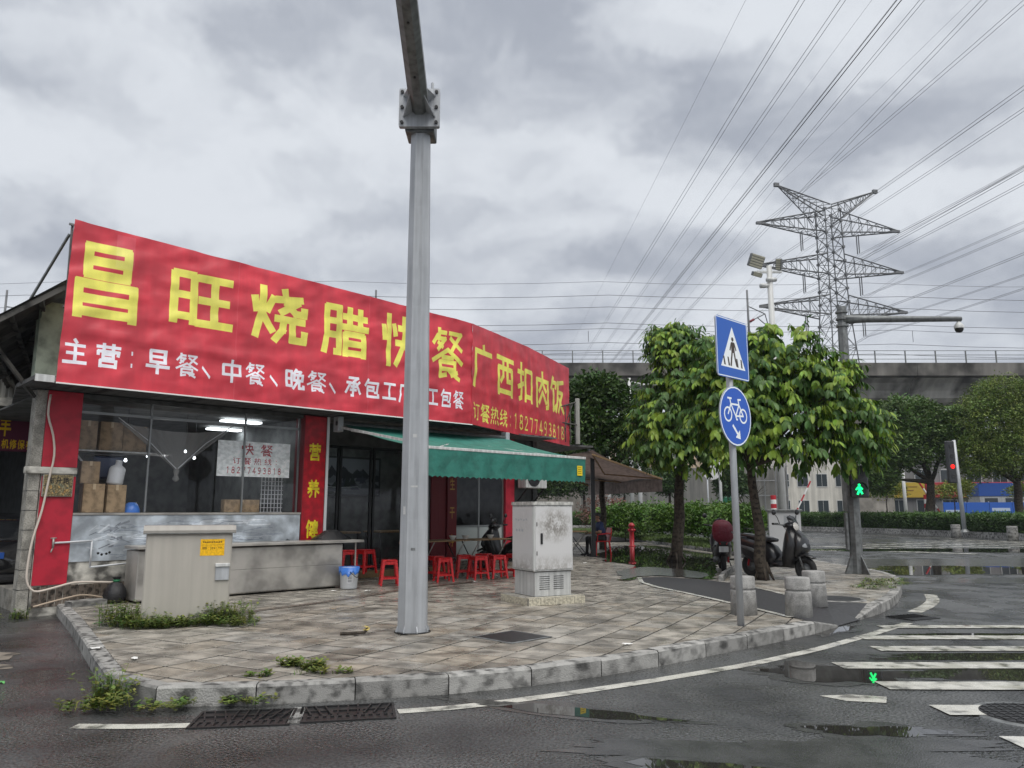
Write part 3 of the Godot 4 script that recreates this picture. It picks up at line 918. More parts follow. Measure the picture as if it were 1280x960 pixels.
func rounded(list: Array) -> PackedVector2Array:
	# a smooth, slightly ragged outline through the points
	var f := FastNoiseLite.new(); f.seed = 3; f.frequency = 1.3
	var p = pts2(list); var o := PackedVector2Array(); var n = p.size()
	for i in n:
		for k in 6:
			var q = p[i].cubic_interpolate(p[(i + 1) % n], p[(i - 1 + n) % n], p[(i + 2) % n], k / 6.0)
			o.append(q + Vector2(f.get_noise_2d(q.x * 1.5, q.y), f.get_noise_2d(q.y, q.x * 1.5 + 40)) * 0.12)
	return o

# ---------------------------------------------------------------- the restaurant
func face(s: SurfaceTool, u0: float, y0: float, u1: float, y1: float, w: float) -> void:
	uvquad(s, Vector3(u0, y0, w), Vector3(u1, y0, w), Vector3(u1, y1, w), Vector3(u0, y1, w))

func span(s: SurfaceTool, u0: float, u1: float, y0: float, y1: float, w0: float, w1: float, ch := 0.0) -> void:
	box(s, Vector3((u0 + u1) / 2, (y0 + y1) / 2, (w0 + w1) / 2), Vector3(u1 - u0, y1 - y0, w1 - w0), Basis(), ch)

func part_box(called: String, m: Material, p: Node, u0: float, u1: float, y0: float, y1: float, w0: float, w1: float, ch := 0.0) -> MeshInstance3D:
	var s := new_st()
	span(s, u0, u1, y0, y1, w0, w1, ch)
	return put(called, s, m, p)

func make_restaurant() -> void:
	var t := thing("restaurant", "single-storey corner restaurant with red pillars, glazed kitchen front and wide dark soffit", "restaurant", CORNER, YAW)
	# floors, back and side walls, ceiling: the rooms behind the glass
	part_box("floor", M.concrete, t, -0.1, 4.4, 0.0, 0.3, -6.0, -0.12)
	part_box("floor", M.brown_tile, t, 4.4, 11.2, 0.0, 0.29, -7.0, -0.86)
	part_box("door_step", M.wood, t, 4.72, 8.3, 0.0, 0.27, -0.86, -0.62)
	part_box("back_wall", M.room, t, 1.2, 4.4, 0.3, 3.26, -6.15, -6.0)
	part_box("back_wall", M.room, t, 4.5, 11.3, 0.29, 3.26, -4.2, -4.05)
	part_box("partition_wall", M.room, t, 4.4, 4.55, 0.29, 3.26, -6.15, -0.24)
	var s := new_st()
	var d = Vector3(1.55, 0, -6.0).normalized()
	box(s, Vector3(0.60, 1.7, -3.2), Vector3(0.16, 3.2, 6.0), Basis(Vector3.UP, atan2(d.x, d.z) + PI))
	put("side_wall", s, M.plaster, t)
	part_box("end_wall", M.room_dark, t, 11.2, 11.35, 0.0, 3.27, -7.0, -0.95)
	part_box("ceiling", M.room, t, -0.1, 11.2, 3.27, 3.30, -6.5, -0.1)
	# corner post of old concrete facing with joints, left of the red pillar
	s = new_st()
	var post := part_box("corner_post", M.concrete, t, -0.25, -0.10, 0.0, 3.27, -0.22, 0.04, 0.01)
	for k in 7:
		part_box("joint", M.black, post, -0.254, -0.096, 0.38 + k * 0.28, 0.386 + k * 0.28, -0.2, 0.044)
	part_box("post_ledge", M.plaster, t, -0.31, 0.37, 2.03, 2.13, -0.02, 0.10, 0.01)
	part_box("red_pillar", M.red_board, t, -0.08, 0.37, 0.43, 2.0, -0.3, 0.05, 0.004)
	part_box("red_pillar", M.red_board, t, -0.10, 0.37, 2.135, 3.27, -0.3, 0.052, 0.004)
	part_box("pillar_core", M.plaster, t, -0.09, 0.365, 0.0, 3.26, -0.29, 0.03)
	# street name plate: stone with carved letters
	var im := picture(256, 160, Color(0.56, 0.5, 0.36))
	for k in 70: fill_disc(im, Vector2(rr(0, 256), rr(70, 160)), rr(3, 14), [Color(0.6, 0.56, 0.42), Color(0.44, 0.4, 0.27), Color(0.72, 0.58, 0.34), Color(0.5, 0.5, 0.4)][k % 4])
	for k in 3: glyph(im, "东升路"[k], Rect2(40 + k * 66, 18, 52, 48), Color(0.09, 0.08, 0.06), 12)
	grime(im, 4, 0.6, 1.1, 0.05)
	var np := part_box("street_name_plate", M.concrete, t, -0.07, 0.33, 1.70, 2.03, 0.03, 0.085, 0.006)
	s = new_st(); face(s, -0.06, 1.71, 0.32, 2.02, 0.087)
	put("name_lettering", s, printed(im, 0.5), np)
	# kitchen front: skirting tiles, plaster, steel panel, ledge, glass
	for k in 44:
		var u = -0.06 + k * 0.1
		if u > 4.1: break
		part_box("skirting_tile", M.brown_tile, t, u + 0.003, u + 0.097, 0.12, 0.42 + rr(-0.004, 0.004), -0.1, 0.036, 0.004)
	part_box("front_plinth", M.plaster, t, 0.37, 4.12, 0.1, 0.74, -0.12, 0.02)
	im = mural_picture()
	var sp := part_box("steel_panel", M.steel, t, 0.371, 4.12, 0.74, 1.43, -0.12, 0.03)
	s = new_st(); face(s, 0.375, 0.745, 4.115, 1.425, 0.033)
	var pm = printed(im, 0.3); pm.metallic = 0.2
	put("panel_film", s, pm, sp)
	part_box("ledge", M.steel, t, 0.372, 4.125, 1.43, 1.465, -0.32, 0.05, 0.004)
	for q in [[0.373, 1.44], [1.44, 2.55], [2.55, 3.05], [3.05, 4.12]]:
		part_box("window_pane", M.pane, t, q[0] + 0.02, q[1] - 0.01, 1.47, 3.2, -0.112, -0.106)
	for u in [0.39, 1.44, 3.05, 4.10]:
		part_box("window_frame", M.frame, t, u - 0.014, u + 0.014, 1.47, 3.25, -0.125, -0.09)
	part_box("window_rail", M.frame, t, 0.4, 4.1, 2.98, 3.02, -0.13, -0.09)
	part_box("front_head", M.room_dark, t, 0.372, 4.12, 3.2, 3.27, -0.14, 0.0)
	# red column with gold letters
	var col := part_box("red_column", M.dark_red, t, 4.13, 4.60, 0.1, 3.26, -0.3, 0.04, 0.004)
	im = picture(128, 800, Color(0.66, 0.06, 0.13))
	for k in 3: glyph(im, "营养健"[k], Rect2(27, [128, 309, 503][k], 74, 88), Color(0.88, 0.80, 0.16), 13)
	grime(im, 8, 0.86, 1.08, 0.02)
	s = new_st(); face(s, 4.145, 0.2, 4.585, 3.24, 0.043)
	put("column_lettering", s, printed(im, 0.45), col)
	part_box("column_edge", M.white_plastic, t, 4.605, 4.66, 0.1, 3.26, -0.3, 0.045, 0.004)
	# recessed doors of the dining room
	part_box("door_jamb", M.frame, t, 4.66, 4.72, 0.29, 3.2, -1.06, -0.3)
	for q in [[4.74, 5.52], [5.54, 6.32], [6.36, 7.14], [7.16, 7.9]]:
		var dr := part_box("glass_door", M.pane, t, q[0] + 0.04, q[1] - 0.04, 0.34, 2.78, -1.0, -0.992)
		for e in [[q[0], q[0] + 0.045, 0.29, 2.83], [q[1] - 0.045, q[1], 0.29, 2.83], [q[0] + 0.045, q[1] - 0.045, 0.29, 0.37], [q[0] + 0.045, q[1] - 0.045, 2.77, 2.83]]:
			part_box("door_frame", M.black, dr, e[0], e[1], e[2], e[3], -1.02, -0.975)
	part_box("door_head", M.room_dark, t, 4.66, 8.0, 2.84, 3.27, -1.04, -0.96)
	part_box("dark_red_panel", M.dark_red, t, 7.92, 8.14, 0.29, 3.27, -1.06, -0.96)
	part_box("dark_red_panel", M.dark_red, t, 8.15, 8.35, 0.29, 3.27, -1.06, -0.97)
	col = part_box("gold_lettered_column", M.dark_red, t, 8.37, 8.65, 0.15, 3.27, -1.1, -0.93, 0.004)
	im = picture(96, 800, Color(0.42, 0.05, 0.08))
	for k in 3: glyph(im, "生干净"[k], Rect2(20, [262, 432, 600][k], 56, 74), Color(0.72, 0.56, 0.22), 10)
	s = new_st(); face(s, 8.38, 0.2, 8.64, 3.24, -0.927)
	put("column_lettering", s, printed(im, 0.5), col)
	part_box("dining_window_pane", M.pane, t, 8.67, 10.18, 1.15, 3.1, -1.02, -1.012)
	part_box("frosted_pane", mat(lin(0.42, 0.46, 0.45), 0.35), t, 8.67, 10.18, 0.35, 1.13, -1.03, -1.015)
	for u in [8.66, 9.4, 10.19]:
		part_box("dining_window_frame", M.frame, t, u - 0.02, u + 0.02, 0.3, 3.2, -1.05, -1.0)
	part_box("dining_window_rail", M.frame, t, 8.68, 10.17, 1.125, 1.155, -1.05, -0.995)
	part_box("red_end_column", M.red_board, t, 10.22, 10.52, 0.15, 3.27, -1.1, -0.93, 0.004)
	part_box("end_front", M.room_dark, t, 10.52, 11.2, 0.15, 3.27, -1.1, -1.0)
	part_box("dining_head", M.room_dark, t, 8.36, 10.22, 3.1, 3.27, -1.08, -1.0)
	part_box("dining_plinth", M.brown_tile, t, 8.36, 10.22, 0.1, 0.35, -1.08, -0.99)
	# soffit of the canopy that follows the sign, ribbed sheet above a dark ceiling
	var out := PackedVector2Array()
	var near_edge = [Vector2(-0.46, 0.86), Vector2(7.5, 0.86)]
	var bend = F(7.505, 0, 0.88)
	var u2 = Vector2(sin(deg_to_rad(23.8)), -cos(deg_to_rad(23.8)))
	var e2 = Vector2(bend.x, bend.z) + u2 * 7.1 + Vector2(0.35, 0.1)
	var inv = Transform3D(Basis(Vector3.UP, deg_to_rad(YAW)), CORNER).affine_inverse()
	var le = inv * Vector3(e2.x, 0, e2.y)
	var w2 = Vector2(bend.x, bend.z) + u2 * 6.12 + Vector2(-0.24, -0.11)
	var lw = inv * Vector3(w2.x, 0, w2.y)
	var lb = inv * (bend + Vector3(-0.24, 0, -0.11))
	out = PackedVector2Array([near_edge[0], Vector2(lb.x - 0.15, 0.80), Vector2(lw.x, lw.z), Vector2(le.x, le.z), Vector2(le.x + 0.6, le.z - 2.2), Vector2(11.5, -7.2), Vector2(0.6, -6.3), Vector2(-0.46, -0.3)])
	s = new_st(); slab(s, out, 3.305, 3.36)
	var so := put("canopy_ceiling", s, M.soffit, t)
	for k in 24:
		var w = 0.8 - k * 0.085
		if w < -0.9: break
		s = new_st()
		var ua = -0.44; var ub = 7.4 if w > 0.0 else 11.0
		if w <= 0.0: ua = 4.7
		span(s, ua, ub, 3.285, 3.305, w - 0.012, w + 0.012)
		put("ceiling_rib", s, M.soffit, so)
	s = new_st()
	span(s, -0.47, -0.23, 3.27, 3.37, 0.86, 0.885); span(s, -0.23, 7.45, 3.29, 3.35, 0.83, 0.86)
	put("canopy_edge", s, M.white_metal, t)
	# upper front wall and lean-to roof on the left
	part_box("upper_wall", M.green_wall, t, -0.3, 7.0, 3.36, 4.35, -0.2, 0.0)
	part_box("gable_wall", M.green_wall, t, -0.28, 0.6, 4.35, 4.62, -0.19, -0.01)
	s = new_st(true)
	var nx := 60
	var sec = func(v: float, q: int) -> Vector3:
		# v runs from the ridge out over the lane, q along the building
		var w = 0.74 - 6.0 * float(q) / nx
		return Vector3(lerpf(-0.17, -1.25, v) + 0.27 * (0.74 - w), lerpf(4.80, 3.92, v) + 0.022 * sin(q * PI / 2.0) - 0.03 * sin(v * 2.2), w)
	for q in nx:
		for v in 6:
			var a = sec.call(v / 6.0, q); var b = sec.call((v + 1) / 6.0, q)
			var c = sec.call((v + 1) / 6.0, q + 1); var dd = sec.call(v / 6.0, q + 1)
			quad(s, b, a, dd, c)
			quad(s, b + Vector3(0, 0.012, 0), c + Vector3(0, 0.012, 0), dd + Vector3(0, 0.012, 0), a + Vector3(0, 0.012, 0))
	var rf := put("lean_to_roof", s, M.rust_sheet, t)
	s = new_st()
	for q in [0.68, -0.5, -1.8, -3.2]:
		beam(s, Vector3(-0.17 + 0.27 * (0.74 - q), 4.72, q), Vector3(-1.25 + 0.27 * (0.74 - q), 3.84, q), 0.05, 0.07)
	put("rafter", s, M.rust_sheet, rf)
	s = new_st()
	for q in [[-0.45, 4.50], [-0.8, 4.22], [-1.12, 3.96]]:
		beam(s, Vector3(q[0], q[1] - 0.02, 0.66), Vector3(q[0] + 0.27 * 5.5, q[1] - 0.02, -4.84), 0.06, 0.05)
	put("purlin", s, M.rust_sheet, rf)
	s = new_st()
	beam(s, Vector3(-1.0, 3.95, 0.3), Vector3(-0.27, 3.15, 0.0), 0.05, 0.05)
	put("roof_brace", s, M.rust_sheet, rf)
	s = new_st()
	span(s, -0.1, 8.4, 4.3, 4.4, -6.5, -0.25)
	put("flat_roof", s, M.rust_sheet, t)
	# shelves in the kitchen window
	var sh := part_box("window_shelf", M.white_metal, t, 0.4, 1.9, 2.42, 2.445, -0.75, -0.35)
	s = new_st(); beam(s, Vector3(0.42, 2.42, -0.4), Vector3(0.8, 1.95, -0.4), 0.02, 0.03)
	put("shelf_bracket", s, M.white_metal, sh)
	part_box("window_shelf", M.black, t, 0.4, 4.1, 1.40, 1.43, -1.2, -0.33)
	part_box("kitchen_hatch", M.black, t, 1.3, 3.9, 1.2, 1.28, -2.6, -2.0)
	# ceiling lamps: lit panels with light of their own
	for q in [[F(3.62, 3.2, -1.55), 0.75, 0.25], [F(4.0, 3.2, -3.2), 0.7, 0.22], [F(7.2, 3.2, -2.6), 0.7, 0.22]]:
		var c = t.transform.affine_inverse() * q[0]
		var lp := part_box("ceiling_lamp", M.lamp, t, c.x - q[1] / 2, c.x + q[1] / 2, 3.20, 3.235, c.z - q[2] / 2, c.z + q[2] / 2)
		var al := AreaLight3D.new()
		al.name = "lamp_glow"
		al.area_size = Vector2(q[1], q[2])
		al.light_energy = 0.24
		al.light_color = Color(0.93, 0.97, 1.0)
		al.shadow_enabled = true
		al.rotation_degrees.x = -90
		al.position = Vector3(c.x, 3.195, c.z)
		lp.add_child(al)
	for q in [[1.53, 2.37, -1.5], [1.9, 2.46, -1.5], [2.56, 2.58, -1.5], [2.73, 2.47, -1.5]]:
		s = new_st(true)
		lathe(s, [Vector2(0, -0.03), Vector2(0.022, -0.02), Vector2(0.028, 0.0), Vector2(0.015, 0.03), Vector2(0, 0.035)], 10, Vector3(q[0], q[1], q[2]))
		var bulb := put("lamp_bulb", s, M.lamp, t)
		s = new_st(); bar(s, Vector3(q[0], q[1] + 0.05, q[2]), Vector3(q[0], 3.27, q[2]), 0.006)
		put("lamp_cord", s, M.black, bulb)
	var om := OmniLight3D.new()
	om.name = "bulb_light"; om.light_energy = 0.06; om.omni_range = 30.0; om.omni_attenuation = 2.0; om.shadow_enabled = true
	om.position = Vector3(2.15, 2.3, -1.4)
	t.add_child(om)

func mural_picture() -> Image:
	var im := picture(1024, 192, Color(0.72, 0.75, 0.78))
	var r := RandomNumberGenerator.new(); r.seed = 12
	for k in 46:
		# flowing water lines in grey and white
		var p = []; var y = r.randf_range(30, 175); var x = r.randf_range(60, 620); var ph = r.randf() * 6
		for i in 16:
			p.append(Vector2(x + i * r.randf_range(14, 22), y + sin(i * 0.5 + ph) * 10 - i * 0.9))
			x += 1
		stroke(im, p, r.randf_range(1.2, 4.5), [Color(0.86, 0.88, 0.9), Color(0.58, 0.61, 0.65), Color(0.78, 0.81, 0.84), Color(0.64, 0.67, 0.71)][k % 4])
	for k in 26:
		var c = Vector2(r.randf_range(60, 190), r.randf_range(40, 150)); var a = r.randf_range(-0.9, 0.5)
		stroke(im, [c, c + Vector2(cos(a), sin(a)) * r.randf_range(15, 60)], r.randf_range(3, 9), [Color(0.5, 0.52, 0.55), Color(0.82, 0.84, 0.86), Color(0.58, 0.6, 0.63)][k % 3])
	for q in [[108, 160], [122, 166], [140, 163], [152, 158]]: fill_disc(im, Vector2(q[0], q[1]), 5, Color(0.12, 0.12, 0.13))
	fill_poly(im, [Vector2(905, 190), Vector2(960, 120), Vector2(1015, 150), Vector2(1010, 190)], Color(0.4, 0.42, 0.45))
	grime(im, 31, 0.8, 1.12, 0.008)
	return im

func make_banner() -> void:
	var t := thing("shop_banner", "long red banner with big yellow and small white lettering over the restaurant front", "banner", CORNER, YAW)
	# left sheet
	var w0 = -0.22; var w1 = 7.5; var y0 = 3.275
	var W := 2048; var H := 620
	var red = Color(0.775, 0.225, 0.275); var yel = Color(0.90, 0.875, 0.40); var wh = Color(0.9, 0.9, 0.93)
	var im := picture(W, H, red)
	var ht = 2.42
	var kx = W / (w1 - w0); var ky = H / ht
	var pl = func(a: float, b: float, top: float, bot: float) -> Rect2:
		return Rect2((a - w0) * kx, (y0 + ht - top) * ky, (b - a) * kx, (top - bot) * ky)
	# each character's place along and up the sheet, in metres
	var row = ["昌", -0.17, 0.87, 5.44, 4.26, "旺", 1.24, 2.27, 5.36, 4.34, "烧", 2.59, 3.63, 5.36, 4.34, "腊", 3.94, 4.91, 5.27, 4.28, "快", 5.21, 6.05, 5.30, 4.24, "餐", 6.40, 7.27, 5.22, 4.14]
	for i in range(0, row.size(), 5): glyph(im, row[i], pl.call(row[i + 1], row[i + 2], row[i + 3], row[i + 4]), yel, 8.6 if row[i] == "餐" else 12.5)
	row = ["主", -0.17, 0.16, "营", 0.26, 0.61, "：", 0.66, 0.86, "早", 0.95, 1.33, "餐", 1.39, 1.76, "、", 1.78, 1.98, "中", 2.13, 2.48, "餐", 2.53, 2.89, "、", 2.94, 3.14, "晚", 3.25, 3.62, "餐", 3.66, 4.06, "、", 4.08, 4.28, "承", 4.44, 4.78, "包", 4.85, 5.19, "工", 5.25, 5.57, "厂", 5.63, 5.92, "员", 5.98, 6.28, "工", 6.34, 6.60, "包", 6.66, 6.94, "餐", 6.98, 7.27]
	for i in range(0, row.size(), 3): glyph(im, row[i], pl.call(row[i + 1], row[i + 2], 3.94, 3.56), wh, 8.5 if row[i] == "餐" else 13.0)
	# a faded patch and the creases of the cloth
	banner_wear(im, 17)
	var top_l = 5.72; var top_r = 5.44
	sheet_of(t, "banner_sheet", im, [Vector2(-0.22, 3.275), Vector2(7.5, 3.275), Vector2(7.5, top_r), Vector2(-0.15, top_l)], Rect2(w0, y0, w1 - w0, ht), 0.9, 0.0, Vector3.ZERO, 0.12)
	# right sheet, turned with the corner
	var r := Node3D.new()
	r.name = "banner_wing"
	W = 1536; H = 580
	im = picture(W, H, red)
	kx = W / 6.1; ky = H / 2.24
	var pr = func(a: float, b: float, top: float, bot: float) -> Rect2:
		return Rect2(a * kx, (3.27 + 2.24 - top) * ky, (b - a) * kx, (top - bot) * ky)
	row = ["广", 0.03, 1.01, "西", 1.18, 2.21, "扣", 2.40, 3.37, "肉", 3.53, 4.54, "饭", 4.60, 5.66]
	for i in range(0, row.size(), 3): glyph(im, row[i], pr.call(row[i + 1], row[i + 2], 5.08, 4.08), yel, 11.5)
	row = ["订", 0.05, 0.35, "餐", 0.40, 0.85, "热", 0.90, 1.34, "线", 1.38, 1.80, "：", 1.84, 2.1]
	for i in range(0, row.size(), 3): glyph(im, row[i], pr.call(row[i + 1], row[i + 2], 3.78, 3.37), yel, 9.5)
	var num = "18277493818"
	for i in 11: glyph(im, num[i], pr.call(2.17 + i * 0.322, 2.17 + i * 0.322 + 0.25, 3.79, 3.40), yel, 11.5)
	banner_wear(im, 27)
	var b = t.transform.affine_inverse() * Vector3(-0.836, 0, -15.976)
	sheet_of(t, "banner_wing_sheet", im, [Vector2(-0.02, 3.275), Vector2(6.08, 3.275), Vector2(6.08, 5.50), Vector2(3.0, 5.53), Vector2(-0.02, 5.44)], Rect2(0, 3.27, 6.1, 2.24), 0.0, 22.2, b, 0.0)
	# frame and stays behind the cloth
	for k in 9:
		var u = -0.15 + k * 0.95
		var s := new_st()
		beam(s, Vector3(u, 3.28, 0.80), Vector3(u, 5.66 - 0.036 * (u + 0.15), 0.68), 0.03, 0.03)
		put("frame_upright", s, M.galv_dark, t)
		s = new_st()
		beam(s, Vector3(u - 0.02, 5.52, 0.66), Vector3(u - 0.3, 4.55, -0.2), 0.03, 0.03)
		put("frame_stay", s, M.galv_dark, t)
	for q in [[3.29, 0.83, 3.29], [4.4, 0.77, 4.4], [5.66, 0.71, 5.38]]:
		var s := new_st()
		beam(s, Vector3(-0.2, q[0], q[1]), Vector3(7.5, q[2], q[1]), 0.03, 0.03)
		put("frame_rail", s, M.galv_dark, t)
	var s := new_st()
	beam(s, Vector3(-0.22, 3.268, 0.912), Vector3(7.5, 3.268, 0.912), 0.014, 0.02)
	put("white_hem", s, M.tape_white, t)

func banner_wear(im: Image, seed_: int) -> void:
	grime(im, seed_, 0.96, 1.04, 0.012, 0.12)
	grime(im, seed_ + 1, 0.93, 1.07, 0.004)
	# welded seams and one sun-bleached strip
	var w = im.get_width(); var h = im.get_height()
	for x in [w / 3, w * 2 / 3]:
		for y in h:
			for k in 3: im.set_pixel(x + k, y, im.get_pixel(x + k, y).lightened(0.10))
	if seed_ == 17:
		for y in range(14, 150):
			for x in range(176, 246): im.set_pixel(x, y, im.get_pixel(x, y).lightened(0.10))

func sheet_of(t: Node3D, called: String, im: Image, outline: Array, r: Rect2, w: float, turn: float, at: Vector3, lean: float) -> void:
	# cloth as a fine net, slightly uneven between the frame's rails
	var s := new_st(true)
	var n := FastNoiseLite.new(); n.seed = 7; n.frequency = 0.9; n.fractal_octaves = 3
	var nx := 130; var ny := 40
	var pts = []
	for j in ny + 1:
		var v = float(j) / ny
		for i in nx + 1:
			var u = float(i) / nx
			var lo = outline[0].lerp(outline[1], u)
			var hi: Vector2
			if outline.size() == 5:
				hi = outline[4].lerp(outline[3], u * 2) if u < 0.5 else outline[3].lerp(outline[2], u * 2 - 1)
			else: hi = outline[3].lerp(outline[2], u)
			var p = lo.lerp(hi, v)
			var sag = 0.006 * sin(u * 61.0 + v * 2.0) + n.get_noise_2d(p.x * 1.4, p.y * 3.0) * 0.040 + 0.010 * sin(p.x * 11.0 + p.y * 5.0 + 6.0 * n.get_noise_2d(p.x * 0.5, p.y)) * maxf(0.0, n.get_noise_2d(p.x * 0.7 + 9.0, p.y * 0.7) * 2.0)
			# slack folds near the lower edge
			sag += 0.028 * exp(-pow((p.y - 4.05 + p.x * 0.02) / 0.07, 2.0)) * (0.5 + n.get_noise_2d(p.x * 0.8, 3))
			sag *= 0.3 if turn > 0.0 else 0.75
			pts.append([Vector3(p.x, p.y, w + sag - lean * v * (1.0 - u)), Vector2((p.x - r.position.x) / r.size.x, 1.0 - (p.y - r.position.y) / r.size.y)])
	for j in ny:
		for i in nx:
			var a = pts[j * (nx + 1) + i]; var b = pts[j * (nx + 1) + i + 1]; var c = pts[(j + 1) * (nx + 1) + i + 1]; var d = pts[(j + 1) * (nx + 1) + i]
			for q in [a, c, b, a, d, c]:
				s.set_uv(q[1]); s.add_vertex(q[0])
	var m = printed(im, 0.42, 0.12)
	m.metallic_specular = 0.5
	var o := put(called, s, m, t)
	o.position = at
	o.rotation_degrees.y = turn

func make_awnings() -> void:
	# green folding-arm awning over the tables
	var t := thing("green_awning", "green cloth folding-arm awning with a scalloped valance over the tables", "awning", CORNER, YAW)
	var s := new_st(true)
	var nu := 30; var nv := 8
	var P = func(i: int, j: int) -> Vector3:
		var u = lerpf(4.92, 9.16, float(i) / nu); var v = float(j) / nv
		var ub = lerpf(4.85, 9.2, float(i) / nu)
		return Vector3(lerpf(ub, u, v), lerpf(3.12, 2.56, v) - 0.05 * sin(PI * v) - 0.012 * sin(i * 2.1) * v, lerpf(0.2, 2.55, v))
	for i in nu:
		for j in nv:
			quad(s, P.call(i, j + 1), P.call(i + 1, j + 1), P.call(i + 1, j), P.call(i, j))
	put("canopy", s, M.green_cloth, t)
	s = new_st(true)
	var nn := 132
	for i in nn:
		var ua = lerpf(5.03, 9.17, float(i) / nn); var ub = lerpf(5.03, 9.17, float(i + 1) / nn)
		var ya = 2.06 + 0.028 * absf(sin(i * PI / 4.0)); var yb = 2.06 + 0.028 * absf(sin((i + 1) * PI / 4.0))
		var za = 2.57 + 0.02 * sin(i * 0.37); var zb = 2.57 + 0.02 * sin((i + 1) * 0.37)
		quad(s, Vector3(ua, 2.3, (2.57 + za) / 2), Vector3(ub, 2.3, (2.57 + zb) / 2), Vector3(ub, 2.55, 2.57), Vector3(ua, 2.55, 2.57))
		quad(s, Vector3(ua, ya, za), Vector3(ub, yb, zb), Vector3(ub, 2.3, (2.57 + zb) / 2), Vector3(ua, 2.3, (2.57 + za) / 2))
	var va := put("valance", s, M.green_cloth, t)
	var im := picture(64, 72, Color(0.88, 0.78, 0.14))
	for y in [14, 28, 42, 56]: stroke(im, [Vector2(10, y), Vector2(52, y)], 4, Color(0.45, 0.38, 0.1))
	s = new_st(); face(s, 8.87, 2.2, 9.03, 2.4, 2.60)
	tag(put("yellow_label", s, printed(im), va), "small yellow label")
	s = new_st(); beam(s, Vector3(4.98, 2.565, 2.56), Vector3(9.18, 2.565, 2.56), 0.035, 0.05, 0.006)
	put("front_bar", s, M.white_metal, t)
	s = new_st(true); bar(s, Vector3(4.72, 3.14, 0.18), Vector3(9.24, 3.14, 0.18), 0.05, 12)
	put("roller", s, M.galv_dark, t)
	for q in [4.78, 9.18]:
		part_box("bracket", M.galv, t, q - 0.06, q + 0.06, 2.98, 3.27, 0.06, 0.24, 0.01)
	for q in [[5.0, 6.6, 5.25], [9.1, 7.6, 8.9]]:
		s = new_st()
		beam(s, Vector3(q[0], 3.02, 0.25), Vector3(q[1], 2.78, 1.3), 0.035, 0.05)
		beam(s, Vector3(q[1], 2.78, 1.3), Vector3(q[2], 2.54, 2.5), 0.03, 0.045)
		put("folding_arm", s, M.white_metal, t)
	s = new_st(); beam(s, Vector3(4.8, 3.06, 0.22), Vector3(5.0, 2.62, 2.5), 0.03, 0.045)
	put("side_arm", s, M.white_metal, t)
	# brown awning at the far end of the building
	var A = Vector3(2.30, 3.2, -22.0); var D = Vector3(0.55, 3.2, -28.0); var B = Vector3(4.66, 2.5, -24.0); var C = Vector3(2.95, 2.5, -29.9)
	t = thing("brown_awning", "brown cloth awning held up by thin arms at the far end of the restaurant", "awning", Vector3(2.3, 0, -23))
	var off = Vector3(2.3, 0, -23)
	s = new_st(true)
	for i in 14:
		for j in 6:
			var g = func(a: float, b: float) -> Vector3:
				return A.lerp(D, a).lerp(B.lerp(C, a), b) - off - Vector3(0, 0.10 * sin(PI * b) + 0.03 * sin(a * 17.0) * b, 0)
			quad(s, g.call(i / 14.0, j / 6.0), g.call(i / 14.0, (j + 1) / 6.0), g.call((i + 1) / 14.0, (j + 1) / 6.0), g.call((i + 1) / 14.0, j / 6.0))
	put("canopy", s, M.brown_cloth, t)
	s = new_st(true)
	for i in 40:
		var a = B.lerp(C, i / 40.0) - off; var b = B.lerp(C, (i + 1) / 40.0) - off
		var ha = Vector3(0.02 * sin(i * 0.9), -0.42, 0); var hb = Vector3(0.02 * sin((i + 1) * 0.9), -0.42, 0)
		quad(s, a + ha, b + hb, b, a)
	put("valance", s, M.brown_cloth, t)
	for q in [0.0, 0.5, 1.0]:
		s = new_st()
		var a = A.lerp(D, q) - off - Vector3(0, 0.12, 0); var b = B.lerp(C, q) - off - Vector3(0, 0.04, 0)
		beam(s, a, b, 0.035, 0.05)
		if q < 1.0:
			var k = A.lerp(D, q + 0.3).lerp(B.lerp(C, q + 0.3), 0.5) - off - Vector3(0, 0.2, 0)
			beam(s, a, k, 0.03, 0.04); beam(s, k, b, 0.03, 0.04)
		put("folding_arm", s, M.wood, t)
	s = new_st(); beam(s, B - off, C - off, 0.05, 0.05)
	put("front_bar", s, M.galv_dark, t)
	t = thing("canopy_post", "black steel post at the far corner of the restaurant canopy", "post", Vector3(2.42, PAVE, -23.2))
	s = new_st()
	span(s, -0.06, 0.06, 0.0, 3.15, -0.06, 0.06, 0.008)
	put("post", s, M.black, t)
	s = new_st(); span(s, -0.13, 0.13, 0.0, 0.02, -0.13, 0.13)
	put("base_plate", s, M.iron, t)
	# iron frame on the roof end
	t = thing("roof_fence", "rusty iron frame with a white end post standing on the canopy roof", "fence", Vector3(1.9, 3.37, -22.0), 62.0)
	for k in 5:
		s = new_st(); bar(s, Vector3(-1.6 + k * 0.35, 0, 0), Vector3(-1.6 + k * 0.35, 0.85 + k * 0.09, 0), 0.02, 5)
		put("upright", s, M.rust_sheet, t)
	s = new_st(); bar(s, Vector3(-1.6, 0.85, 0), Vector3(-0.15, 1.2, 0), 0.02, 5); bar(s, Vector3(-1.6, 0.5, 0), Vector3(-0.1, 0.55, 0), 0.02, 5); bar(s, Vector3(-1.2, 0.05, 0), Vector3(-0.4, 1.1, 0), 0.015, 5)
	put("rail", s, M.rust_sheet, t)
	s = new_st(); span(s, -0.08, 0.02, 0, 1.32, -0.05, 0.05, 0.005)
	put("white_post", s, M.pale_sheet, t)
	# air conditioner on the end of the front
	t = front_thing("air_conditioner", "grey air conditioner unit on a bracket at the end of the shop front", "air conditioner", 10.95, 2.05, -0.72)
	s = new_st(); span(s, -0.38, 0.38, 0.0, 0.52, -0.15, 0.15, 0.015); put("case", s, M.white_metal, t)
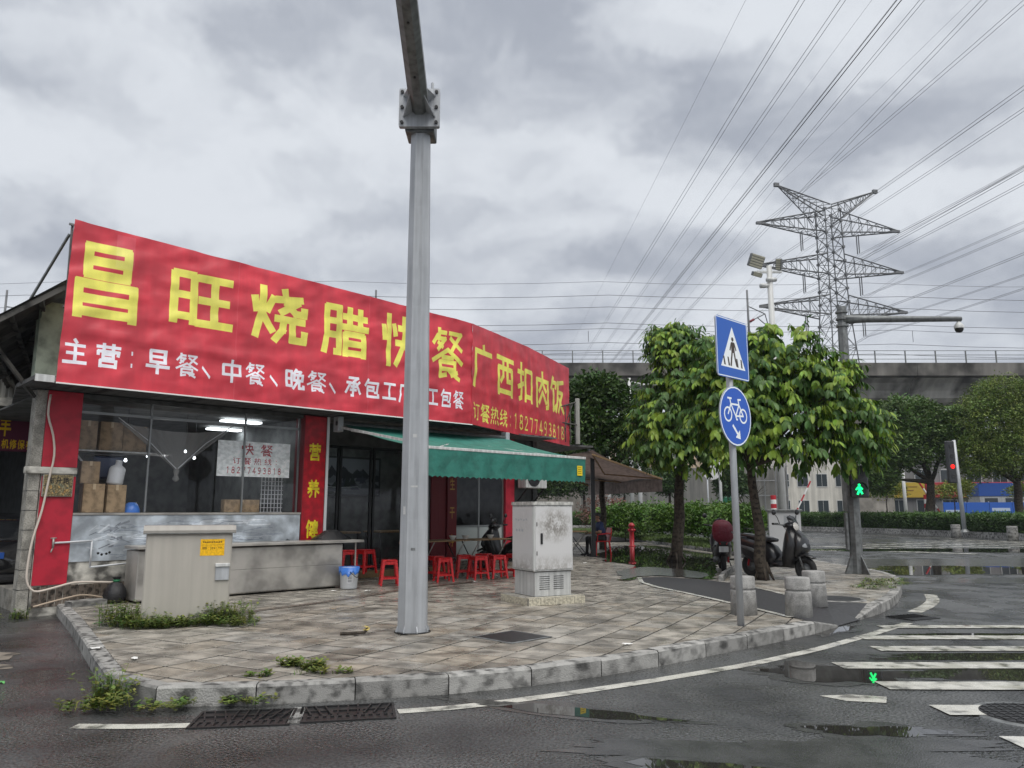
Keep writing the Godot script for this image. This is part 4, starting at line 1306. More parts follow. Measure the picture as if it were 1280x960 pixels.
	s = new_st(); lathe(s, [Vector2(0.0, 0.0), Vector2(0.19, 0.0), Vector2(0.2, 0.015), Vector2(0.22, 0.015), Vector2(0.22, 0.0)], 20, Vector3(-0.1, 0.26, 0.152), Basis(Vector3.RIGHT, PI / 2)); put("fan_guard", s, M.black, t)
	s = new_st(); beam(s, Vector3(-0.3, 0, 0.12), Vector3(-0.3, -0.35, -0.26), 0.025, 0.025); beam(s, Vector3(0.3, 0, 0.12), Vector3(0.3, -0.35, -0.26), 0.025, 0.025); put("bracket", s, M.iron, t)

func make_shop_things() -> void:
	var s: SurfaceTool
	# stainless counter in front of the kitchen
	var t := front_thing("steel_counter", "long stainless steel counter standing on the pavement before the kitchen window", "counter", 2.85, PAVE, 0.52)
	s = new_st(); span(s, -1.75, 1.72, 0.03, 0.76, -0.25, 0.27, 0.01); var bd := put("cabinet", s, M.steel, t)
	for k in 3:
		if k == 1: continue
		s = new_st(); span(s, -1.74, 1.71, 0.05 + k * 0.18, 0.40 + k * 0.175, 0.271, 0.277 - k * 0.0005, 0.002); put("front_panel", s, M.steel, bd)
	s = new_st(); span(s, -1.78, 2.12, 0.78, 0.825, -0.28, 0.34, 0.006); put("top", s, M.steel, t)
	for x in [-1.6, 1.6]:
		s = new_st(); span(s, x - 0.04, x + 0.04, 0.0, 0.03, -0.2, 0.2); put("foot", s, M.rubber, t)
	s = new_st(); bar(s, Vector3(2.0, 0, 0.25), Vector3(2.0, 0.78, 0.25), 0.015); put("leg", s, M.steel, t)
	# things on the counter end
	t = front_thing("black_cloth_heap", "heap of black cloth lying on the right end of the steel counter", "cloth", 4.55, PAVE + 0.826, 0.42)
	s = new_st(true); lathe(s, [Vector2(0.0, 0.19), Vector2(0.12, 0.16), Vector2(0.2, 0.1), Vector2(0.3, 0.04), Vector2(0.34, 0.0)].map(func(p): return Vector2(p.x, p.y)), 16, Vector3.ZERO, Basis(Vector3(1.2, 0, 0), Vector3(0, 1, 0), Vector3(0, 0, 0.7)))
	put("folds", s, M.bag, t)
	# cartons and jug in the window
	var boxes = [[0.60, 2.45, -0.55, 0.26, 0.46, 0.3, "tall brown carton on the window shelf, left of the pair of cartons"], [0.95, 2.45, -0.55, 0.34, 0.46, 0.3, "brown carton in the middle of the window shelf"], [1.32, 2.45, -0.55, 0.36, 0.42, 0.3, "brown carton at the right end of the window shelf"], [0.68, 1.468, -0.22, 0.30, 0.44, 0.26, "brown carton on the ledge beside the red pillar"], [1.00, 1.468, -0.22, 0.28, 0.43, 0.26, "brown carton on the ledge below the white jug"], [0.62, 1.912, -0.24, 0.26, 0.34, 0.2, "narrow carton standing on top of the carton by the red pillar"], [3.1, 1.468, -0.25, 0.62, 0.22, 0.18, "wide flat carton on the window ledge under the phone number sign"]]
	for q in boxes:
		t = front_thing("carton", q[6], "carton", q[0], q[1], q[2], rr(-5, 5), "cartons in the kitchen window")
		s = new_st(); span(s, -q[3] / 2, q[3] / 2, 0, q[4], -q[5] / 2, q[5] / 2, 0.004); put("box", s, M.carton, t)
		s = new_st(); span(s, -0.02, 0.02, q[4] * 0.8, q[4] + 0.001, -q[5] / 2, q[5] / 2 + 0.0015); put("tape", s, M.tape, t)
	t = front_thing("water_jug", "white plastic jug tilted on top of the cartons in the window", "jug", 0.99, 1.90, -0.22, 20)
	s = new_st(true); lathe(s, [Vector2(0, 0), Vector2(0.10, 0.0), Vector2(0.12, 0.03), Vector2(0.12, 0.24), Vector2(0.105, 0.28), Vector2(0.05, 0.32), Vector2(0.045, 0.36), Vector2(0.0, 0.36)], 18, Vector3.ZERO, Basis(Vector3(0, 0, 1), -0.16)); put("body", s, M.white_plastic, t)
	s = new_st(true); lathe(s, [Vector2(0, 0.355), Vector2(0.05, 0.355), Vector2(0.05, 0.39), Vector2(0, 0.395)], 14, Vector3.ZERO, Basis(Vector3(0, 0, 1), -0.16)); put("cap", s, M.white_plastic, t)
	t = front_thing("blue_bowl", "blue plastic bowl upside down on the window ledge", "bowl", 1.27, 1.467, -0.2)
	s = new_st(true); lathe(s, [Vector2(0.13, 0.0), Vector2(0.125, 0.05), Vector2(0.09, 0.13), Vector2(0.05, 0.16), Vector2(0.0, 0.16)], 18); put("bowl", s, M.blue_plastic, t)
	t = front_thing("blue_tub", "dark blue storage tub under the window shelf", "tub", 0.95, 2.0, -0.6)
	s = new_st(); span(s, -0.22, 0.22, 0, 0.36, -0.18, 0.18, 0.03); put("tub", s, mat(lin(0.06, 0.08, 0.14), 0.5), t)
	s = new_st(); span(s, -0.24, 0.24, 0.36, 0.40, -0.2, 0.2, 0.01); put("lid", s, M.black_plastic, t)
	# a sheet of net gathered and hung behind the glass
	t = front_thing("hanging_net", "grey gauze net gathered to a point and hung behind the kitchen window", "net", 1.95, 2.98, -0.3)
	s = new_st(true)
	var nm = mat(lin(0.32, 0.32, 0.31, 0.62), 0.9); nm.transparency = BaseMaterial3D.TRANSPARENCY_ALPHA
	for i in 24:
		var x0 = -0.95 + i * 0.079; var x1 = x0 + 0.079
		var dip = func(x: float) -> Vector3: return Vector3(x, -0.05 - 0.12 * (1 - pow(x / 0.95, 2)), 0.03 * sin(x * 30))
		var low = func(x: float) -> Vector3: return Vector3(x * 0.08 + 0.02, -0.75 - 0.1 * (1 - absf(x)), 0.03 * sin(x * 40))
		quad(s, low.call(x0), low.call(x1), dip.call(x1), dip.call(x0))
	put("gauze", s, nm, t)
	for q in [[-0.95, 0], [0.95, 0]]:
		s = new_st(); tube(s, [Vector3(q[0], 0, 0), Vector3(q[0] * 0.5, -0.34, 0.02), Vector3(0.02, -0.8, 0.02)], 0.008); put("cord", s, M.white_plastic, t)
	s = new_st(true); lathe(s, [Vector2(0.02, 0), Vector2(0.05, -0.06), Vector2(0.03, -0.14), Vector2(0.06, -0.2), Vector2(0.02, -0.24)], 10, Vector3(0.02, -0.76, 0)); put("gathered_end", s, nm, t)
	# printed sign in the window
	var im := picture(512, 340, Color(0.95, 0.97, 0.97))
	var rd = Color(0.66, 0.07, 0.16)
	glyph(im, "快", Rect2(160, 14, 86, 118), rd, 10); glyph(im, "餐", Rect2(292, 20, 92, 118), rd, 8)
	for k in 4: glyph(im, "订餐热线"[k], Rect2(104 + k * 74, 156, 52, 68), rd, 8)
	glyph(im, "：", Rect2(392, 160, 40, 62), rd, 10)
	for k in 11: glyph(im, "18277493818"[k], Rect2(60 + k * 36.5, 246, 26, 66), rd, 13)
	grime(im, 3, 0.9, 1.06, 0.02)
	t = front_thing("window_sign", "white printed sign with red lettering and phone number hung inside the kitchen window", "sign", 3.27, 2.40, -0.14)
	s = new_st(); span(s, -0.68, 0.68, -0.31, 0.31, -0.006, 0.0); put("board", s, M.tape_white, t)
	s = new_st(); face(s, -0.68, -0.31, 0.68, 0.31, 0.003); put("lettering", s, printed(im, 0.4), t)
	# wire rack behind the sign
	t = front_thing("wire_rack", "white wire rack standing behind the glass next to the red column", "rack", 3.78, 1.43, -0.45)
	for k in 7:
		s = new_st(); bar(s, Vector3(-0.2 + k * 0.066, 0, 0), Vector3(-0.2 + k * 0.066, 0.72, 0), 0.008, 5); put("upright", s, M.white_plastic, t)
	for k in 9:
		s = new_st(); bar(s, Vector3(-0.22, 0.04 + k * 0.08, 0.01), Vector3(0.22, 0.04 + k * 0.08, 0.01), 0.006, 5); put("cross_wire", s, M.white_plastic, t)
	# framed landscape on the dining room wall
	im = picture(384, 192, Color(0.42, 0.44, 0.46))
	var r := RandomNumberGenerator.new(); r.seed = 4
	for k in 40:
		var x = r.randf_range(0, 384); var y = r.randf_range(60, 180); var w = r.randf_range(20, 60)
		fill_poly(im, [Vector2(x - w, y + 30), Vector2(x - w * 0.2, y - r.randf_range(5, 40)), Vector2(x + w, y + 28)], [Color(0.1, 0.11, 0.14), Color(0.2, 0.22, 0.26), Color(0.34, 0.36, 0.38), Color(0.14, 0.17, 0.16)][k % 4])
	stroke(im, [Vector2(20, 150), Vector2(150, 156), Vector2(260, 150)], 3, Color(0.7, 0.72, 0.72))
	t = front_thing("framed_picture", "black framed landscape picture on the dining room wall behind the glass doors", "picture", 7.6, 2.35, -4.02)
	s = new_st(); span(s, -1.0, 1.0, -0.5, 0.5, -0.02, 0.02); put("frame", s, M.black, t)
	s = new_st(); face(s, -0.95, -0.45, 0.95, 0.45, 0.023); put("print", s, printed(im, 0.5), t)
	# dining furniture half seen inside
	for k in 2:
		t = front_thing("dining_table", ["dark dining table inside the doors, left", "dark dining table inside the doors, right"][k], "table", 6.2 + k * 1.7, 0.29, -2.4, 0, "tables inside the dining room")
		s = new_st(); span(s, -0.6, 0.6, 0.70, 0.74, -0.35, 0.35, 0.01); put("top", s, M.wood, t)
		for q in [[-0.54, -0.3], [0.54, -0.3], [-0.54, 0.3], [0.54, 0.3]]:
			s = new_st(); bar(s, Vector3(q[0], 0, q[1]), Vector3(q[0], 0.70, q[1]), 0.02); put("leg", s, M.black, t)
	# red pipe tap, white water pipe and hose on the pillar
	t = front_thing("water_pipe", "white plastic water pipe with a tap across the foot of the red pillar", "pipe", 0.0, 0.0, 0.075)
	s = new_st(true)
	tube(s, [Vector3(0.16, 1.03, 0), Vector3(0.66, 1.05, 0)], 0.014, 8); tube(s, [Vector3(0.66, 1.056, 0), Vector3(0.66, 0.655, 0)], 0.014, 8); tube(s, [Vector3(0.65, 0.66, 0), Vector3(1.3, 0.70, 0)], 0.014, 8)
	put("pipe", s, M.white_plastic, t)
	s = new_st(true); bar(s, Vector3(0.14, 0.96, 0.01), Vector3(0.14, 1.09, 0.01), 0.016, 8); bar(s, Vector3(0.1, 1.1, 0.01), Vector3(0.18, 1.1, 0.01), 0.01, 6); bar(s, Vector3(0.14, 0.96, 0.01), Vector3(0.11, 0.9, 0.04), 0.01, 6)
	put("tap", s, M.steel, t)
	t = front_thing("hose", "pale hose running down the corner post and along the skirting tiles", "hose", 0.0, 0.0, 0.08)
	s = new_st(true)
	var hp = []
	for q in [[-0.08, 3.2], [-0.09, 2.9], [0.0, 2.6], [0.04, 2.3], [0.0, 1.95], [-0.05, 1.5], [-0.13, 1.1], [-0.16, 0.75], [-0.15, 0.5], [-0.05, 0.36], [0.15, 0.38], [0.45, 0.45], [0.75, 0.44], [1.0, 0.42]]: hp.append(Vector3(q[0], q[1], 0.02))
	tube(s, smooth(hp, 3), 0.016, 7)
	put("hose", s, mat(lin(0.6, 0.53, 0.46), 0.5), t)
	t = front_thing("garden_hose", "thin brown hose lying on the pavement below the skirting tiles", "hose", 0.0, PAVE, 0.25)
	s = new_st(true); tube(s, smooth([Vector3(-0.1, 0.02, 0.1), Vector3(0.3, 0.10, 0.05), Vector3(0.6, 0.12, -0.05), Vector3(1.0, 0.03, -0.05), Vector3(1.3, 0.02, 0.1)], 4), 0.013, 7); put("hose", s, mat(lin(0.4, 0.32, 0.24), 0.5), t)
	# bin bag
	t = front_thing("bin_bag", "full black bin bag with a green tie leaning on the left end of the counter", "bin bag", 0.93, PAVE, 0.46)
	t.scale = Vector3(0.68, 0.72, 0.68)
	s = new_st(true)
	var nn := FastNoiseLite.new(); nn.seed = 3; nn.frequency = 3.0
	var rings = [[0.0, 0.14], [0.05, 0.2], [0.16, 0.235], [0.28, 0.21], [0.38, 0.13], [0.43, 0.05], [0.47, 0.055], [0.52, 0.09]]
	for i in rings.size() - 1:
		for k in 26:
			var q = func(ii: int, kk: int) -> Vector3:
				var a = TAU * (kk % 26) / 26.0
				var rad = rings[ii][1] * (1.0 + 0.22 * nn.get_noise_3d(cos(a) * 0.6, rings[ii][0] * 2.2, sin(a) * 0.6))
				return Vector3(cos(a) * rad, rings[ii][0], -sin(a) * rad)
			quad(s, q.call(i, k), q.call(i, k + 1), q.call(i + 1, k + 1), q.call(i + 1, k))
	put("bag", s, M.bag, t)
	s = new_st(true); lathe(s, [Vector2(0.05, 0.42), Vector2(0.075, 0.44), Vector2(0.075, 0.46), Vector2(0.05, 0.475)], 12); put("green_tie", s, mat(lin(0.01, 0.16, 0.06), 0.4), t)
	# loose stone slab
	t = front_thing("stone_slab", "broken grey stone slab lying against the skirting beside the bin bag", "stone slab", 0.55, PAVE, 0.42, 12)
	s = new_st(); prism(s, PackedVector2Array([Vector2(-0.26, -0.14), Vector2(0.22, -0.17), Vector2(0.28, 0.05), Vector2(0.1, 0.16), Vector2(-0.24, 0.12)]), 0.0, 0.07, Transform3D(Basis(Vector3(1, 0, 0), Vector3(0, 0, -1), Vector3(0, 1, 0)), Vector3.ZERO)); put("slab", s, M.kerb[1], t)
	# bucket with blue liner
	t = thing("white_bucket", "white plastic bucket with a blue bag liner at the right end of the steel counter", "bucket", Vector3(-2.86, PAVE, -13.85))
	s = new_st(true); lathe(s, [Vector2(0, 0), Vector2(0.135, 0), Vector2(0.145, 0.02), Vector2(0.165, 0.34), Vector2(0.175, 0.35), Vector2(0.165, 0.36), Vector2(0.15, 0.34), Vector2(0.13, 0.05), Vector2(0, 0.05)], 22); put("pail", s, M.white_plastic, t)
	s = new_st(true)
	for k in 26:
		var a0 = TAU * k / 26; var a1 = TAU * (k + 1) / 26
		var lowy = func(kk: int) -> float: return 0.25 + 0.035 * sin((kk % 26) * 2.1) + 0.02 * sin((kk % 26) * 0.9)
		quad(s, Vector3(cos(a0) * 0.172, lowy.call(k), -sin(a0) * 0.172), Vector3(cos(a1) * 0.172, lowy.call(k + 1), -sin(a1) * 0.172), Vector3(cos(a1) * 0.184, 0.375, -sin(a1) * 0.184), Vector3(cos(a0) * 0.184, 0.375, -sin(a0) * 0.184))
		quad(s, Vector3(cos(a0) * 0.184, 0.375, -sin(a0) * 0.184), Vector3(cos(a1) * 0.184, 0.375, -sin(a1) * 0.184), Vector3(cos(a1) * 0.14, 0.30, -sin(a1) * 0.14), Vector3(cos(a0) * 0.14, 0.30, -sin(a0) * 0.14))
	put("blue_liner", s, M.blue_plastic, t)
	s = new_st(true); tube(s, smooth([Vector3(0.05, 0.3, 0.17), Vector3(0.12, 0.24, 0.19), Vector3(0.17, 0.2, 0.12), Vector3(0.18, 0.3, 0.03)], 3), 0.006, 5); put("handle", s, M.iron, t)
	im = picture(64, 64, Color(0.75, 0.76, 0.77))
	for y in [10, 22, 34, 46]: stroke(im, [Vector2(8, y), Vector2(54, y + 4)], 5, Color(0.25, 0.26, 0.28))
	s = new_st(); uvquad(s, Vector3(0.0, 0.09, 0.158), Vector3(0.09, 0.10, 0.135), Vector3(0.095, 0.24, 0.145), Vector3(0.0, 0.23, 0.168)); put("label", s, printed(im), t)

func smooth(p: Array, n: int) -> Array:
	var o = []
	for i in p.size() - 1:
		var a = p[maxi(i - 1, 0)]; var b = p[i]; var c = p[i + 1]; var d = p[mini(i + 2, p.size() - 1)]
		for k in n:
			o.append(b.cubic_interpolate(c, a, d, float(k) / n))
	o.append(p[-1])
	return o

# ---------------------------------------------------------------- street furniture
func octa(s: SurfaceTool, a: Vector3, b: Vector3, r0: float, r1: float) -> void:
	sweep(s, [a, b], [Vector2(r0, r0), Vector2(r1, r1)], 8, 1.0, true, 0.5)

func make_street() -> void:
	var s: SurfaceTool
	# the big mast
	var t := thing("traffic_mast", "tall grey eight-sided mast whose arm reaches out over the road, in front of the banner", "mast", Vector3(-1.12, PAVE, -8.98))
	s = new_st(); octa(s, Vector3.ZERO, Vector3(-0.02, 6.02, 0), 0.175, 0.125); put("pole", s, M.galv, t)
	s = new_st(); lathe(s, [Vector2(0.0, 0.0), Vector2(0.205, 0.0), Vector2(0.205, 0.012), Vector2(0.0, 0.012)], 16); put("base_plate", s, M.iron, t)
	for k in 8:
		var a = TAU * (k + 0.5) / 8
		s = new_st(); prism(s, PackedVector2Array([Vector2(0.165, 0.012), Vector2(0.198, 0.012), Vector2(0.196, 0.03), Vector2(0.168, 0.09)]), -0.006, 0.006, Transform3D(Basis(Vector3.UP, a), Vector3.ZERO)); put("base_fin", s, M.galv, t)
	s = new_st(); prism(s, round_rect(0.36, 0.44, 0.02), -0.16, 0.16, Transform3D(Basis(), Vector3(-0.02, 6.18, -0.02))); put("head_block", s, M.galv_dark, t)
	var fl := new_st(); prism(fl, round_rect(0.50, 0.50, 0.02), 0.15, 0.18, Transform3D(Basis(), Vector3(-0.02, 6.24, 0.0))); put("flange", fl, M.galv, t)
	fl = new_st(); prism(fl, round_rect(0.50, 0.50, 0.02), 0.186, 0.215, Transform3D(Basis(), Vector3(-0.02, 6.24, 0.0))); var fo := put("flange", fl, M.galv, t)
	for q in [[-0.21, 0.2], [0.21, 0.2], [-0.21, 0.0], [0.21, 0.0], [-0.21, -0.2], [0.21, -0.2]]:
		s = new_st(); bar(s, Vector3(q[0] - 0.02, 6.24 + q[1], 0.21), Vector3(q[0] - 0.02, 6.24 + q[1], 0.24), 0.022, 6); put("bolt", s, M.black, fo)
	s = new_st(); octa(s, Vector3(-0.02, 6.26, 0.2), Vector3(0.30, 6.95, 7.4), 0.125, 0.085); var arm := put("arm", s, M.galv_dark, t)
	for q in [-1.0, 1.0]:
		for v in [-1.0, 1.0]:
			s = new_st(); prism(s, PackedVector2Array([Vector2(0, 0), Vector2(0.14, 0), Vector2(0.0, 0.34)]), -0.006, 0.006, Transform3D(Basis(Vector3(q * 0.8, v * 0.6, 0), Vector3(0.02, 0.09, 1.0), Vector3(-v * 0.6, q * 0.8, 0)), Vector3(-0.02 + q * 0.085, 6.25 + v * 0.06, 0.214))); put("gusset", s, M.galv, arm)
	for k in 5:
		s = new_st(); var p = Vector3(-0.02, 6.26, 0.2).lerp(Vector3(0.30, 6.95, 7.4), 0.1 + k * 0.12); bar(s, p - Vector3(0, 0.123 - k * 0.005, 0), p - Vector3(0, 0.105, 0), 0.016, 8); put("bolt_hole", s, M.black, arm)
	for q in [[0.92, 20.0, 0.05, 0.03], [1.35, -35.0, 0.04, 0.09], [1.62, 15.0, 0.08, 0.02], [2.2, -20.0, 0.05, 0.04]]:
		# remains of torn-off stickers
		var b = Basis(Vector3.UP, deg_to_rad(round(q[1] / 45.0) * 45.0))
		var rad = lerpf(0.175, 0.125, q[0] / 6.02) * cos(PI / 8) + 0.0012
		s = new_st(); box(s, Vector3(-0.02 * q[0] / 6.0, q[0], 0) + b * Vector3(0.01, 0, rad), Vector3(q[2], q[3], 0.002), b); put("sticker_remains", s, M.white_metal if q[0] > 1.2 else M.galv_dark, t)
	s = new_st(); bar(s, Vector3(0.12, 6.45, 0.05), Vector3(0.12, 6.66, 0.05), 0.02, 6); put("cable_pipe", s, M.galv, t)

	# grey steel cabinet with sticker and weeds
	t = thing("steel_cabinet", "grey steel switch cabinet with a yellow sticker, overgrown at its foot, left on the pavement", "cabinet", Vector3(-4.06, PAVE, -9.86), 24.0)
	s = new_st(); span(s, -0.49, 0.49, 0.02, 1.07, -0.28, 0.28, 0.008); put("case", s, mat(lin(0.43, 0.405, 0.365), 0.5, {"tri": "local", "scale": 0.8, "tex": M.t_faint, "metal": 0.1}), t)
	s = new_st(); prism(s, PackedVector2Array([Vector2(-0.32, 1.068), Vector2(0.32, 1.068), Vector2(0.32, 1.11), Vector2(0.27, 1.165), Vector2(-0.27, 1.165), Vector2(-0.32, 1.11)]), -0.525, 0.525, Transform3D(Basis(Vector3.UP, PI / 2), Vector3.ZERO)); put("roof", s, mat(lin(0.30, 0.285, 0.26), 0.5, {"tri": "local", "scale": 0.8, "tex": M.t_faint, "metal": 0.1}), t)
	s = new_st(); span(s, -0.52, 0.52, 1.072, 1.08, 0.318, 0.325); put("roof_lip", s, M.galv_dark, t)
	s = new_st(); span(s, 0.31, 0.47, 0.50, 0.67, 0.282, 0.31, 0.006); var lk := put("lock_cover", s, M.galv, t)
	s = new_st(); span(s, 0.305, 0.475, 0.665, 0.705, 0.282, 0.33, 0.004); put("lock_hood", s, M.white_metal, lk)
	s = new_st(); span(s, -0.475, 0.475, 0.05, 1.05, 0.2805, 0.286, 0.003); put("door", s, mat(lin(0.445, 0.42, 0.375), 0.48, {"tri": "local", "scale": 0.7, "tex": M.t_faint, "metal": 0.1}), t)
	var im := picture(192, 144, Color(0.93, 0.72, 0.06))
	var dk = Color(0.2, 0.13, 0.05)
	for k in 11: stroke(im, [Vector2(20 + k * 14, 26 + (k % 3) - 1), Vector2(29 + k * 14, 26 + (k % 2))], 11, dk)
	stroke(im, [Vector2(8, 52), Vector2(184, 52)], 2, dk)
	for q in [70, 78, 86]: stroke(im, [Vector2(16, q), Vector2(52, q)], 4, dk)
	glyph(im, "：", Rect2(54, 66, 20, 26), dk)
	for k in 7: glyph(im, "3841799"[k], Rect2(78 + k * 14.5, 68, 11, 22), dk, 15)
	grime(im, 2, 0.92, 1.05, 0.04)
	s = new_st(); face(s, 0.12, 0.80, 0.40, 1.0, 0.2885); put("yellow_sticker", s, printed(im, 0.4), t)

	# white cabinet on a tiled plinth
	t = thing("white_cabinet", "tall white two-door junction cabinet, stained and scuffed, on a low tiled plinth", "cabinet", Vector3(0.46, PAVE, -11.92), 28.0)
	t.scale = Vector3(0.86, 1.0, 0.86)
	s = new_st(); span(s, -0.56, 0.56, 0.0, 0.105, -0.50, 0.50); var pl := put("plinth", s, M.concrete, t)
	for k in 15:
		for sd in 4:
			s = new_st()
			var q = -0.555 + k * 0.074
			if sd == 0: span(s, q + 0.002, q + 0.072, 0.0, 0.10, 0.501, 0.507, 0.002)
			elif sd == 1 and k < 13: span(s, -0.567, -0.561, 0.0, 0.10, q + 0.057, q + 0.127, 0.002)
			elif sd == 2 and k < 13: span(s, 0.561, 0.567, 0.0, 0.10, q + 0.057, q + 0.127, 0.002)
			elif sd == 3: span(s, q + 0.002, q + 0.072, 0.106, 0.111, 0.40, 0.50, 0.002)
			else: continue
			put("plinth_tile", s, M.cream_tile, pl)
	var white = mat(lin(0.56, 0.57, 0.56), 0.45, {"tri": "local", "scale": 0.9, "tex": M.t_streak})
	s = new_st(); span(s, -0.36, 0.36, 0.11, 0.46, -0.36, 0.36, 0.004); var bs := put("base", s, white, t)
	s = new_st(); span(s, -0.39, 0.39, 0.47, 1.43, -0.39, 0.39, 0.006); put("body", s, white, t)
	s = new_st(); prism(s, round_rect(0.82, 0.82, 0.03), 0.0, 0.05, Transform3D(Basis(Vector3.RIGHT, -PI / 2), Vector3(0, 1.43, 0))); put("lid", s, mat(lin(0.55, 0.55, 0.52), 0.5, {"tri": "local", "scale": 1.5, "tex": M.t_grey}), t)
	var scuff := FastNoiseLite.new(); scuff.seed = 8; scuff.frequency = 0.022; scuff.fractal_octaves = 5
	for d in 2:
		im = picture(200, 256, Color(0.78, 0.785, 0.78))
		for y in 256:
			for x in 200:
				var v = scuff.get_noise_2d(x + d * 500, y * 0.8)
				var fine = scuff.get_noise_2d(x * 5.0 + d * 300, y * 3.0 + 900)
				var smudge = clampf(1.15 - Vector2((x - 105) / 95.0, (y - 75) / 70.0).length(), 0, 1) * (0.85 if d == 1 else 0.12)
				var low = 0.45 * clampf((y - 190) / 70.0, 0, 1)
				var amt = clampf((smudge + low) * (0.55 + v * 0.9 + fine * 0.8), 0.0, 0.62)
				var g = lerpf(0.785, 0.38, amt)
				im.set_pixel(x, y, Color(g, g * lerpf(1.0, 0.97, amt), g * lerpf(1.0, 0.92, amt)))
		if d == 0:
			for k in 5: stroke(im, [Vector2(30 + k * 26, 50 + (k % 2) * 6), Vector2(44 + k * 26, 54)], 7, Color(0.66, 0.68, 0.7))
			for k in 3: stroke(im, [Vector2(36 + k * 28, 96), Vector2(52 + k * 28, 100)], 10, Color(0.64, 0.66, 0.69))
		var pm = printed(im, 0.45)
		var dr: MeshInstance3D
		s = new_st()
		if d == 0:
			box(s, Vector3(-0.393, 0.95, 0), Vector3(0.012, 0.92, 0.74), Basis(), 0.004); dr = put("door", s, white, t)
			s = new_st(); uvquad(s, Vector3(-0.4015, 0.5, -0.365), Vector3(-0.4015, 0.5, 0.365), Vector3(-0.4015, 1.4, 0.365), Vector3(-0.4015, 1.4, -0.365))
		else:
			box(s, Vector3(0, 0.95, 0.393), Vector3(0.74, 0.92, 0.012), Basis(), 0.004); dr = put("door", s, white, t)
			s = new_st(); face(s, -0.365, 0.5, 0.365, 1.4, 0.4015)
		put("scuffed_face", s, pm, dr)
		if d == 1:
			s = new_st(); span(s, -0.27, -0.225, 0.86, 1.02, 0.403, 0.418, 0.01); put("handle", s, M.black, dr)
			for k in 2: 
				s = new_st(); span(s, -0.345, -0.335, 0.7 + k * 0.42, 0.76 + k * 0.42, 0.40, 0.412); put("hinge", s, M.iron, dr)
	for g in 2:
		for k in 7:
			s = new_st(); span(s, -0.27 + g * 0.28, -0.07 + g * 0.28, 0.21 + k * 0.03, 0.218 + k * 0.03, 0.36, 0.364); put("vent_slot", s, M.iron, bs)
	s = new_st(); span(s, -0.37, 0.37, 0.46, 0.47, -0.37, 0.37); put("base_gap", s, M.iron, t)

	# crossing and cycle signs on one post
	t = thing("sign_post", "slim grey post carrying a square crossing sign above a round cycle sign", "sign post", Vector3(2.72, PAVE, -9.47))
	s = new_st(true); bar(s, Vector3.ZERO, Vector3(0, 3.75, 0), 0.042, 14); put("post", s, M.galv, t)
	var bl = Color(0.12, 0.36, 0.72); var wh = Color(0.93, 0.95, 0.96)
	im = picture(256, 256, bl)
	for k in 4: stroke(im, [[Vector2(5, 5), Vector2(251, 5)], [Vector2(251, 5), Vector2(251, 251)], [Vector2(251, 251), Vector2(5, 251)], [Vector2(5, 251), Vector2(5, 5)]][k], 4, wh)
	fill_poly(im, [Vector2(128, 34), Vector2(226, 212), Vector2(30, 212)], wh)
	for k in 5:
		if k == 2: continue
		var x = 62 + k * 33
		fill_poly(im, [Vector2(x - 14 + k * 2, 168), Vector2(x - 4 + k * 2, 168), Vector2(x + 6 + k, 204), Vector2(x - 6 + k, 204)], dk * 0.8)
	fill_disc(im, Vector2(129, 88), 9, dk)
	fill_poly(im, [Vector2(118, 100), Vector2(142, 100), Vector2(144, 146), Vector2(117, 146)], dk)
	stroke(im, [Vector2(119, 104), Vector2(106, 138)], 8, dk); stroke(im, [Vector2(141, 104), Vector2(155, 134)], 8, dk)
	stroke(im, [Vector2(123, 142), Vector2(116, 172), Vector2(110, 204)], 11, dk); stroke(im, [Vector2(138, 142), Vector2(146, 172), Vector2(158, 202)], 11, dk)
	var holder := Node3D.new(); holder.name = "sign_head"
	var sq := round_rect(0.76, 0.76, 0.05)
	var turn = Basis(Vector3.UP, deg_to_rad(44))
	s = new_st(); prism(s, sq, 0.05, 0.062, Transform3D(turn, Vector3(0, 3.35, 0))); var sg := put("crossing_sign", s, M.galv, t)
	s = new_st(); plate_face(s, sq, 0.064, Rect2(-0.38, -0.38, 0.76, 0.76)); var fc := put("printed_face", s, printed(im, 0.35), sg); fc.transform = Transform3D(turn, Vector3(0, 3.35, 0))
	im = picture(256, 256, Color(0.10, 0.34, 0.74))
	fill_disc(im, Vector2(128, 128), 127, wh); fill_disc(im, Vector2(128, 128), 121, Color(0.10, 0.34, 0.74))
	for c in [Vector2(66, 124), Vector2(190, 124)]:
		fill_disc(im, c, 33, wh); fill_disc(im, c, 25, Color(0.10, 0.34, 0.74))
	for q in [[[66, 124], [92, 78], [158, 78], [128, 128], [92, 78]], [[128, 128], [190, 124], [158, 78], [152, 56], [176, 54]], [[92, 78], [84, 54], [68, 54], [100, 54]], [[128, 128], [134, 142], [144, 142]]]:
		var pp = []
		for v in q: pp.append(Vector2(v[0], v[1]))
		stroke(im, pp, 8, wh)
	stroke(im, [Vector2(100, 168), Vector2(146, 212)], 12, wh); fill_poly(im, [Vector2(160, 226), Vector2(156, 186), Vector2(120, 220)], wh)
	var rd := disc_of(36, 0.37, 0.37)
	s = new_st(); prism(s, rd, 0.05, 0.062, Transform3D(turn, Vector3(0, 2.50, 0))); sg = put("cycle_sign", s, M.galv, t)
	s = new_st(); plate_face(s, rd, 0.064, Rect2(-0.37, -0.37, 0.74, 0.74)); fc = put("printed_face", s, printed(im, 0.35), sg); fc.transform = Transform3D(turn, Vector3(0, 2.50, 0))
	for y in [2.4, 2.62, 3.2, 3.5]:
		s = new_st(); lathe(s, [Vector2(0.048, y), Vector2(0.05, y + 0.015), Vector2(0.048, y + 0.03)], 12); put("clamp", s, M.galv_dark, t)
	holder.free()

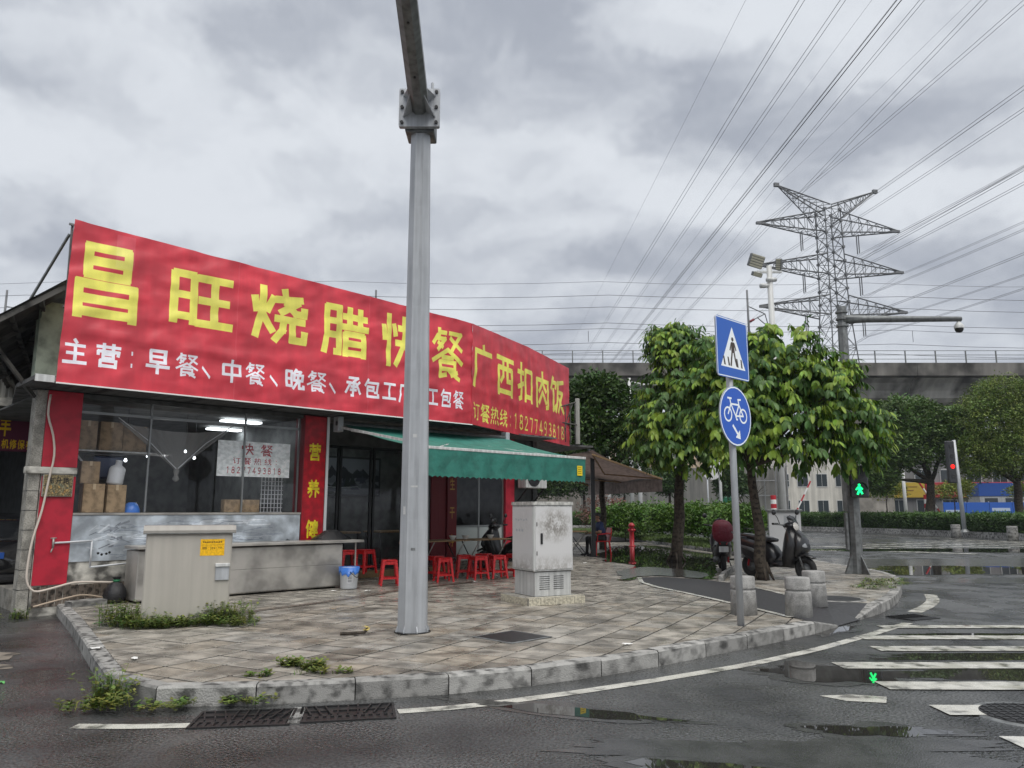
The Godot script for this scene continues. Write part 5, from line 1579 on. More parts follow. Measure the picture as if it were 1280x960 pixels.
	# granite bollards
	t = thing("bollard", "grey stone bollard standing directly beside the sign post", "bollard", Vector3(3.05, PAVE, -10.45), 0, "stone bollards at the cycle path")
	s = new_st(true)
	lathe(s, [Vector2(0, 0), Vector2(0.17, 0.0), Vector2(0.162, 0.30), Vector2(0.16, 0.315), Vector2(0.145, 0.322), Vector2(0.145, 0.335), Vector2(0.16, 0.342), Vector2(0.16, 0.35), Vector2(0.157, 0.475), Vector2(0.148, 0.492), Vector2(0, 0.495)], 24)
	put("shaft", s, M.stone_pale, t)
	copy_of(t, "grey stone bollard in front of the parked black moped, the nearer of two", Vector3(3.72, PAVE, -10.30), 40)
	copy_of(t, "grey stone bollard half hidden behind the one in front of the black moped", Vector3(4.34, PAVE, -11.36), 80)
	t = copy_of(t, "small dark bollard at the hedge kerb across the avenue, left of two", Vector3(24.3, 0.0, -42.8), 10); t.scale = Vector3(1.5, 1.5, 1.5); t.get_child(0).material_override = M.kerb[1]
	t.set_meta("group", "bollards at the hedge kerb")
	t = copy_of(t, "small dark bollard at the hedge kerb across the avenue, right of two", Vector3(24.7, 0.0, -38.6), 30); t.scale = Vector3(1.5, 1.5, 1.5); t.get_child(0).material_override = M.kerb[1]

	# drain grates, covers
	for q in [[-1.95, -5.92, 0.66, 8.0, "cast iron drain grate in the gutter, left of the pair"], [-1.23, -6.08, 0.66, 11.0, "cast iron drain grate in the gutter, right of the pair"], [5.68, -11.28, 0.5, 24.0, "cast iron drain grate by the zebra crossing at the island kerb"]]:
		t = thing("drain_grate", q[4], "drain grate", Vector3(q[0], 0.0, q[1]), q[3], "drain grates")
		var hw = q[2] / 2
		s = new_st(); span(s, -hw - 0.02, hw + 0.02, 0.001, 0.0025, -0.23, 0.23); put("pit", s, M.black, t)
		for e in [[-hw - 0.02, hw + 0.02, -0.23, -0.205], [-hw - 0.02, hw + 0.02, 0.205, 0.23], [-hw - 0.02, -hw, -0.205, 0.205], [hw, hw + 0.02, -0.205, 0.205], [-hw, hw, 0.075, 0.10]]:
			s = new_st(); span(s, e[0], e[1], 0.0025, 0.012, e[2], e[3]); put("frame", s, M.iron, t)
		for k in 12:
			s = new_st(); var x = -hw + (k + 0.5) * q[2] / 12; span(s, x - 0.014, x + 0.014, 0.0025, 0.012, 0.10, 0.205); put("grate_bar", s, M.iron, t)
		for k in 9:
			s = new_st(); var x = -hw + (k + 0.5) * q[2] / 9
			beam(s, Vector3(x - (0.03 if k < 3 else -0.03 if k > 5 else 0.0), 0.007, -0.2), Vector3(x + (0.03 if k < 3 else -0.03 if k > 5 else 0.0), 0.007, 0.07), 0.011, 0.026); put("grate_bar", s, M.iron, t)
		for k in 3:
			s = new_st(); span(s, -hw + (k + 0.5) * q[2] / 3 - q[2] / 6, -hw + (k + 0.5) * q[2] / 3 + q[2] / 6 - 0.02, 0.0025, 0.013, -0.075, -0.06); put("grate_bar", s, M.iron, t)
	t = thing("grate_block", "small concrete block between the two gutter drain grates", "block", Vector3(-1.59, 0, -6.0), 9)
	s = new_st(); span(s, -0.045, 0.045, 0, 0.012, -0.22, 0.22, 0.003); put("block", s, M.kerb[1], t)
	t = thing("manhole_cover", "round iron manhole cover in the road at the bottom right corner", "manhole cover", Vector3(3.85, 0, -6.02))
	s = new_st(); lathe(s, [Vector2(0, 0.006), Vector2(0.39, 0.006), Vector2(0.40, 0.0)], 40); put("ring", s, M.galv_dark, t)
	s = new_st(); lathe(s, [Vector2(0, 0.012), Vector2(0.335, 0.012), Vector2(0.34, 0.0)], 40); var lid := put("lid", s, M.iron, t)
	for i in 9:
		for ax in 2:
			var x = -0.28 + i * 0.07; var h = sqrt(0.32 * 0.32 - x * x)
			s = new_st()
			if ax == 0: span(s, x - 0.008, x + 0.008, 0.012, 0.017, -h, h)
			else: span(s, -h, h, 0.012, 0.0165, x - 0.008, x + 0.008)
			put("rib", s, M.iron, lid)
	t = thing("manhole_cover", "round iron manhole cover in the island paving behind the bollards", "manhole cover", Vector3(5.0, PAVE, -12.25))
	s = new_st(); lathe(s, [Vector2(0, 0.009), Vector2(0.42, 0.009), Vector2(0.45, 0.0)], 32); put("ring", s, M.kerb[1], t)
	s = new_st(); lathe(s, [Vector2(0, 0.014), Vector2(0.36, 0.014), Vector2(0.37, 0.0)], 32); put("lid", s, M.iron, t)
	t = thing("square_cover", "square dark access cover set into the paving in front of the white cabinet", "access cover", Vector3(0.0, PAVE, -8.63), 45)
	s = new_st(); span(s, -0.31, 0.31, 0, 0.007, -0.31, 0.31, 0.002); put("frame", s, M.galv_dark, t)
	s = new_st(); span(s, -0.27, 0.27, 0, 0.010, -0.27, 0.27, 0.002); put("lid", s, M.iron, t)

	# litter
	var lit = [[-4.1, -7.9, "white tissue scrap on the paving near the left kerb corner", M.tape_white], [-3.46, -7.35, "small white scrap close to the left kerb corner", M.tape_white], [1.17, -8.13, "white paper scrap on the paving in front of the white cabinet", M.tape_white], [-3.0, -13.35, "white tissue beside the bucket, left of it", M.tape_white], [-2.45, -13.4, "white tissue beside the bucket, right of it", M.tape_white], [-0.7, -15.05, "white paper under the red stools", M.tape_white], [1.88, -20.3, "crumpled white tissue by the puddle edge", M.tape_white], [-2.45, -10.9, "pale leaf scrap by the drain strip", M.carton], [-5.0, -9.6, "green plastic strip on the left kerb", null], [-4.5, -7.1, "bright green leaf lying on the road by the left kerb", null]]
	for q in lit:
		t = thing("litter", q[2], "litter", Vector3(q[0], 0.002 if q[2].ends_with("left kerb") and q[2].begins_with("bright") else PAVE + 0.004, q[1]), rr(0, 360))
		s = new_st()
		var p := blob(0, 0, 0.055, 0.028, rng.randi() % 99, 12, 0.5)
		var idx = Geometry2D.triangulate_polygon(p)
		for i in range(0, idx.size(), 3):
			var a = p[idx[i]]; var b = p[idx[i + 1]]; var c = p[idx[i + 2]]
			var f = func(v: Vector2) -> Vector3: return Vector3(v.x, 0.012 + 0.014 * sin(v.x * 60) * cos(v.y * 70), v.y)
			if (b - a).cross(c - a) > 0: tri(s, f.call(a), f.call(c), f.call(b))
			else: tri(s, f.call(a), f.call(b), f.call(c))
		put("scrap", s, q[3] if q[3] else mat(lin(0.10, 0.36, 0.10), 0.5), t)
	t = thing("dry_branch", "short dry brown branch with yellow leaves lying left of the mast foot", "branch", Vector3(-1.72, PAVE, -8.75), 8)
	s = new_st(); tube(s, [Vector3(-0.16, 0.02, 0), Vector3(0.0, 0.025, 0.02), Vector3(0.1, 0.03, 0), Vector3(0.14, 0.07, -0.02)], 0.018, 6); put("twig", s, M.bark, t)
	for k in 6:
		s = new_st(); var a = rr(0, TAU); var c = Vector3(0.12 + rr(-0.03, 0.03), 0.06 + rr(-0.02, 0.04), rr(-0.03, 0.03)); var d = Vector3(cos(a), 0.4, sin(a)) * 0.05
		quad(s, c - d * 0.2, c + Vector3(-d.z, 0, d.x) * 0.5, c + d, c + Vector3(d.z, 0, -d.x) * 0.5); put("dry_leaf", s, mat(lin(0.42, 0.33, 0.10), 0.7), t)

	# weeds
	weeds("weed_clump", "overgrown green weeds along the foot of the grey steel cabinet", [[-4.62, -9.5, 0.32, 150, 0.30], [-4.35, -9.3, 0.34, 120, 0.17], [-4.1, -9.38, 0.3, 90, 0.12], [-3.8, -9.5, 0.26, 90, 0.13], [-3.45, -9.72, 0.3, 150, 0.27], [-3.3, -9.5, 0.28, 70, 0.13]], PAVE, 0.93)
	weeds("weed_clump", "tall grassy weeds growing over the left kerb corner", [[-3.12, -6.28, 0.13, 80, 0.27], [-3.05, -6.16, 0.17, 60, 0.14], [-3.25, -6.12, 0.17, 40, 0.08], [-2.7, -6.18, 0.22, 30, 0.05]], 0.02, 0.6)
	weeds("weed_clump", "small bright tuft of grass between the tiles by the front kerb", [[-1.95, -7.05, 0.08, 60, 0.08], [-1.72, -6.92, 0.11, 90, 0.09]], PAVE, 0.5)
	weeds("weed_clump", "low mossy weeds along the inner edge of the front kerb", [[-2.1, -6.66, 0.12, 20, 0.05], [-1.7, -6.72, 0.14, 22, 0.06], [-1.45, -6.78, 0.12, 14, 0.05]], PAVE, 0.5)
	weeds("weed_clump", "small weeds rooted in the face of the front kerb", [[-2.2, -6.24, 0.1, 14, 0.06], [-1.95, -6.28, 0.14, 20, 0.07], [-2.5, -6.2, 0.1, 14, 0.05]], 0.03, 0.5)
	weeds("weed_clump", "weeds at the foot of the concrete corner post", [[-6.95, -11.2, 0.14, 40, 0.14], [-7.2, -11.0, 0.2, 30, 0.1]], 0.0, 0.4)
	weeds("weed_clump", "patch of short yellowish grass on the island beside the kerb", [[6.9, -14.6, 0.5, 110, 0.06], [7.2, -15.3, 0.45, 90, 0.06], [6.4, -14.0, 0.4, 60, 0.05]], PAVE, 0.5)

func weeds(called: String, label: String, spots: Array, y: float, broad: float) -> void:
	var c = Vector3(spots[0][0], y, spots[0][1])
	var t := thing(called, label, "weeds", c)
	var s := new_st()
	for q in spots:
		for i in q[3]:
			var a = rr(0, TAU); var d = q[2] * sqrt(rng.randf())
			var b = Vector3(q[0] + cos(a) * d, y, q[1] + sin(a) * d * 0.6) - c
			var h = q[4] * rr(0.45, 1.15)
			var la = rr(0, TAU); var lean = Vector3(cos(la), 0, sin(la)) * h * rr(0.15, 0.7)
			var g = rr(0.7, 1.35)
			s.set_color(Color(0.085 * g * rr(0.8, 1.7), 0.145 * g, 0.026 * g))
			if rng.randf() < broad:
				# a stem with small leaves
				var top = b + lean * 1.2 + Vector3(0, h * 0.85, 0)
				var sd = Vector3(-lean.z, 0, lean.x).normalized() * 0.002
				quad(s, b - sd, b + sd, top + sd, top - sd)
				for k in 8:
					var p = b.lerp(top, 0.2 + 0.115 * k)
					var an = k * 2.4 + a
					var dr = Vector3(cos(an), rr(-0.1, 0.5), sin(an)).normalized() * rr(0.025, 0.06)
					var n = Vector3(-dr.z, 0, dr.x).normalized() * dr.length() * 0.32
					quad(s, p, p + dr * 0.5 - n, p + dr, p + dr * 0.5 + n)
			else:
				var sd = Vector3(-lean.z, 0, lean.x).normalized() * rr(0.003, 0.006)
				var mid = b + lean * 0.35 + Vector3(0, h * 0.65, 0)
				quad(s, b - sd, b + sd, mid + sd * 0.8, mid - sd * 0.8)
				tri(s, mid - sd * 0.8, mid + sd * 0.8, b + lean * 1.1 + Vector3(0, h * 0.8, 0))
	put("blades", s, M.grass, t)

# ---------------------------------------------------------------- stools, tables, people, vehicles
func make_stool(label: String, at: Vector3, turn: float) -> Node3D:
	var t := thing("red_stool", label, "stool", at, turn, "red plastic stools")
	var s := new_st(); span(s, -0.135, 0.135, 0.43, 0.455, -0.135, 0.135, 0.01); put("seat", s, M.red_stool, t)
	s = new_st(); bar(s, Vector3(-0.03, 0.456, 0), Vector3(0.03, 0.456, 0), 0.012); put("grip_hole", s, M.dark_red, t)
	for q in [[-1, -1], [1, -1], [1, 1], [-1, 1]]:
		s = new_st()
		var top = Vector3(q[0] * 0.108, 0.435, q[1] * 0.108); var bot = Vector3(q[0] * 0.158, 0.0, q[1] * 0.158)
		sweep(s, [bot, top], [Vector2(0.024, 0.024), Vector2(0.036, 0.036)], 4, 1.0, true, 0.5); put("leg", s, M.red_stool, t)
	for a in 4:
		s = new_st()
		var b = Basis(Vector3.UP, a * PI / 2)
		box(s, b * Vector3(0, 0.40, 0.118), Vector3(0.2, 0.055, 0.014), b); put("apron", s, M.red_stool, t)
		s = new_st(); box(s, b * Vector3(0, 0.13, 0.146), Vector3(0.26, 0.032, 0.012), b); put("stretcher", s, M.red_stool, t)
	return t

func make_table(label: String, at: Vector3, turn: float) -> Node3D:
	var t := thing("folding_table", label, "table", at, turn, "folding tables under the awning")
	var s := new_st(); span(s, -0.55, 0.55, 0.715, 0.74, -0.32, 0.32, 0.006); put("top", s, M.wood, t)
	for x in [-0.4, 0.4]:
		s = new_st(true)
		tube(s, [Vector3(x, 0.71, -0.28), Vector3(x, 0.35, 0.0), Vector3(x, 0.0, 0.28)], 0.012, 6); put("leg", s, M.black, t)
		s = new_st(true)
		tube(s, [Vector3(x + 0.03, 0.71, 0.28), Vector3(x + 0.03, 0.35, 0.0), Vector3(x + 0.03, 0.0, -0.28)], 0.012, 6); put("leg", s, M.steel, t)
	s = new_st(true); bar(s, Vector3(-0.42, 0.02, 0.28), Vector3(0.42, 0.02, 0.28), 0.01); bar(s, Vector3(-0.42, 0.36, 0), Vector3(0.42, 0.36, 0), 0.01); put("stretcher", s, M.steel, t)
	return t

func make_dining() -> void:
	var tb := make_table("folding table with bowls under the awning, directly right of the mast", Vector3(-1.50, PAVE, -16.35), YAW)
	copy_of(tb, "folding table with bowls under the awning, nearer the white cabinet", Vector3(-0.62, PAVE, -17.2), YAW)
	var t := thing("rice_bowl", "white bowl at the left end of the left folding table", "bowl", Vector3(-1.82, PAVE + 0.741, -16.0), 0, "bowls on the tables")
	var s := new_st(true)
	lathe(s, [Vector2(0, 0), Vector2(0.04, 0), Vector2(0.042, 0.012), Vector2(0.075, 0.06), Vector2(0.082, 0.085), Vector2(0.077, 0.085), Vector2(0.05, 0.03), Vector2(0, 0.025)], 18)
	put("bowl", s, M.porcelain, t)
	copy_of(t, "white bowl at the right end of the left folding table", Vector3(-1.25, PAVE + 0.741, -16.5), 0)
	copy_of(t, "white bowl at the left end of the right folding table", Vector3(-1.0, PAVE + 0.741, -16.85), 0)
	copy_of(t, "white bowl in the middle of the right folding table", Vector3(-0.48, PAVE + 0.741, -17.2), 0)
	var st := make_stool("red stool closest to the mast on its right, front row", Vector3(-1.32, PAVE, -15.2), 20)
	copy_of(st, "red stool in the front row, second from the mast", Vector3(-0.68, PAVE, -15.72), 32)
	copy_of(st, "red stool in the front row, third from the mast", Vector3(-0.30, PAVE, -16.0), 24)
	copy_of(st, "red stool in the front row, half hidden by the white cabinet", Vector3(0.06, PAVE, -16.45), 40)
	copy_of(st, "red stool in the back row behind the first stool right of the mast", Vector3(-1.55, PAVE, -15.72), 50)
	copy_of(st, "red stool in the back row behind the second stool right of the mast", Vector3(-0.98, PAVE, -16.1), 12)
	copy_of(st, "red stool tucked behind the third stool, beside the motorcycle", Vector3(-0.60, PAVE, -16.55), 70)
	copy_of(st, "red stool half hidden by the left edge of the mast", Vector3(-2.26, PAVE, -14.5), 15)
	st = copy_of(st, "red stool standing inside the doorway step, left of the pair", Vector3(-3.18, 0.29, -15.2), 30)
	copy_of(st, "red stool standing inside the doorway step, right of the pair", Vector3(-2.88, 0.29, -15.42), 50)
	# table and chair by the brown awning
	copy_of(tb, "folding table under the brown awning beside the seated person", Vector3(1.95, PAVE, -23.6), 80)
	t = thing("red_chair", "red plastic armchair under the brown awning with a person sitting in it", "chair", Vector3(2.72, PAVE, -24.0), -78)
	s = new_st(); span(s, -0.22, 0.22, 0.41, 0.435, -0.22, 0.22, 0.008); put("seat", s, M.red_stool, t)
	s = new_st(); prism(s, PackedVector2Array([Vector2(-0.21, 0.44), Vector2(0.21, 0.44), Vector2(0.24, 0.7), Vector2(0.17, 0.84), Vector2(-0.17, 0.84), Vector2(-0.24, 0.7)]), -0.015, 0.015, Transform3D(Basis(Vector3.RIGHT, -0.14), Vector3(0, 0.0, -0.17))); put("backrest", s, M.red_stool, t)
	for q in [[-1, -1], [1, -1], [1, 1], [-1, 1]]:
		s = new_st(); bar(s, Vector3(q[0] * 0.25, 0, q[1] * 0.24), Vector3(q[0] * 0.2, 0.42, q[1] * 0.2), 0.022, 6, 0.03); put("leg", s, M.red_stool, t)
	for q in [-1, 1]:
		s = new_st(); tube(s, [Vector3(q * 0.24, 0.44, 0.19), Vector3(q * 0.25, 0.63, 0.17), Vector3(q * 0.24, 0.65, -0.1), Vector3(q * 0.22, 0.66, -0.26)], 0.02, 6); put("armrest", s, M.red_stool, t)

# a body as one skin round a skeleton: smooth union of tapered capsules, meshed as surface nets
func skin(bones: Array, cell: float, blend: float, s: SurfaceTool) -> void:
	# bone: [a, b, ra, rb, Color]
	var lo = Vector3(1e9, 1e9, 1e9); var hi = -lo
	for b in bones:
		var m = maxf(b[2], b[3]) + blend + cell * 2
		lo = lo.min(b[0] - Vector3(m, m, m)).min(b[1] - Vector3(m, m, m))
		hi = hi.max(b[0] + Vector3(m, m, m)).max(b[1] + Vector3(m, m, m))
	var n = Vector3i(((hi - lo) / cell).ceil()) + Vector3i(1, 1, 1)
	var f := PackedFloat32Array(); f.resize(n.x * n.y * n.z); f.fill(1e3)
	for b in bones:
		var m = maxf(b[2], b[3]) + blend + cell * 2
		var l = Vector3i(((b[0].min(b[1]) - Vector3(m, m, m) - lo) / cell).floor())
		var h = Vector3i(((b[0].max(b[1]) + Vector3(m, m, m) - lo) / cell).ceil())
		var ab: Vector3 = b[1] - b[0]
		var il = 1.0 / maxf(ab.length_squared(), 1e-9)
		for z in range(maxi(l.z, 0), mini(h.z, n.z - 1) + 1):
			for y in range(maxi(l.y, 0), mini(h.y, n.y - 1) + 1):
				for x in range(maxi(l.x, 0), mini(h.x, n.x - 1) + 1):
					var p = lo + Vector3(x, y, z) * cell - b[0]
					var t = clampf(p.dot(ab) * il, 0, 1)
					var d = (p - ab * t).length() - lerpf(b[2], b[3], t)
					var k = x + n.x * (y + n.y * z)
					var e = f[k]
					var hh = maxf(blend - absf(d - e), 0.0) / blend
					f[k] = minf(d, e) - hh * hh * blend * 0.25
	var id := {}
	var pos = []; var col = []
	for z in n.z - 1:
		for y in n.y - 1:
			for x in n.x - 1:
				var k = x + n.x * (y + n.y * z)
				var any := false; var all := true
				for c in 8:
					var v = f[k + (c & 1) + n.x * ((c >> 1 & 1) + n.y * (c >> 2))]
					if v < 0: any = true
					else: all = false
				if not any or all: continue
				var sum = Vector3.ZERO; var cnt := 0
				for e in [[0, 1], [2, 3], [4, 5], [6, 7], [0, 2], [1, 3], [4, 6], [5, 7], [0, 4], [1, 5], [2, 6], [3, 7]]:
					var a = e[0]; var b = e[1]
					var va = f[k + (a & 1) + n.x * ((a >> 1 & 1) + n.y * (a >> 2))]
					var vb = f[k + (b & 1) + n.x * ((b >> 1 & 1) + n.y * (b >> 2))]
					if (va < 0) != (vb < 0):
						var pa = Vector3(a & 1, a >> 1 & 1, a >> 2); var pb = Vector3(b & 1, b >> 1 & 1, b >> 2)
						sum += pa.lerp(pb, va / (va - vb)); cnt += 1
				var P = lo + (Vector3(x, y, z) + sum / cnt) * cell
				id[k] = pos.size()
				pos.append(P)
				var best = 1e9; var bc = Color.WHITE
				for b in bones:
					var ab: Vector3 = b[1] - b[0]
					var t = clampf((P - b[0]).dot(ab) / maxf(ab.length_squared(), 1e-9), 0, 1)
					var d = (P - b[0] - ab * t).length() - lerpf(b[2], b[3], t)
					if d < best:
						best = d; bc = b[4]
				col.append(bc)
	var step = [1, n.x, n.x * n.y]
	for k in id:
		for ax in 3:
			var j = (ax + 1) % 3; var l = (ax + 2) % 3
			var v0 = f[k]; var v1 = f[k + step[ax]]
			if (v0 < 0) == (v1 < 0): continue
			var q = [k, k - step[j], k - step[j] - step[l], k - step[l]]
			var ok = true
			for w in q:
				if not id.has(w): ok = false
			if not ok: continue
			if v0 >= 0: q.reverse()
			var pp = []
			for w in q: pp.append(id[w])
			for w in [pp[0], pp[2], pp[1], pp[0], pp[3], pp[2]]:
				s.set_color(col[w]); s.add_vertex(pos[w])

func hand_bones(wrist: Vector3, dir: Vector3, up: Vector3, c: Color, curl: float) -> Array:
	var o = []
	var d = dir.normalized(); var u = (up - d * up.dot(d)).normalized(); var sd = d.cross(u)
	o.append([wrist, wrist + d * 0.05, 0.024, 0.026, c])
	for k in 4:
		var off = sd * (0.033 - k * 0.022)
		o.append([wrist + d * 0.03 + off * 0.6, wrist + d * 0.085 + off, 0.014, 0.011, c])
		var len = [0.068, 0.076, 0.070, 0.055][k]
		var p = wrist + d * 0.085 + off
		var dd = d
		for q in 3:
			dd = dd.rotated(sd, -curl * (0.6 + 0.3 * q))
			var e = p + dd * len * [0.46, 0.31, 0.23][q]
			o.append([p, e, 0.0092 - q * 0.0008, 0.0086 - q * 0.0009, c])
			p = e
	var th = wrist + d * 0.03 + sd * 0.026
	var t1 = th + (d * 0.6 + sd * 0.8).normalized() * 0.042
	o.append([th, t1, 0.015, 0.011, c])
	var t2 = t1 + (d * 0.9 + sd * 0.3 - u * 0.2).normalized() * 0.035
	o.append([t1, t2, 0.010, 0.0085, c])
	return o

func seated_person(label: String, at: Vector3, turn: float, shirt: Color, pants: Color, shirt_sleeve := true) -> Node3D:
	# sits on a seat 0.44 high at its own origin, facing local +z
	var t := thing("person", label, "person", at, turn)
	var sk = Color(0.36, 0.20, 0.13); var hair = Color(0.012, 0.010, 0.009); var shoe = Color(0.02, 0.02, 0.022)
	var b = []
	var y0 = 0.50
	b.append([Vector3(-0.08, y0 + 0.03, -0.05), Vector3(0.08, y0 + 0.03, -0.05), 0.115, 0.115, pants])
	b.append([Vector3(0, y0 + 0.05, -0.05), Vector3(0, y0 + 0.22, -0.02), 0.13, 0.125, shirt])
	b.append([Vector3(0, y0 + 0.22, -0.02), Vector3(0, y0 + 0.42, 0.03), 0.125, 0.12, shirt])
	b.append([Vector3(-0.15, y0 + 0.46, 0.03), Vector3(0.15, y0 + 0.46, 0.03), 0.062, 0.062, shirt])
	b.append([Vector3(-0.09, y0 + 0.36, 0.05), Vector3(0.09, y0 + 0.36, 0.05), 0.10, 0.10, shirt])
	b.append([Vector3(0, y0 + 0.48, 0.04), Vector3(0, y0 + 0.58, 0.075), 0.05, 0.048, sk])
	for sg in [-1.0, 1.0]:
		b.append([Vector3(sg * 0.10, y0 + 0.02, -0.02), Vector3(sg * 0.13, y0 + 0.02, 0.38), 0.088, 0.062, pants])
		b.append([Vector3(sg * 0.13, y0 + 0.02, 0.38), Vector3(sg * 0.12, 0.10, 0.36 - sg * 0.05), 0.060, 0.042, pants])
		b.append([Vector3(sg * 0.12, 0.05, 0.33 - sg * 0.05), Vector3(sg * 0.13, 0.035, 0.53 - sg * 0.05), 0.045, 0.035, shoe])
		var el = Vector3(sg * 0.24, y0 + 0.22, 0.10); var wr = Vector3(sg * 0.10, y0 + 0.19, 0.33)
		b.append([Vector3(sg * 0.185, y0 + 0.45, 0.03), el.lerp(Vector3(sg * 0.185, y0 + 0.45, 0.03), 0.35), 0.058, 0.054, shirt])
		b.append([el.lerp(Vector3(sg * 0.185, y0 + 0.45, 0.03), 0.35), el, 0.043, 0.038, sk])
		b.append([el, wr, 0.038, 0.026, sk])
	var s := new_st(true)
	skin(b, 0.014, 0.045, s)
	for sg in [-1.0, 1.0]:
		var wr = Vector3(sg * 0.10, y0 + 0.19, 0.33)
		skin(hand_bones(wr, Vector3(-sg * 0.45, -0.05, 0.9), Vector3(0, 1, 0), sk, 0.35), 0.005, 0.008, s)
	var h = Vector3(0, y0 + 0.67, 0.10)
	var hb = [[h + Vector3(0, 0.03, -0.015), h + Vector3(0, 0.02, 0.01), 0.088, 0.082, sk], [h + Vector3(0, -0.05, 0.03), h + Vector3(0, -0.075, 0.045), 0.055, 0.042, sk], [h + Vector3(0, 0.015, 0.085), h + Vector3(0, -0.02, 0.10), 0.011, 0.016, sk], [h + Vector3(-0.02, -0.052, 0.083), h + Vector3(0.02, -0.052, 0.083), 0.009, 0.009, Color(0.30, 0.12, 0.09)], [h + Vector3(0, -0.04, 0.0), h + Vector3(0, -0.1, -0.03), 0.05, 0.047, sk]]
	for sg in [-1.0, 1.0]:
		hb.append([h + Vector3(sg * 0.082, 0.015, -0.01), h + Vector3(sg * 0.086, -0.02, 0.0), 0.018, 0.012, sk])
		hb.append([h + Vector3(sg * 0.032, 0.012, 0.078), h + Vector3(sg * 0.034, 0.012, 0.079), 0.0115, 0.0115, Color(0.05, 0.03, 0.025)])
	skin(hb, 0.006, 0.012, s)
	put("body", s, mat(Color(1, 1, 1), 0.7, {"vc": true}), t)
	s = new_st(true)
	skin([[h + Vector3(0, 0.055, -0.03), h + Vector3(0, 0.06, 0.01), 0.092, 0.082, hair], [h + Vector3(0, 0.0, -0.06), h + Vector3(0, -0.04, -0.06), 0.06, 0.045, hair], [h + Vector3(-0.07, 0.03, -0.02), h + Vector3(0.07, 0.03, -0.02), 0.026, 0.026, hair]], 0.007, 0.02, s)
	put("hair", s, mat(Color(1, 1, 1), 0.5, {"vc": true}), t)
	return t

func make_people() -> void:
	seated_person("person in a dark blue shirt sitting in the red chair under the brown awning", Vector3(2.72, PAVE - 0.02, -24.0), -78, Color(0.012, 0.03, 0.10), Color(0.012, 0.012, 0.014))
	seated_person("person in grey trousers at the left folding table, mostly hidden by the mast", Vector3(-1.92, PAVE + 0.0, -15.45), 205, Color(0.10, 0.10, 0.11), Color(0.06, 0.065, 0.075))
	make_stool("red stool under the person hidden behind the mast", Vector3(-1.92, PAVE, -15.42), 30)

func wheel(s: SurfaceTool, c: Vector3, r: float, w: float) -> void:
	# tyre round the local z axis
	var n := 26; var m := 8
	for i in n:
		for j in m:
			var p = func(ii: int, jj: int) -> Vector3:
				var a = TAU * ii / n; var b = TAU * jj / m
				var q = r - w * 0.55 + cos(b) * w * 0.55
				return c + Vector3(cos(a) * q, sin(a) * q, sin(b) * w * 0.5)
			quad(s, p.call(i, j), p.call(i + 1, j), p.call(i + 1, j + 1), p.call(i, j + 1))

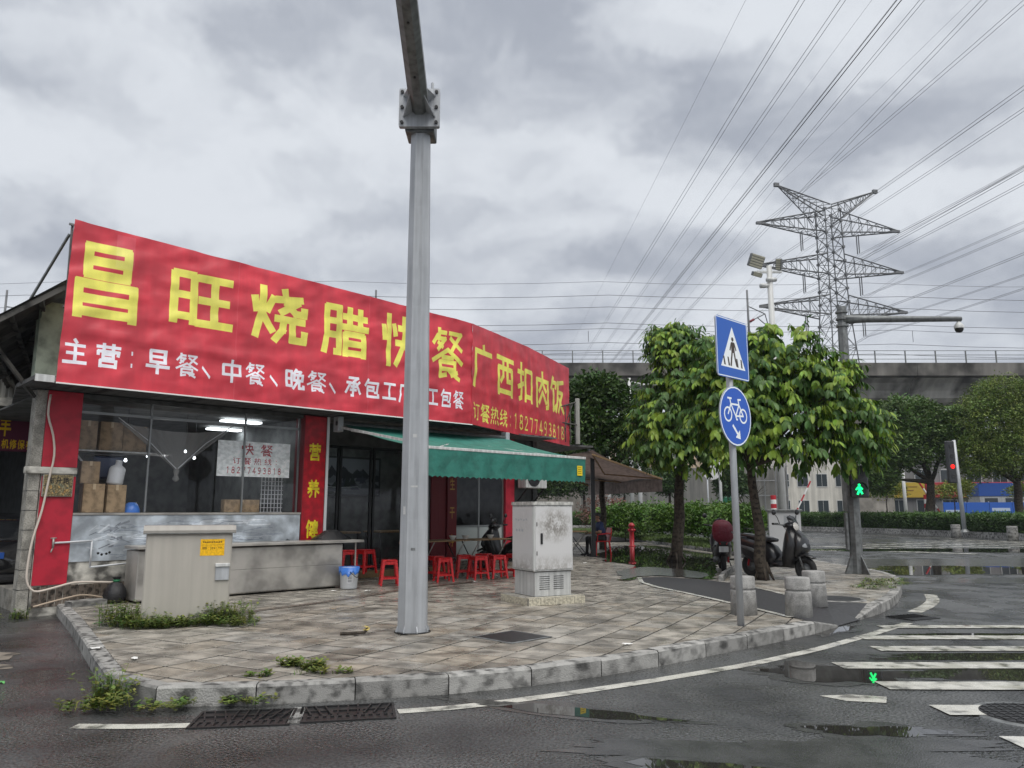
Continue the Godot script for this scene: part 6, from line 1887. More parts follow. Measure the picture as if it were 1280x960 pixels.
func make_moped(label: String, category: String, at: Vector3, turn: float, body: Material, shine: Material) -> Node3D:
	# front towards local +x
	var t := thing("moped", label, category, at, turn)
	var s: SurfaceTool
	for q in [[0.62, "front"], [-0.58, "rear"]]:
		s = new_st(true); wheel(s, Vector3(q[0], 0.22, 0), 0.22, 0.11); var wo := put("wheel", s, M.rubber, t)
		s = new_st(true); lathe(s, [Vector2(0, -0.03), Vector2(0.05, -0.035), Vector2(0.06, -0.01), Vector2(0.13, -0.02), Vector2(0.13, 0.02), Vector2(0.06, 0.01), Vector2(0.05, 0.035), Vector2(0, 0.03)], 18, Vector3(q[0], 0.22, 0), Basis(Vector3.RIGHT, PI / 2)); put("rim", s, M.galv_dark, wo)
	# rear body, tail, foot board, leg shield and nose as lofted shells
	var P = func(l: Array) -> Array:
		var o = []
		for q in l: o.append(Vector3(q[0], q[1], 0))
		return o
	var R = func(l: Array) -> Array:
		var o = []
		for q in l: o.append(Vector2(q[3], q[2]))
		return o
	var b = [[-0.92, 0.72, 0.04, 0.06], [-0.8, 0.65, 0.14, 0.14], [-0.55, 0.55, 0.22, 0.19], [-0.3, 0.47, 0.25, 0.2], [-0.08, 0.40, 0.22, 0.18], [0.06, 0.34, 0.12, 0.15]]
	s = new_st(true); sweep(s, P.call(b), R.call(b), 16, 0.75); put("rear_body", s, body, t)
	b = [[-0.86, 0.76, 0.02, 0.06], [-0.7, 0.775, 0.055, 0.12], [-0.4, 0.745, 0.06, 0.14], [-0.12, 0.72, 0.055, 0.12], [0.02, 0.71, 0.03, 0.07]]
	s = new_st(true); sweep(s, P.call(b), R.call(b), 16, 0.7); put("seat", s, M.black_plastic, t)
	b = [[-0.1, 0.30, 0.06, 0.15], [0.1, 0.27, 0.05, 0.16], [0.34, 0.29, 0.06, 0.15]]
	s = new_st(true); sweep(s, P.call(b), R.call(b), 14, 0.6); put("foot_board", s, M.black_plastic, t)
	b = [[0.28, 0.26, 0.10, 0.16], [0.36, 0.46, 0.14, 0.22], [0.42, 0.66, 0.15, 0.24], [0.40, 0.84, 0.11, 0.19], [0.36, 0.96, 0.05, 0.11]]
	s = new_st(true); sweep(s, P.call(b), b.map(func(q): return Vector2(q[3], q[2])), 16, 0.75); put("leg_shield", s, body, t)
	b = [[0.48, 0.46, 0.07, 0.15], [0.58, 0.58, 0.09, 0.19], [0.56, 0.72, 0.08, 0.17], [0.47, 0.88, 0.05, 0.09]]
	s = new_st(true); sweep(s, P.call(b), b.map(func(q): return Vector2(q[3], q[2])), 14, 0.8); put("front_fairing", s, shine, t)
	b = [[0.42, 0.36, 0.03, 0.07], [0.52, 0.44, 0.035, 0.085], [0.66, 0.475, 0.03, 0.085], [0.80, 0.42, 0.02, 0.07]]
	s = new_st(true); sweep(s, P.call(b), R.call(b), 12, 0.8); put("front_fender", s, body, t)
	b = [[0.26, 0.98, 0.045, 0.10], [0.36, 1.0, 0.06, 0.15], [0.44, 0.97, 0.05, 0.12]]
	s = new_st(true); sweep(s, P.call(b), R.call(b), 14, 0.8); var hc := put("handlebar_cover", s, body, t)
	s = new_st(true); lathe(s, [Vector2(0, 0.035), Vector2(0.04, 0.03), Vector2(0.07, 0.01), Vector2(0.08, 0)], 16, Vector3(0.465, 0.97, 0), Basis(Vector3(0, 0, 1), -PI / 2 + 0.3)); put("headlight", s, M.porcelain, hc)
	s = new_st(true); prism(s, PackedVector2Array([Vector2(-0.13, 0), Vector2(0.13, 0), Vector2(0.11, 0.14), Vector2(0.0, 0.18), Vector2(-0.11, 0.14)]), -0.004, 0.004, Transform3D(Basis(Vector3.UP, PI / 2) * Basis(Vector3.RIGHT, -0.5), Vector3(0.42, 1.02, 0))); put("windshield", s, M.black_plastic, hc)
	s = new_st(true); tube(s, [Vector3(0.24, 1.02, -0.34), Vector3(0.33, 0.99, -0.12), Vector3(0.33, 0.99, 0.12), Vector3(0.24, 1.02, 0.34)], 0.014, 8); put("handlebar", s, M.galv_dark, t)
	for sg in [-1.0, 1.0]:
		s = new_st(true); bar(s, Vector3(0.22, 1.02, sg * 0.36), Vector3(0.265, 1.015, sg * 0.25), 0.02, 8); put("grip", s, M.rubber, t)
		s = new_st(true); tube(s, [Vector3(0.28, 1.01, sg * 0.22), Vector3(0.27, 1.13, sg * 0.27), Vector3(0.25, 1.2, sg * 0.32)], 0.007, 6); var mi := put("mirror_stem", s, M.black, t)
		s = new_st(true); lathe(s, [Vector2(0, -0.01), Vector2(0.05, -0.008), Vector2(0.055, 0.0), Vector2(0.045, 0.02), Vector2(0, 0.03)], 14, Vector3(0.25, 1.23, sg * 0.34), Basis(Vector3(0, 0, 1), -PI / 2) * Basis(Vector3.UP, 0.0)); put("mirror", s, M.black_plastic, mi)
		s = new_st(true); tube(s, [Vector3(0.62, 0.22, sg * 0.075), Vector3(0.50, 0.55, sg * 0.06)], 0.018, 8); put("fork_leg", s, M.galv_dark, t)
		s = new_st(true); tube(s, [Vector3(-0.58, 0.22, sg * 0.1), Vector3(-0.5, 0.5, sg * 0.12)], 0.02, 8); put("shock_absorber", s, M.hydrant if sg > 0 else M.galv_dark, t)
		s = new_st(true); lathe(s, [Vector2(0, 0.025), Vector2(0.03, 0.015), Vector2(0.035, 0)], 10, Vector3(0.57, 0.70, sg * 0.11), Basis(Vector3(0, 0, 1), -PI / 2)); put("indicator", s, mat(lin(0.5, 0.2, 0.03), 0.2), t)
	s = new_st(true); tube(s, [Vector3(-0.84, 0.78, -0.12), Vector3(-0.95, 0.84, -0.1), Vector3(-0.95, 0.84, 0.1), Vector3(-0.84, 0.78, 0.12), Vector3(-0.55, 0.75, 0.16)], 0.012, 7); put("grab_rail", s, M.galv_dark, t)
	b = [[-0.9, 0.5, 0.02, 0.08], [-0.82, 0.42, 0.02, 0.08], [-0.72, 0.46, 0.02, 0.09]]
	s = new_st(true); sweep(s, P.call(b), R.call(b), 10, 0.8); put("rear_fender", s, M.black_plastic, t)
	s = new_st(true); span(s, -0.905, -0.885, 0.62, 0.69, -0.08, 0.08, 0.008); put("tail_light", s, M.hydrant, t)
	s = new_st(); span(s, -0.925, -0.915, 0.46, 0.58, -0.1, 0.1, 0.003); put("number_plate", s, M.white_metal, t)
	for sg in [-1.0, 1.0]:
		s = new_st(true); sweep(s, [Vector3(-0.72, 0.60, sg * 0.185), Vector3(-0.4, 0.53, sg * 0.205), Vector3(-0.12, 0.42, sg * 0.19)], [Vector2(0.008, 0.02), Vector2(0.008, 0.035), Vector2(0.008, 0.02)], 8); put("side_trim", s, M.galv_dark, t)
		s = new_st(true); bar(s, Vector3(-0.25, 0.27, sg * 0.15), Vector3(-0.25, 0.27, sg * 0.27), 0.016, 8); put("foot_peg", s, M.rubber, t)
	s = new_st(true); tube(s, smooth([Vector3(0.33, 0.98, 0.2), Vector3(0.42, 0.85, 0.17), Vector3(0.5, 0.6, 0.12), Vector3(0.6, 0.3, 0.08)], 3), 0.005, 5); put("brake_cable", s, M.black, t)
	s = new_st(true); tube(s, [Vector3(-0.1, 0.28, 0.14), Vector3(-0.05, 0.02, 0.22), Vector3(0.0, 0.01, 0.24)], 0.012, 6); put("side_stand", s, M.iron, t)
	s = new_st(true); b = [[-0.3, 0.22, 0.05, 0.06], [-0.6, 0.26, 0.07, 0.07], [-0.86, 0.30, 0.06, 0.06]]; sweep(s, [Vector3(-0.1, 0.24, -0.15), Vector3(-0.4, 0.25, -0.17), Vector3(-0.8, 0.32, -0.18)], [Vector2(0.03, 0.03), Vector2(0.045, 0.045), Vector2(0.05, 0.05)], 10); put("side_cover", s, M.galv_dark, t)
	return t

func make_vehicles() -> void:
	var m := make_moped("black electric moped parked on the island beside the tree, facing right", "moped", Vector3(5.30, PAVE, -15.75), -56, M.black_plastic, M.black_plastic)
	m.scale = Vector3(1.07, 1.07, 1.07)
	var s := new_st(true)
	sweep(s, [Vector3(0.53, 0.52, 0.02), Vector3(0.63, 0.62, 0.02), Vector3(0.61, 0.72, 0.0)], [Vector2(0.05, 0.03), Vector2(0.09, 0.04), Vector2(0.06, 0.02)], 12); put("grey_nose_badge", s, M.galv, m)
	# second scooter seen from behind, a wine red cover over its seat
	m = make_moped("scooter seen from behind with a wine red cover over its seat, left of the tree", "scooter", Vector3(4.78, PAVE, -17.9), 78, M.black_plastic, M.black_plastic)
	s = new_st(true)
	var red = mat(lin(0.16, 0.014, 0.03), 0.5, {"tri": "local", "scale": 2.0, "bump": M.n_soft, "bump_scale": 1.5})
	sweep(s, [Vector3(-1.0, 0.86, 0), Vector3(-0.9, 0.88, 0), Vector3(-0.5, 0.92, 0), Vector3(-0.3, 0.92, 0), Vector3(-0.2, 0.84, 0)], [Vector2(0.10, 0.16), Vector2(0.23, 0.24), Vector2(0.22, 0.23), Vector2(0.19, 0.2), Vector2(0.08, 0.1)], 16, 0.8); put("wine_red_cover", s, red, m)
	# motorcycle behind the tables
	make_moped("dark motorcycle with a pink headlight parked behind the tables against the window", "motorcycle", Vector3(-0.10, PAVE, -17.95), 150, M.black, M.black_plastic)
	# a bicycle half hidden behind the tree trunk
	var t := thing("bicycle", "bicycle with green rims mostly hidden behind the island tree trunk", "bicycle", Vector3(5.4, PAVE, -17.4), 62)
	for x in [-0.5, 0.5]:
		s = new_st(true); wheel(s, Vector3(x, 0.33, 0), 0.33, 0.035); var w := put("wheel", s, M.rubber, t)
		s = new_st(true); wheel(s, Vector3(x, 0.33, 0), 0.30, 0.02); put("rim", s, mat(lin(0.03, 0.35, 0.2), 0.4), w)
		s = new_st()
		for k in 12: bar(s, Vector3(x, 0.33, 0), Vector3(x + cos(k * TAU / 12) * 0.29, 0.33 + sin(k * TAU / 12) * 0.29, 0), 0.002, 4)
		put("spokes", s, M.steel, w)
	s = new_st(true)
	for q in [[[-0.5, 0.33], [-0.08, 0.3]], [[-0.08, 0.3], [-0.2, 0.75]], [[-0.2, 0.72], [0.32, 0.74]], [[-0.08, 0.3], [0.34, 0.68]], [[0.5, 0.33], [0.3, 0.85]], [[-0.5, 0.33], [-0.19, 0.68]]]:
		bar(s, Vector3(q[0][0], q[0][1], 0), Vector3(q[1][0], q[1][1], 0), 0.016, 8)
	put("frame", s, M.black_plastic, t)
	s = new_st(true); sweep(s, [Vector3(-0.33, 0.8, 0), Vector3(-0.2, 0.81, 0), Vector3(-0.06, 0.80, 0)], [Vector2(0.08, 0.025), Vector2(0.07, 0.025), Vector2(0.02, 0.015)], 10); put("saddle", s, M.black, t)
	s = new_st(true); tube(s, [Vector3(0.2, 0.95, -0.26), Vector3(0.32, 0.93, -0.1), Vector3(0.32, 0.93, 0.1), Vector3(0.2, 0.95, 0.26)], 0.012, 7); bar(s, Vector3(0.3, 0.84, 0), Vector3(0.32, 0.93, 0), 0.012, 6); put("handlebar", s, M.black, t)
	# black car in the garage at the left
	t = thing("black_car", "black car with a blue number plate parked inside the garage at the left edge", "car", Vector3(-9.75, 0, -14.6), 35)
	var b = []
	s = new_st(true)
	# tail towards local +z
	sweep(s, [Vector3(0, 0.62, 2.2), Vector3(0, 0.63, 2.1), Vector3(0, 0.66, 1.6), Vector3(0, 0.64, 0), Vector3(0, 0.62, -1.6), Vector3(0, 0.55, -2.2)], [Vector2(0.8, 0.3), Vector2(0.86, 0.36), Vector2(0.88, 0.38), Vector2(0.9, 0.36), Vector2(0.88, 0.34), Vector2(0.74, 0.24)], 24, 0.5); put("body", s, mat(lin(0.012, 0.012, 0.014), 0.15, {"coat": 1.0}), t)
	s = new_st(true)
	sweep(s, [Vector3(0, 1.0, 1.85), Vector3(0, 1.14, 1.3), Vector3(0, 1.22, 0.6), Vector3(0, 1.2, -0.3), Vector3(0, 1.02, -1.2)], [Vector2(0.70, 0.05), Vector2(0.66, 0.2), Vector2(0.64, 0.24), Vector2(0.64, 0.24), Vector2(0.7, 0.06)], 20, 0.6); put("cabin", s, mat(lin(0.02, 0.022, 0.025), 0.06, {"coat": 1.0}), t)
	for q in [[-0.78, 1.35], [0.78, 1.35], [-0.78, -1.4], [0.78, -1.4]]:
		s = new_st(true); wheel(s, Vector3(0, 0, 0), 0.32, 0.2); var w := put("wheel", s, M.rubber, t); w.position = Vector3(q[0], 0.32, q[1]); w.rotation.y = PI / 2
	s = new_st(); span(s, -0.18, 0.18, 0.72, 0.82, 2.225, 2.24, 0.004); put("number_plate", s, M.blue_sign, t)
	for sg in [-1, 1]:
		s = new_st(true); sweep(s, [Vector3(sg * 0.42, 0.82, 2.16), Vector3(sg * 0.74, 0.84, 2.05)], [Vector2(0.06, 0.06), Vector2(0.07, 0.07)], 10); put("tail_light", s, mat(lin(0.25, 0.012, 0.012), 0.15), t)
	s = new_st(); span(s, -0.7, 0.7, 0.34, 0.46, 2.15, 2.26, 0.03); put("bumper", s, M.black_plastic, t)

# ---------------------------------------------------------------- trees and shrubs
func leaf_mesh(len := 1.0, w := 0.40, droop := 0.22, fold := 0.10) -> ArrayMesh:
	# lies along +y from its stalk, its face towards +z; drooping to -z at the tip
	var s := new_st(true)
	var st = [[0.0, 0.03], [0.2, 0.75], [0.5, 1.0], [0.78, 0.7], [1.0, 0.0]]
	var rows = []
	for q in st:
		var y = q[0] * len; var hw = q[1] * w / 2
		var z = -droop * q[0] * q[0]
		rows.append([Vector3(-hw, y, z + fold * q[1] * 0.5), Vector3(0, y, z), Vector3(hw, y, z + fold * q[1] * 0.5)])
	for i in rows.size() - 1:
		s.set_color(Color.WHITE)
		for k in 2: quad(s, rows[i][k], rows[i][k + 1], rows[i + 1][k + 1], rows[i + 1][k])
	s.generate_normals()
	return s.commit()

func spray_mesh(n: int, r: float, leaf: float, seed_: int) -> ArrayMesh:
	# a clump of small leaves
	var g := RandomNumberGenerator.new(); g.seed = seed_
	var s := new_st()
	for i in n:
		var c = Vector3(g.randf_range(-1, 1), g.randf_range(-0.7, 0.7), g.randf_range(-1, 1)) * r
		var d = (Vector3(g.randf_range(-1, 1), g.randf_range(-0.9, 0.4), g.randf_range(-1, 1)) + c).normalized() * leaf
		var sd = d.cross(Vector3(g.randf_range(-1, 1), 1, g.randf_range(-1, 1))).normalized() * leaf * 0.22
		var f = g.randf_range(0.75, 1.25)
		s.set_color(Color(f, f, f))
		quad(s, c, c + d * 0.5 - sd, c + d, c + d * 0.5 + sd)
	s.generate_normals()
	return s.commit()

func limb(s: SurfaceTool, a: Vector3, b: Vector3, r0: float, r1: float, wob: float, sides := 9) -> void:
	var pts = []; var rs = []
	for i in 6:
		var t = i / 5.0
		var o = Vector3(rr(-1, 1), 0, rr(-1, 1)) * wob * sin(PI * t)
		pts.append(a.lerp(b, t) + o)
		var r = lerpf(r0, r1, t)
		rs.append(Vector2(r, r) * rr(0.94, 1.06))
	sweep(s, pts, rs, sides)

func big_leaf_tree(label: String, at: Vector3, top: Vector3, r_base: float, lobes: Array, twigs: int, leaf_len: float, parts: int, seed_: int, group: String) -> Node3D:
	rng.seed = seed_
	var t := thing("street_tree", label, "tree", at, 0, group)
	var s := new_st(true)
	limb(s, Vector3(0, -0.05, 0), top, r_base, r_base * 0.62, 0.05, 11)
	for k in 5:
		var a = TAU * k / 5 + 0.4
		bar(s, Vector3(cos(a) * r_base * 1.6, -0.02, sin(a) * r_base * 1.6), Vector3(cos(a) * r_base * 0.3, 0.34, sin(a) * r_base * 0.3), 0.02, 6, 0.05)
	put("trunk", s, M.bark, t)
	for l in lobes:
		s = new_st(true)
		limb(s, top - Vector3(0, 0.1, 0), l[0] - Vector3(0, l[1].y * 0.15, 0), r_base * 0.5, 0.02, 0.1, 7)
		for k in 4:
			var e = l[0] + Vector3(rr(-1, 1) * l[1].x, rr(-0.5, 0.9) * l[1].y, rr(-1, 1) * l[1].z) * 0.8
			limb(s, top.lerp(l[0], rr(0.4, 0.9)), e, 0.022, 0.007, 0.06, 5)
		put("limb", s, M.bark, t)
	var mesh := leaf_mesh()
	var leaves = []
	var twig := new_st()
	for i in twigs:
		var l = lobes[rng.randi() % lobes.size()]
		var d = Vector3(rr(-1, 1), rr(-0.85, 1), rr(-1, 1)).normalized()
		var rad = pow(rng.randf(), 0.28)
		var p = l[0] + Vector3(d.x * l[1].x, d.y * l[1].y, d.z * l[1].z) * rad
		var out = (Vector3(d.x, d.y * 0.35 - 0.12, d.z) + Vector3(rr(-0.5, 0.5), rr(-0.3, 0.3), rr(-0.5, 0.5))).normalized()
		var n = 7 + rng.randi() % 5
		var tl = leaf_len * rr(1.2, 2.0)
		var side = out.cross(Vector3.UP).normalized()
		var e = p + out * tl - Vector3(0, tl * 0.25, 0)
		bar(twig, p - out * 0.05, e, 0.006, 3, 0.003)
		# young sprays are a lighter, yellower green
		var young = rng.randf() < 0.45
		var base = Color(0.18, 0.285, 0.034) if young else Color(0.052, 0.118, 0.024)
		if rng.randf() < 0.0: base = Color(0.26, 0.13, 0.022)
		for k in n:
			var f = (k + 0.6) / n
			var sg = 1.0 if k % 2 == 0 else -1.0
			var q = p + out * tl * f - Vector3(0, tl * 0.25 * f * f, 0)
			var y = (side * sg * rr(0.35, 0.75) + out * rr(0.2, 0.6) - Vector3(0, rr(0.55, 1.35), 0)).normalized()
			if k == n - 1: y = (out + Vector3(0, -0.7, 0)).normalized()
			var z = (out * 0.7 + Vector3(0, 0.8, 0) + Vector3(rr(-0.4, 0.4), 0, rr(-0.4, 0.4)))
			z = (z - y * z.dot(y)).normalized()
			var len = leaf_len * rr(0.5, 1.2)
			var g = rr(0.78, 1.25)
			leaves.append([Transform3D(Basis(y.cross(z) * len, y * len, z * len), q), Color(base.r * g * rr(0.85, 1.2), base.g * g, base.b * g)])
	put("twigs", twig, M.bark, t)
	# the leaves nearest the street corner one by one, the rest of the crown together
	leaves.sort_custom(func(a, b): return (at + a[0].origin).length() < (at + b[0].origin).length())
	var tones = []
	for k in 6:
		var c = [Color(0.19, 0.29, 0.034), Color(0.155, 0.25, 0.03), Color(0.055, 0.125, 0.024), Color(0.042, 0.1, 0.02), Color(0.2, 0.27, 0.034), Color(0.065, 0.135, 0.024)][k]
		tones.append(mat(c.linear_to_srgb(), 0.42, {"back": Color(0.55, 0.6, 0.35), "spec": 0.4}))
	var crown := Node3D.new(); crown.name = "crown"; t.add_child(crown)
	var xs = []; var cs = []
	for i in leaves.size():
		if i < parts:
			var c = leaves[i][1]
			var best = 0; var bd = 9.0
			for k in 6:
				var q: Color = [Color(0.19, 0.29, 0.034), Color(0.155, 0.25, 0.03), Color(0.055, 0.125, 0.024), Color(0.042, 0.1, 0.02), Color(0.2, 0.27, 0.034), Color(0.065, 0.135, 0.024)][k]
				var dd = absf(q.r - c.r) + absf(q.g - c.g)
				if dd < bd: bd = dd; best = k
			var o := put_mesh("leaf", mesh, tones[best], crown)
			o.transform = leaves[i][0]
		else:
			xs.append(leaves[i][0]); cs.append(leaves[i][1])
	multi("foliage", mesh, M.leaf, xs, cs, crown)
	return t

func small_leaf_tree(called: String, label: String, category: String, at: Vector3, trunk_top: Vector3, r_base: float, lobes: Array, clumps: int, size: float, base: Color, seed_: int, group: String, mesh: ArrayMesh) -> Node3D:
	rng.seed = seed_
	var t := thing(called, label, category, at, 0, group)
	var s := new_st(true)
	limb(s, Vector3(0, -0.05, 0), trunk_top, r_base, r_base * 0.65, 0.04)
	put("trunk", s, M.bark, t)
	s = new_st(true)
	for l in lobes:
		limb(s, trunk_top - Vector3(0, 0.05, 0), l[0] - Vector3(0, l[1].y * 0.2, 0), r_base * 0.5, 0.02, 0.06, 6)
		for k in 3: limb(s, trunk_top.lerp(l[0], rr(0.3, 0.8)), l[0] + Vector3(rr(-1, 1) * l[1].x, rr(-0.4, 0.9) * l[1].y, rr(-1, 1) * l[1].z) * 0.8, 0.03, 0.01, 0.06, 5)
	put("limbs", s, M.bark, t)
	var xs = []; var cs = []
	for i in clumps:
		var l = lobes[rng.randi() % lobes.size()]
		var d = Vector3(rr(-1, 1), rr(-0.8, 1), rr(-1, 1)).normalized()
		var p = l[0] + Vector3(d.x * l[1].x, d.y * l[1].y, d.z * l[1].z) * pow(rng.randf(), 0.3)
		var k = size * rr(0.7, 1.3)
		xs.append(Transform3D(Basis.from_euler(Vector3(rr(-0.5, 0.5), rr(0, TAU), rr(-0.5, 0.5))).scaled(Vector3(k, k, k)), p))
		var g = rr(0.6, 1.45)
		cs.append(Color(base.r * g * rr(0.85, 1.25), base.g * g, base.b * g))
	multi("crown", mesh, M.leaf, xs, cs, t)
	return t

func make_trees() -> void:
	var V = func(x: float, y: float, z: float) -> Vector3: return Vector3(x, y, z)
	# island tree with big hanging leaves
	big_leaf_tree("nearer big-leaved street tree on the island, its crown behind the round cycle sign", Vector3(4.95, PAVE, -15.52), V.call(-0.15, 2.35, 0.0), 0.125,
		[[V.call(-0.1, 3.7, 0.1), V.call(0.95, 0.95, 0.95)], [V.call(1.1, 3.6, 0.2), V.call(1.05, 0.9, 0.95)], [V.call(1.65, 2.95, 0.3), V.call(0.7, 0.72, 0.75)], [V.call(0.55, 4.5, 0.0), V.call(0.75, 0.7, 0.8)], [V.call(0.5, 2.85, 0.4), V.call(1.05, 0.65, 0.8)], [V.call(-0.5, 3.15, 0.3), V.call(0.75, 0.8, 0.75)], [V.call(-0.35, 4.3, 0.0), V.call(0.8, 0.7, 0.7)], [V.call(-0.85, 3.7, 0.0), V.call(0.6, 0.7, 0.6)], [V.call(1.45, 4.1, -0.2), V.call(0.6, 0.5, 0.6)]], 1650, 0.178, 300, 101, "big-leaved street trees")
	# tree beside the puddle
	big_leaf_tree("farther big-leaved street tree with a dark trunk rising beside the puddle", Vector3(4.38, PAVE, -21.02), V.call(0.25, 2.9, 0.0), 0.17,
		[[V.call(0.2, 4.0, 0.2), V.call(1.25, 1.2, 1.2)], [V.call(0.6, 5.3, 0.1), V.call(1.25, 1.0, 1.0)], [V.call(-0.35, 3.5, 0.6), V.call(0.95, 0.85, 0.9)], [V.call(1.25, 4.2, 0.2), V.call(1.25, 1.3, 1.0)], [V.call(1.45, 5.2, 0.0), V.call(1.0, 0.9, 0.8)], [V.call(2.1, 4.5, 0.0), V.call(0.8, 1.0, 0.8)], [V.call(0.35, 3.1, 0.6), V.call(1.2, 0.7, 0.9)], [V.call(0.1, 6.0, 0), V.call(0.6, 0.5, 0.6)]], 2050, 0.2, 250, 202, "big-leaved street trees")
	var spray := spray_mesh(16, 0.75, 0.62, 5)
	var spray2 := spray_mesh(22, 0.8, 0.42, 6)
	small_leaf_tree("shrubby_tree", "dark bushy tree behind the restaurant roof, left of the big-leaved trees", "tree", Vector3(3.2, 0.1, -27.5), V.call(0, 2.4, 0), 0.14, [[V.call(0.2, 4.6, 0), V.call(1.7, 1.5, 1.4)], [V.call(-0.9, 4.0, 0.3), V.call(1.2, 1.2, 1.2)], [V.call(1.1, 3.9, 0.2), V.call(1.2, 1.2, 1.2)], [V.call(-0.2, 5.5, 0), V.call(0.9, 0.8, 0.9)]], 900, 0.32, Color(0.045, 0.09, 0.022), 303, "", spray)
	# planting strip shrubs
	var sh = [[5.0, -34.5, 1.25, 1.15, "rounded green shrub by the red hydrant, left of the puddle tree trunk"], [6.6, -31.5, 1.1, 1.1, "rounded green shrub directly right of the puddle tree trunk"], [7.35, -29.3, 1.0, 1.1, "rounded green shrub behind the wine red seat cover"], [6.05, -35.5, 1.2, 1.25, "rounded green shrub behind the puddle tree trunk"], [7.9, -27.6, 0.8, 1.0, "shrub with bare stems at the right end of the planting strip"]]
	for i in sh.size():
		var q = sh[i]
		small_leaf_tree("shrub", q[4], "shrub", Vector3(q[0], PAVE + 0.05, q[1]), V.call(0.0, 0.35, 0), 0.03, [[V.call(0.0, 0.95, 0), V.call(q[2], 0.62 * q[3], q[2] * 0.8)], [V.call(-0.5, 0.85, 0.2), V.call(q[2] * 0.7, 0.5 * q[3], 0.7)], [V.call(0.5, 0.9, 0.1), V.call(q[2] * 0.7, 0.5 * q[3], 0.7)]], 420, 0.22, Color(0.075, 0.155, 0.024), 400 + i, "shrubs of the planting strip", spray)
	small_leaf_tree("shrub", "reddish purple shrub behind the seated person", "shrub", Vector3(4.4, PAVE, -37.5), V.call(0, 0.4, 0), 0.03, [[V.call(0, 1.25, 0), V.call(1.2, 0.85, 1.0)], [V.call(0.6, 0.9, 0), V.call(0.9, 0.6, 0.8)]], 260, 0.2, Color(0.13, 0.07, 0.055), 430, "", spray)
	# trees along the avenue's median and beyond
	var av = [[28.6, -53.5, 0.36, 3.3, [[0.0, 6.0, 0.0, 3.0, 2.2, 2.6], [-2.6, 5.5, 0.4, 2.0, 1.8, 1.8], [1.8, 6.6, 0.2, 2.0, 1.8, 1.8], [-1.0, 7.6, 0.0, 2.3, 1.6, 2.0], [-3.7, 3.8, 0.6, 1.3, 1.4, 1.1]], Color(0.085, 0.15, 0.04), "dark spreading tree on the median left of the red traffic light"],
		[33.6, -51.5, 0.34, 3.2, [[0.0, 6.4, 0.0, 2.8, 2.4, 2.4], [-1.9, 7.0, 0.2, 2.4, 2.2, 2.0], [-0.3, 8.7, 0.0, 2.3, 1.7, 2.0], [2.4, 7.4, 0.0, 2.4, 2.2, 2.0], [-2.6, 4.9, 0.5, 1.7, 1.8, 1.4], [-0.6, 5.0, 0.8, 2.6, 1.6, 1.8]], Color(0.14, 0.205, 0.045), "tall feathery tree on the median at the right edge"],
		[12.6, -62.0, 0.16, 2.4, [[0.0, 3.6, 0.0, 1.2, 1.1, 1.2], [0.5, 4.4, 0.0, 0.9, 0.8, 0.9]], Color(0.055, 0.11, 0.03), "round tree across the avenue seen between the two street tree trunks"],
		[18.0, -63.0, 0.16, 2.2, [[0.0, 3.3, 0.0, 1.4, 1.0, 1.2], [-0.5, 4.0, 0.0, 0.9, 0.7, 0.9]], Color(0.05, 0.09, 0.03), "dark tree across the avenue behind the grey junction box"],
		[2.0, -66.0, 0.2, 2.6, [[0.0, 4.2, 0.0, 2.6, 1.9, 2.2], [1.4, 3.6, 0.0, 1.8, 1.3, 1.6]], Color(0.05, 0.095, 0.025), "tree seen under the green awning, right of the tables"],
		[6.5, -70.0, 0.18, 2.6, [[0.0, 4.4, 0.0, 2.6, 1.9, 2.2]], Color(0.042, 0.085, 0.025), "dark tree behind the brown awning, left of two"],
		[11.0, -76.0, 0.18, 2.6, [[0.0, 4.4, 0.0, 2.8, 1.8, 2.2]], Color(0.042, 0.085, 0.025), "dark tree behind the brown awning, right of two"],
		[-2.2, -48.0, 0.15, 2.2, [[0.0, 3.6, 0.0, 1.9, 1.5, 1.6], [0.9, 2.9, 0.0, 1.2, 0.9, 1.0]], Color(0.05, 0.10, 0.022), "leafy tree seen under the left half of the green awning's hem"]]
	for i in av.size():
		var q = av[i]
		var lobes = []
		for l in q[4]: lobes.append([Vector3(l[0], l[1], l[2]), Vector3(l[3], l[4], l[5])])
		var big = i < 2
		small_leaf_tree("avenue_tree", q[6], "tree", Vector3(q[0], 0.2, q[1]), Vector3(0.35 if i == 0 else 0.0, q[3], 0), q[2], lobes, 3800 if big else 620, 0.36 if big else 0.42, q[5], 500 + i, "trees along the avenue", spray2 if i == 1 else spray)
	# bare tree and small yellowish trees by the hoarding
	rng.seed = 77
	var t := thing("bare_tree", "nearly leafless small tree in front of the viaduct pier", "tree", Vector3(19.9, 0.2, -66.0))
	var s := new_st(true)
	limb(s, Vector3.ZERO, Vector3(0, 1.6, 0), 0.12, 0.07, 0.03)
	for k in 9:
		var e = Vector3(rr(-2.2, 2.2), rr(2.6, 4.2), rr(-1, 1)); limb(s, Vector3(0, 1.5, 0), e, 0.05, 0.012, 0.15, 5)
		for j in 3: limb(s, Vector3(0, 1.5, 0).lerp(e, rr(0.5, 0.9)), e + Vector3(rr(-0.8, 0.8), rr(0, 0.7), 0), 0.018, 0.006, 0.05, 4)
	put("branches", s, M.bark, t)
	var ys = [[33.0, -68.5, "small yellowish tree left of the median tree trunk"], [39.0, -68.5, "small yellowish tree behind the red traffic light post"], [45.5, -68.5, "small yellowish tree at the right end of the blue hoarding"]]
